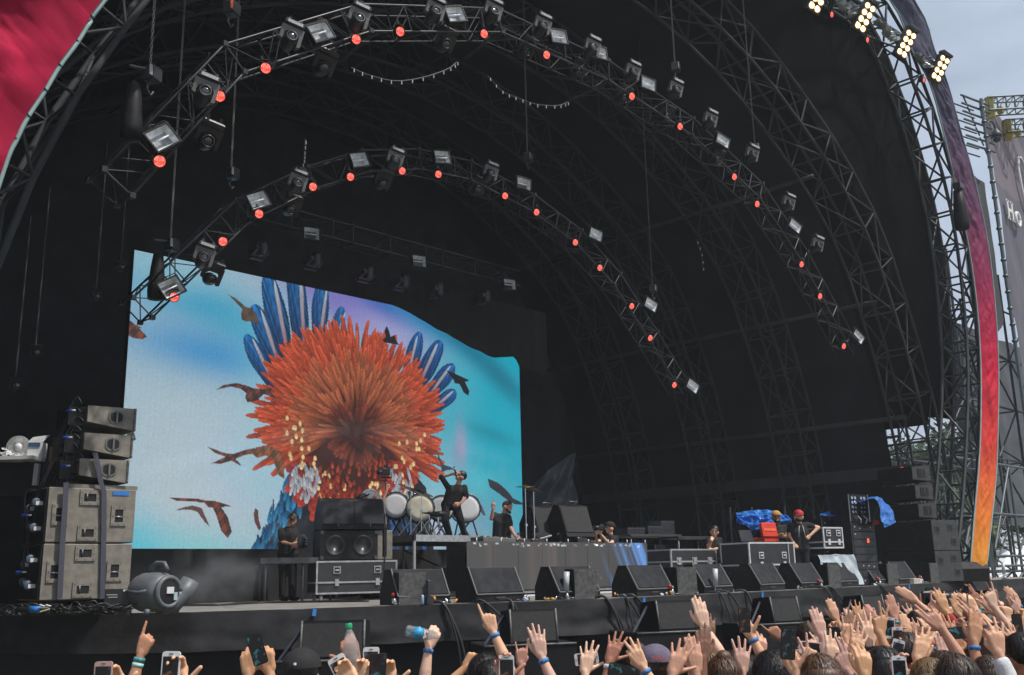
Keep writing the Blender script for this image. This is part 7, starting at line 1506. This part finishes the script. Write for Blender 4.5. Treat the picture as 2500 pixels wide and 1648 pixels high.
# printed wall
PN = 12.6
a_, b_ = pN(2398,262,PN), pN(2560,470,PN); c_, d_ = pN(2480,905,PN), pN(2620,960,PN)
wl = thing('printed_wall', 'grey and pink printed scaffold wall with white lettering at far right', 'banner', (c_.x, PN, 0))
W0 = pN(2405,265,PN); W1 = pN(2500,905,PN)
TL, TR, BLc, BRc = pN(2403,258,PN), pN(2580,390,PN), pN(2484,905,PN), pN(2660,905,PN)
UL, UR = TL.x, TL.x+6.0
def wallf(a, b):
    ztop = TL.z-.55*a*6*.0 - .0; z = ztop+(6.2-ztop)*b; n = .12*mnoise.noise(Vector((a*6+b*3,b*5,3)))+.06*mnoise.noise(Vector((a*14,b*11,6)))
    return (UL+.05+6.0*a, PN+n*.8, z)
def wall_mat():
    m = bpy.data.materials.new('wall_print'); m.use_nodes = True; n = m.node_tree; b = n.nodes['Principled BSDF']; b.inputs['Roughness'].default_value = .6
    t = n.nodes.new('ShaderNodeTexCoord'); mpn = n.nodes.new('ShaderNodeMapping'); mpn.inputs['Rotation'].default_value = (0,.7,0); v = n.nodes.new('ShaderNodeTexVoronoi'); v.inputs['Scale'].default_value = .22
    c = n.nodes.new('ShaderNodeValToRGB'); c.color_ramp.elements[0].color = (*srgb(82,84,98),1); c.color_ramp.elements[1].color = (*srgb(128,112,118),1); e = c.color_ramp.elements.new(.5); e.color = (*srgb(104,98,106),1)
    se = n.nodes.new('ShaderNodeSeparateColor'); n.links.new(t.outputs['Object'], mpn.inputs[0]); n.links.new(mpn.outputs[0], v.inputs[0]); n.links.new(v.outputs['Color'], se.inputs[0]); n.links.new(se.outputs[0], c.inputs[0]); n.links.new(c.outputs[0], b.inputs['Base Color']); return m
MB().grid(wallf, 40, 48).build('cloth', wall_mat(), wl, True, True)
MB().box((UL+2.6,PN+.2,8.3),(.8,.02,.7)).build('orange_patch', mat('orange_print', srgb(205,95,80), .6), wl, world=True)
# lettering: white outline loop and slab letters
m_let = mat('white_print', (.8,.78,.78), .6, var=.05, bump=0)
lc = pN(2502,455,PN-.15); loop = []
for k in range(41):
    q = 2*math.pi*k/40; x = .5*math.cos(q)*(1.0+.25*math.sin(q)); z = 1.25*math.sin(q); loop.append(lc+Vector((x*.9+.15*z*-.35,0,z)))
MB().tube(loop, .055, 6, sx=1).build('loop_mark', m_let, wl, True, True)
hp_ = pN(2462,530,PN-.15)
def slab(name, boxes, o, sk=0):
    mb = MB()
    for (x, z, w, h) in boxes: mb.box((o.x+x+sk*z*0, o.y, o.z+z+sk*x), (w,.03,h))
    mb.build(name, m_let, wl, world=True)
slab('letter', [(.1,.35,.13,.8),(.55,.35,.13,.8),(.33,.35,.35,.13),(.1,.72,.28,.09),(.1,-.02,.28,.09),(.55,.72,.28,.09),(.55,-.02,.28,.09)], hp_)
lo = hp_+Vector((1.05,0,.2)); MB().tube([lo+Vector((.22*math.cos(k*math.pi/10),0,.28*math.sin(k*math.pi/10)-.05)) for k in range(21)], .07, 6).build('letter', m_let, wl, True, True)
# pole with collars, dome camera
pA = pN(2396,250,PN-.25); pB = Vector((pA.x, PN-.25, 0))
po = thing('steel_pole', 'greenish galvanised pole with clamps at the edge of the printed wall', 'pole', tuple(pB))
bar('tube', pB, pA+ZUP*.15, .07, m_scaf, po)
for k in range(16): z = pA.z-.2-.62*k; MB().lathe([(.07,-.04),(.1,-.035),(.1,.035),(.07,.04)], c=(0,0,z), n=12).build('collar', m_scaf, po, True); 
for k in range(16): MB().box((-.12,0,pA.z-.2-.62*k),(.1,.05,.05)).build('clamp', m_scafd, po)
dc = thing('dome_camera', 'dark dome security camera hanging from a curved arm on the pole', 'camera', tuple(pA+Vector((0,0,-1.1)))); 
MB().tube(spline([Vector((0,-.06,0)),Vector((.15,-.1,.3)),Vector((.45,-.14,.38)),Vector((.68,-.16,.15))], 5), .035, 8).build('arm', m_scafd, dc, True)
MB().lathe([(.03,.1),(.06,.05),(.1,0),(.2,-.15),(.22,-.28),(.19,-.3)], c=(.68,-.16,.08), n=18).build('housing', m_scafd, dc, True); MB().ball((.68,-.16,-.24), (.17,.17,.17), 14, 8).build('dome', m_glass, dc, True)
# top cantilever trusses with yellow brackets
m_yel = mat('yellow_bracket', (.55,.42,.06), .5, var=.2)
for i, (x0, y0, x1, y1) in enumerate([(2416,268,2478,222),(2460,322,2530,285)]):
    A, B = pN(x0,y0,PN-.2), pN(x1,y1,PN-1.2); B = A+Vector((2.1,-1.3,.35)); t = thing('cantilever_truss', f"grey truss arm with yellow bracket atop the printed wall, {['upper','lower'][i]} one", 'truss', tuple(A), group='cantilever trusses')
    off = [Vector((0,0,0)),Vector((0,0,.55)),Vector((.35,.45,0)),Vector((.35,.45,.55))]
    for o_ in off: bar('chord', A+o_, B+o_, .04, m_scaf, t)
    for k in range(7):
        a = k/6
        for p, q in ((0,1),(2,3),(0,2),(1,3)): bar('rung', A.lerp(B,a)+off[p], A.lerp(B,a)+off[q], .025, m_scaf, t)
        if k < 6: bar('brace', A.lerp(B,a)+off[0], A.lerp(B,a+1/6)+off[1], .02, m_scaf, t)
    MB().box((.25,.05,.2),(.12,.3,.9)).build('bracket', m_yel, t); MB().box((.6,-.2,.1),(.2,.2,.25)).build('bracket', m_yel, t)
    chain(A.lerp(B,.8), A.lerp(B,.8)+Vector((0,0,-3)), t, .08)
# ladder truss left of the pole
lt_ = thing('ladder_truss', 'stack of short grey truss rungs between banner and pole', 'truss', (UL-1.2, PN, TL.z-3))
for k in range(7): z = TL.z-.1-.33*k; bar('rung', (UL-2.4,PN,z-.25), (UL-.1,PN-.2,z), .045, m_scaf, lt_); bar('rung', (UL-2.4,PN+.6,z-.25), (UL-.1,PN+.4,z), .03, m_scafd, lt_)
for k in range(6): z = TL.z-.1-.33*k; bar('brace', (UL-2.2+.3*k,PN,z-.25), (UL-1.9+.3*k,PN,z-.5), .03, m_scafd, lt_)
# dark cloth panels between banner and pole
dp = thing('dark_cloth', 'dark grey cloth panel hanging between the arch banner and the pole', 'cloth', (UL-1.2, PN+.3, 6))
MB().grid(lambda a, b: (UL-3.2+3.1*a, PN+.35+.1*mnoise.noise(Vector((a*4,b*5,1))), TL.z-3.2-(5.5+.8*math.sin(a*3))*b), 16, 20).build('cloth', mat('grey_mesh', (.05,.052,.06), .8, var=.2), dp, True, True)
ct2 = thing('foot_cloth', 'black cloth tied at the foot of the arch banner', 'cloth', tuple(pN(2425,1380,10.4)))
cA = [pN(x,y,10.4) for x,y in [(2415,1255),(2424,1290),(2436,1330)]]; cB = [pN(x,y,10.4) for x,y in [(2406,1385),(2425,1392),(2440,1378)]]
MB().grid(lambda a, b: pN(2412+8*a+18*a*b, 1250+135*b+20*a*(1-b), 10.5+.06*mnoise.noise(Vector((a*5,b*4,2)))), 10, 14).build('cloth', m_black, ct2, True, True)
# bag hanging on the arch leg at right
hb = thing('chain_hoist', 'chain hoist with a long dark bag on the front arch leg at right', 'hoist', tuple(pN(2340,455,9.5)), group='chain hoists')
MB().box((0,0,0),(.3,.2,.2), bev=.03).build('motor', m_blk2, hb); MB().lathe([(.03,0),(.12,-.05),(.17,-.5),(.2,-1.0),(.17,-1.15),(.03,-1.18)], c=(.05,.05,-.05), n=14).build('cable_bag', m_blk, hb, True); chain(pN(2336,450,9.5), pN(2300,330,9.6), hb, .07)
# ------------------------------------------------------------------ trees and tents behind
m_leaf = [mat('leaf_dark', (.03,.055,.018), .8, var=.4, scale=2, bump=0, spec=.15), mat('leaf_mid', (.07,.115,.036), .7, var=.4, scale=2, bump=0), mat('leaf_light', (.14,.19,.07), .6, var=.35, scale=2, bump=0)]
m_bark = mat('bark', (.09,.07,.05), .9, var=.3)
def tree(label, x, y, h, r, seed, leaf, n=2600, ls=.34):
    rd = random.Random(seed); t = thing('leafy_tree', label, 'tree', (x, y, 0), group='trees behind the stage')
    tr = MB(); tr.tube([(0,0,0),(.1,0,h*.3),(0,.1,h*.55),(.1,0,h*.8)], [h*.035,h*.028,h*.018,h*.006], 8)
    cl = []
    for k in range(16):
        q = rd.uniform(0,6.28); e = rd.uniform(-.15,1.2); rr = r*rd.uniform(.4,.95); c = Vector((math.cos(q)*rr*math.cos(e)*.8, math.sin(q)*rr*math.cos(e)*.8, h*.62+math.sin(e)*h*.36)); cl.append((c, r*rd.uniform(.28,.48)))
        tr.tube([(0,0,h*rd.uniform(.3,.6)), tuple(c*.55+Vector((0,0,h*.25))), tuple(c)], [h*.012,h*.008,h*.003], 5)
    tr.build('trunk', m_bark, t, True)
    V = []; F = []
    for k in range(n):
        c, cr_ = rd.choice(cl); d_ = Vector((rd.gauss(0,1),rd.gauss(0,1),rd.gauss(0,.8))).normalized(); p = c+d_*cr_*rd.random()**.4
        u_ = Vector((rd.gauss(0,1),rd.gauss(0,1),rd.gauss(0,.6))).normalized(); v_ = u_.orthogonal().normalized(); s_ = ls*rd.uniform(.6,1.3); b_ = len(V)
        V += [p-u_*s_*.5, p+v_*s_*.28, p+u_*s_*.5, p-v_*s_*.28]; F.append((b_,b_+1,b_+2,b_+3))
    MB().add(V, F).build('crown', leaf, t); return t
q = pD(2280, 1290, 60); tree('broad dark tree seen through the gap right of the stage', q.x, q.y, 8.5, 4.2, 1, m_leaf[0])
q = pD(2262, 1290, 48); tree('bright green low tree in the gap under the scaffold', q.x, q.y, 4.6, 3.0, 2, m_leaf[2], 2400, .26)
q = pD(2330, 1290, 52); tree('mid green tree behind the scaffold foot', q.x, q.y, 5.2, 3.4, 3, m_leaf[1], 2400, .28)
q = pD(2430, 1290, 62); tree('dark tree behind the banner foot at right', q.x, q.y, 9.5, 5.4, 4, m_leaf[0], 6500, .5)
q = pD(2505, 1290, 66); tree('dark tree at the far right edge behind the scaffold', q.x, q.y, 10, 5.6, 5, m_leaf[0], 6500, .5)
q = pD(2205, 1290, 70); tree('tall dark tree peeking beside the arch leg', q.x, q.y, 10.5, 3.6, 6, m_leaf[0])
q = pD(1312, 1300, 40); tree('pale green bush seen under the back wall right of the screen', q.x, q.y, 3.4, 2.2, 7, m_leaf[2], 1800, .22)
q = pD(1330, 1300, 44); tree('light green bush further back under the back wall', q.x+2, q.y, 3.8, 2.4, 8, m_leaf[2], 1800, .24)
hl = struct(MB().grid(lambda a, b: (-200+700*a, 120+60*b, -1+(5+3*mnoise.noise(Vector((a*9,b,1))))*math.sin(math.pi*min(b*1.0,1))), 60, 8).build('far_hedge_hill', m_leaf[0], None, True))
for i, (x, y, D, w, h) in enumerate([(2475,1400,46,7,2.6),(2520,1395,60,9,3.2),(2350,1402,52,5,2.2)]):
    q = pD(x, y, D); t = thing('white_tent', f"white marquee tent beyond the stage at right, {['nearest','farthest','smallest, half hidden by the arch foot'][i]}", 'tent', (q.x,q.y,0), facing(15), 'white tents')
    MB().add([(-w/2,-3,h*.55),(w/2,-3,h*.55),(w/2,3,h*.55),(-w/2,3,h*.55),(0,0,h*1.15)], [(0,1,4),(1,2,4),(2,3,4),(3,0,4)]).build('roof', mat('tent_white', (.8,.8,.82), .5, var=.06), t); MB().box((0,0,h*.27),(w-.1,5.9,h*.54)).build('wall', mat('tent_white', (.8,.8,.82), .5), t)

# ------------------------------------------------------------------ thin haze box, added to lift the blacks of the stage interior
hz = MB().box((0, 100, 11), (1230, 1230, 24.4)).build('haze', None); hz['kind'] = 'stuff'; hz.display_type = 'WIRE'
mh_ = bpy.data.materials.new('haze_volume'); mh_.use_nodes = True; n = mh_.node_tree; n.nodes.clear(); ou = n.nodes.new('ShaderNodeOutputMaterial'); pv = n.nodes.new('ShaderNodeVolumePrincipled'); pv.inputs['Color'].default_value = (.9,.93,1,1); pv.inputs['Density'].default_value = .0011
n.links.new(pv.outputs[0], ou.inputs['Volume']); hz.data.materials.append(mh_)
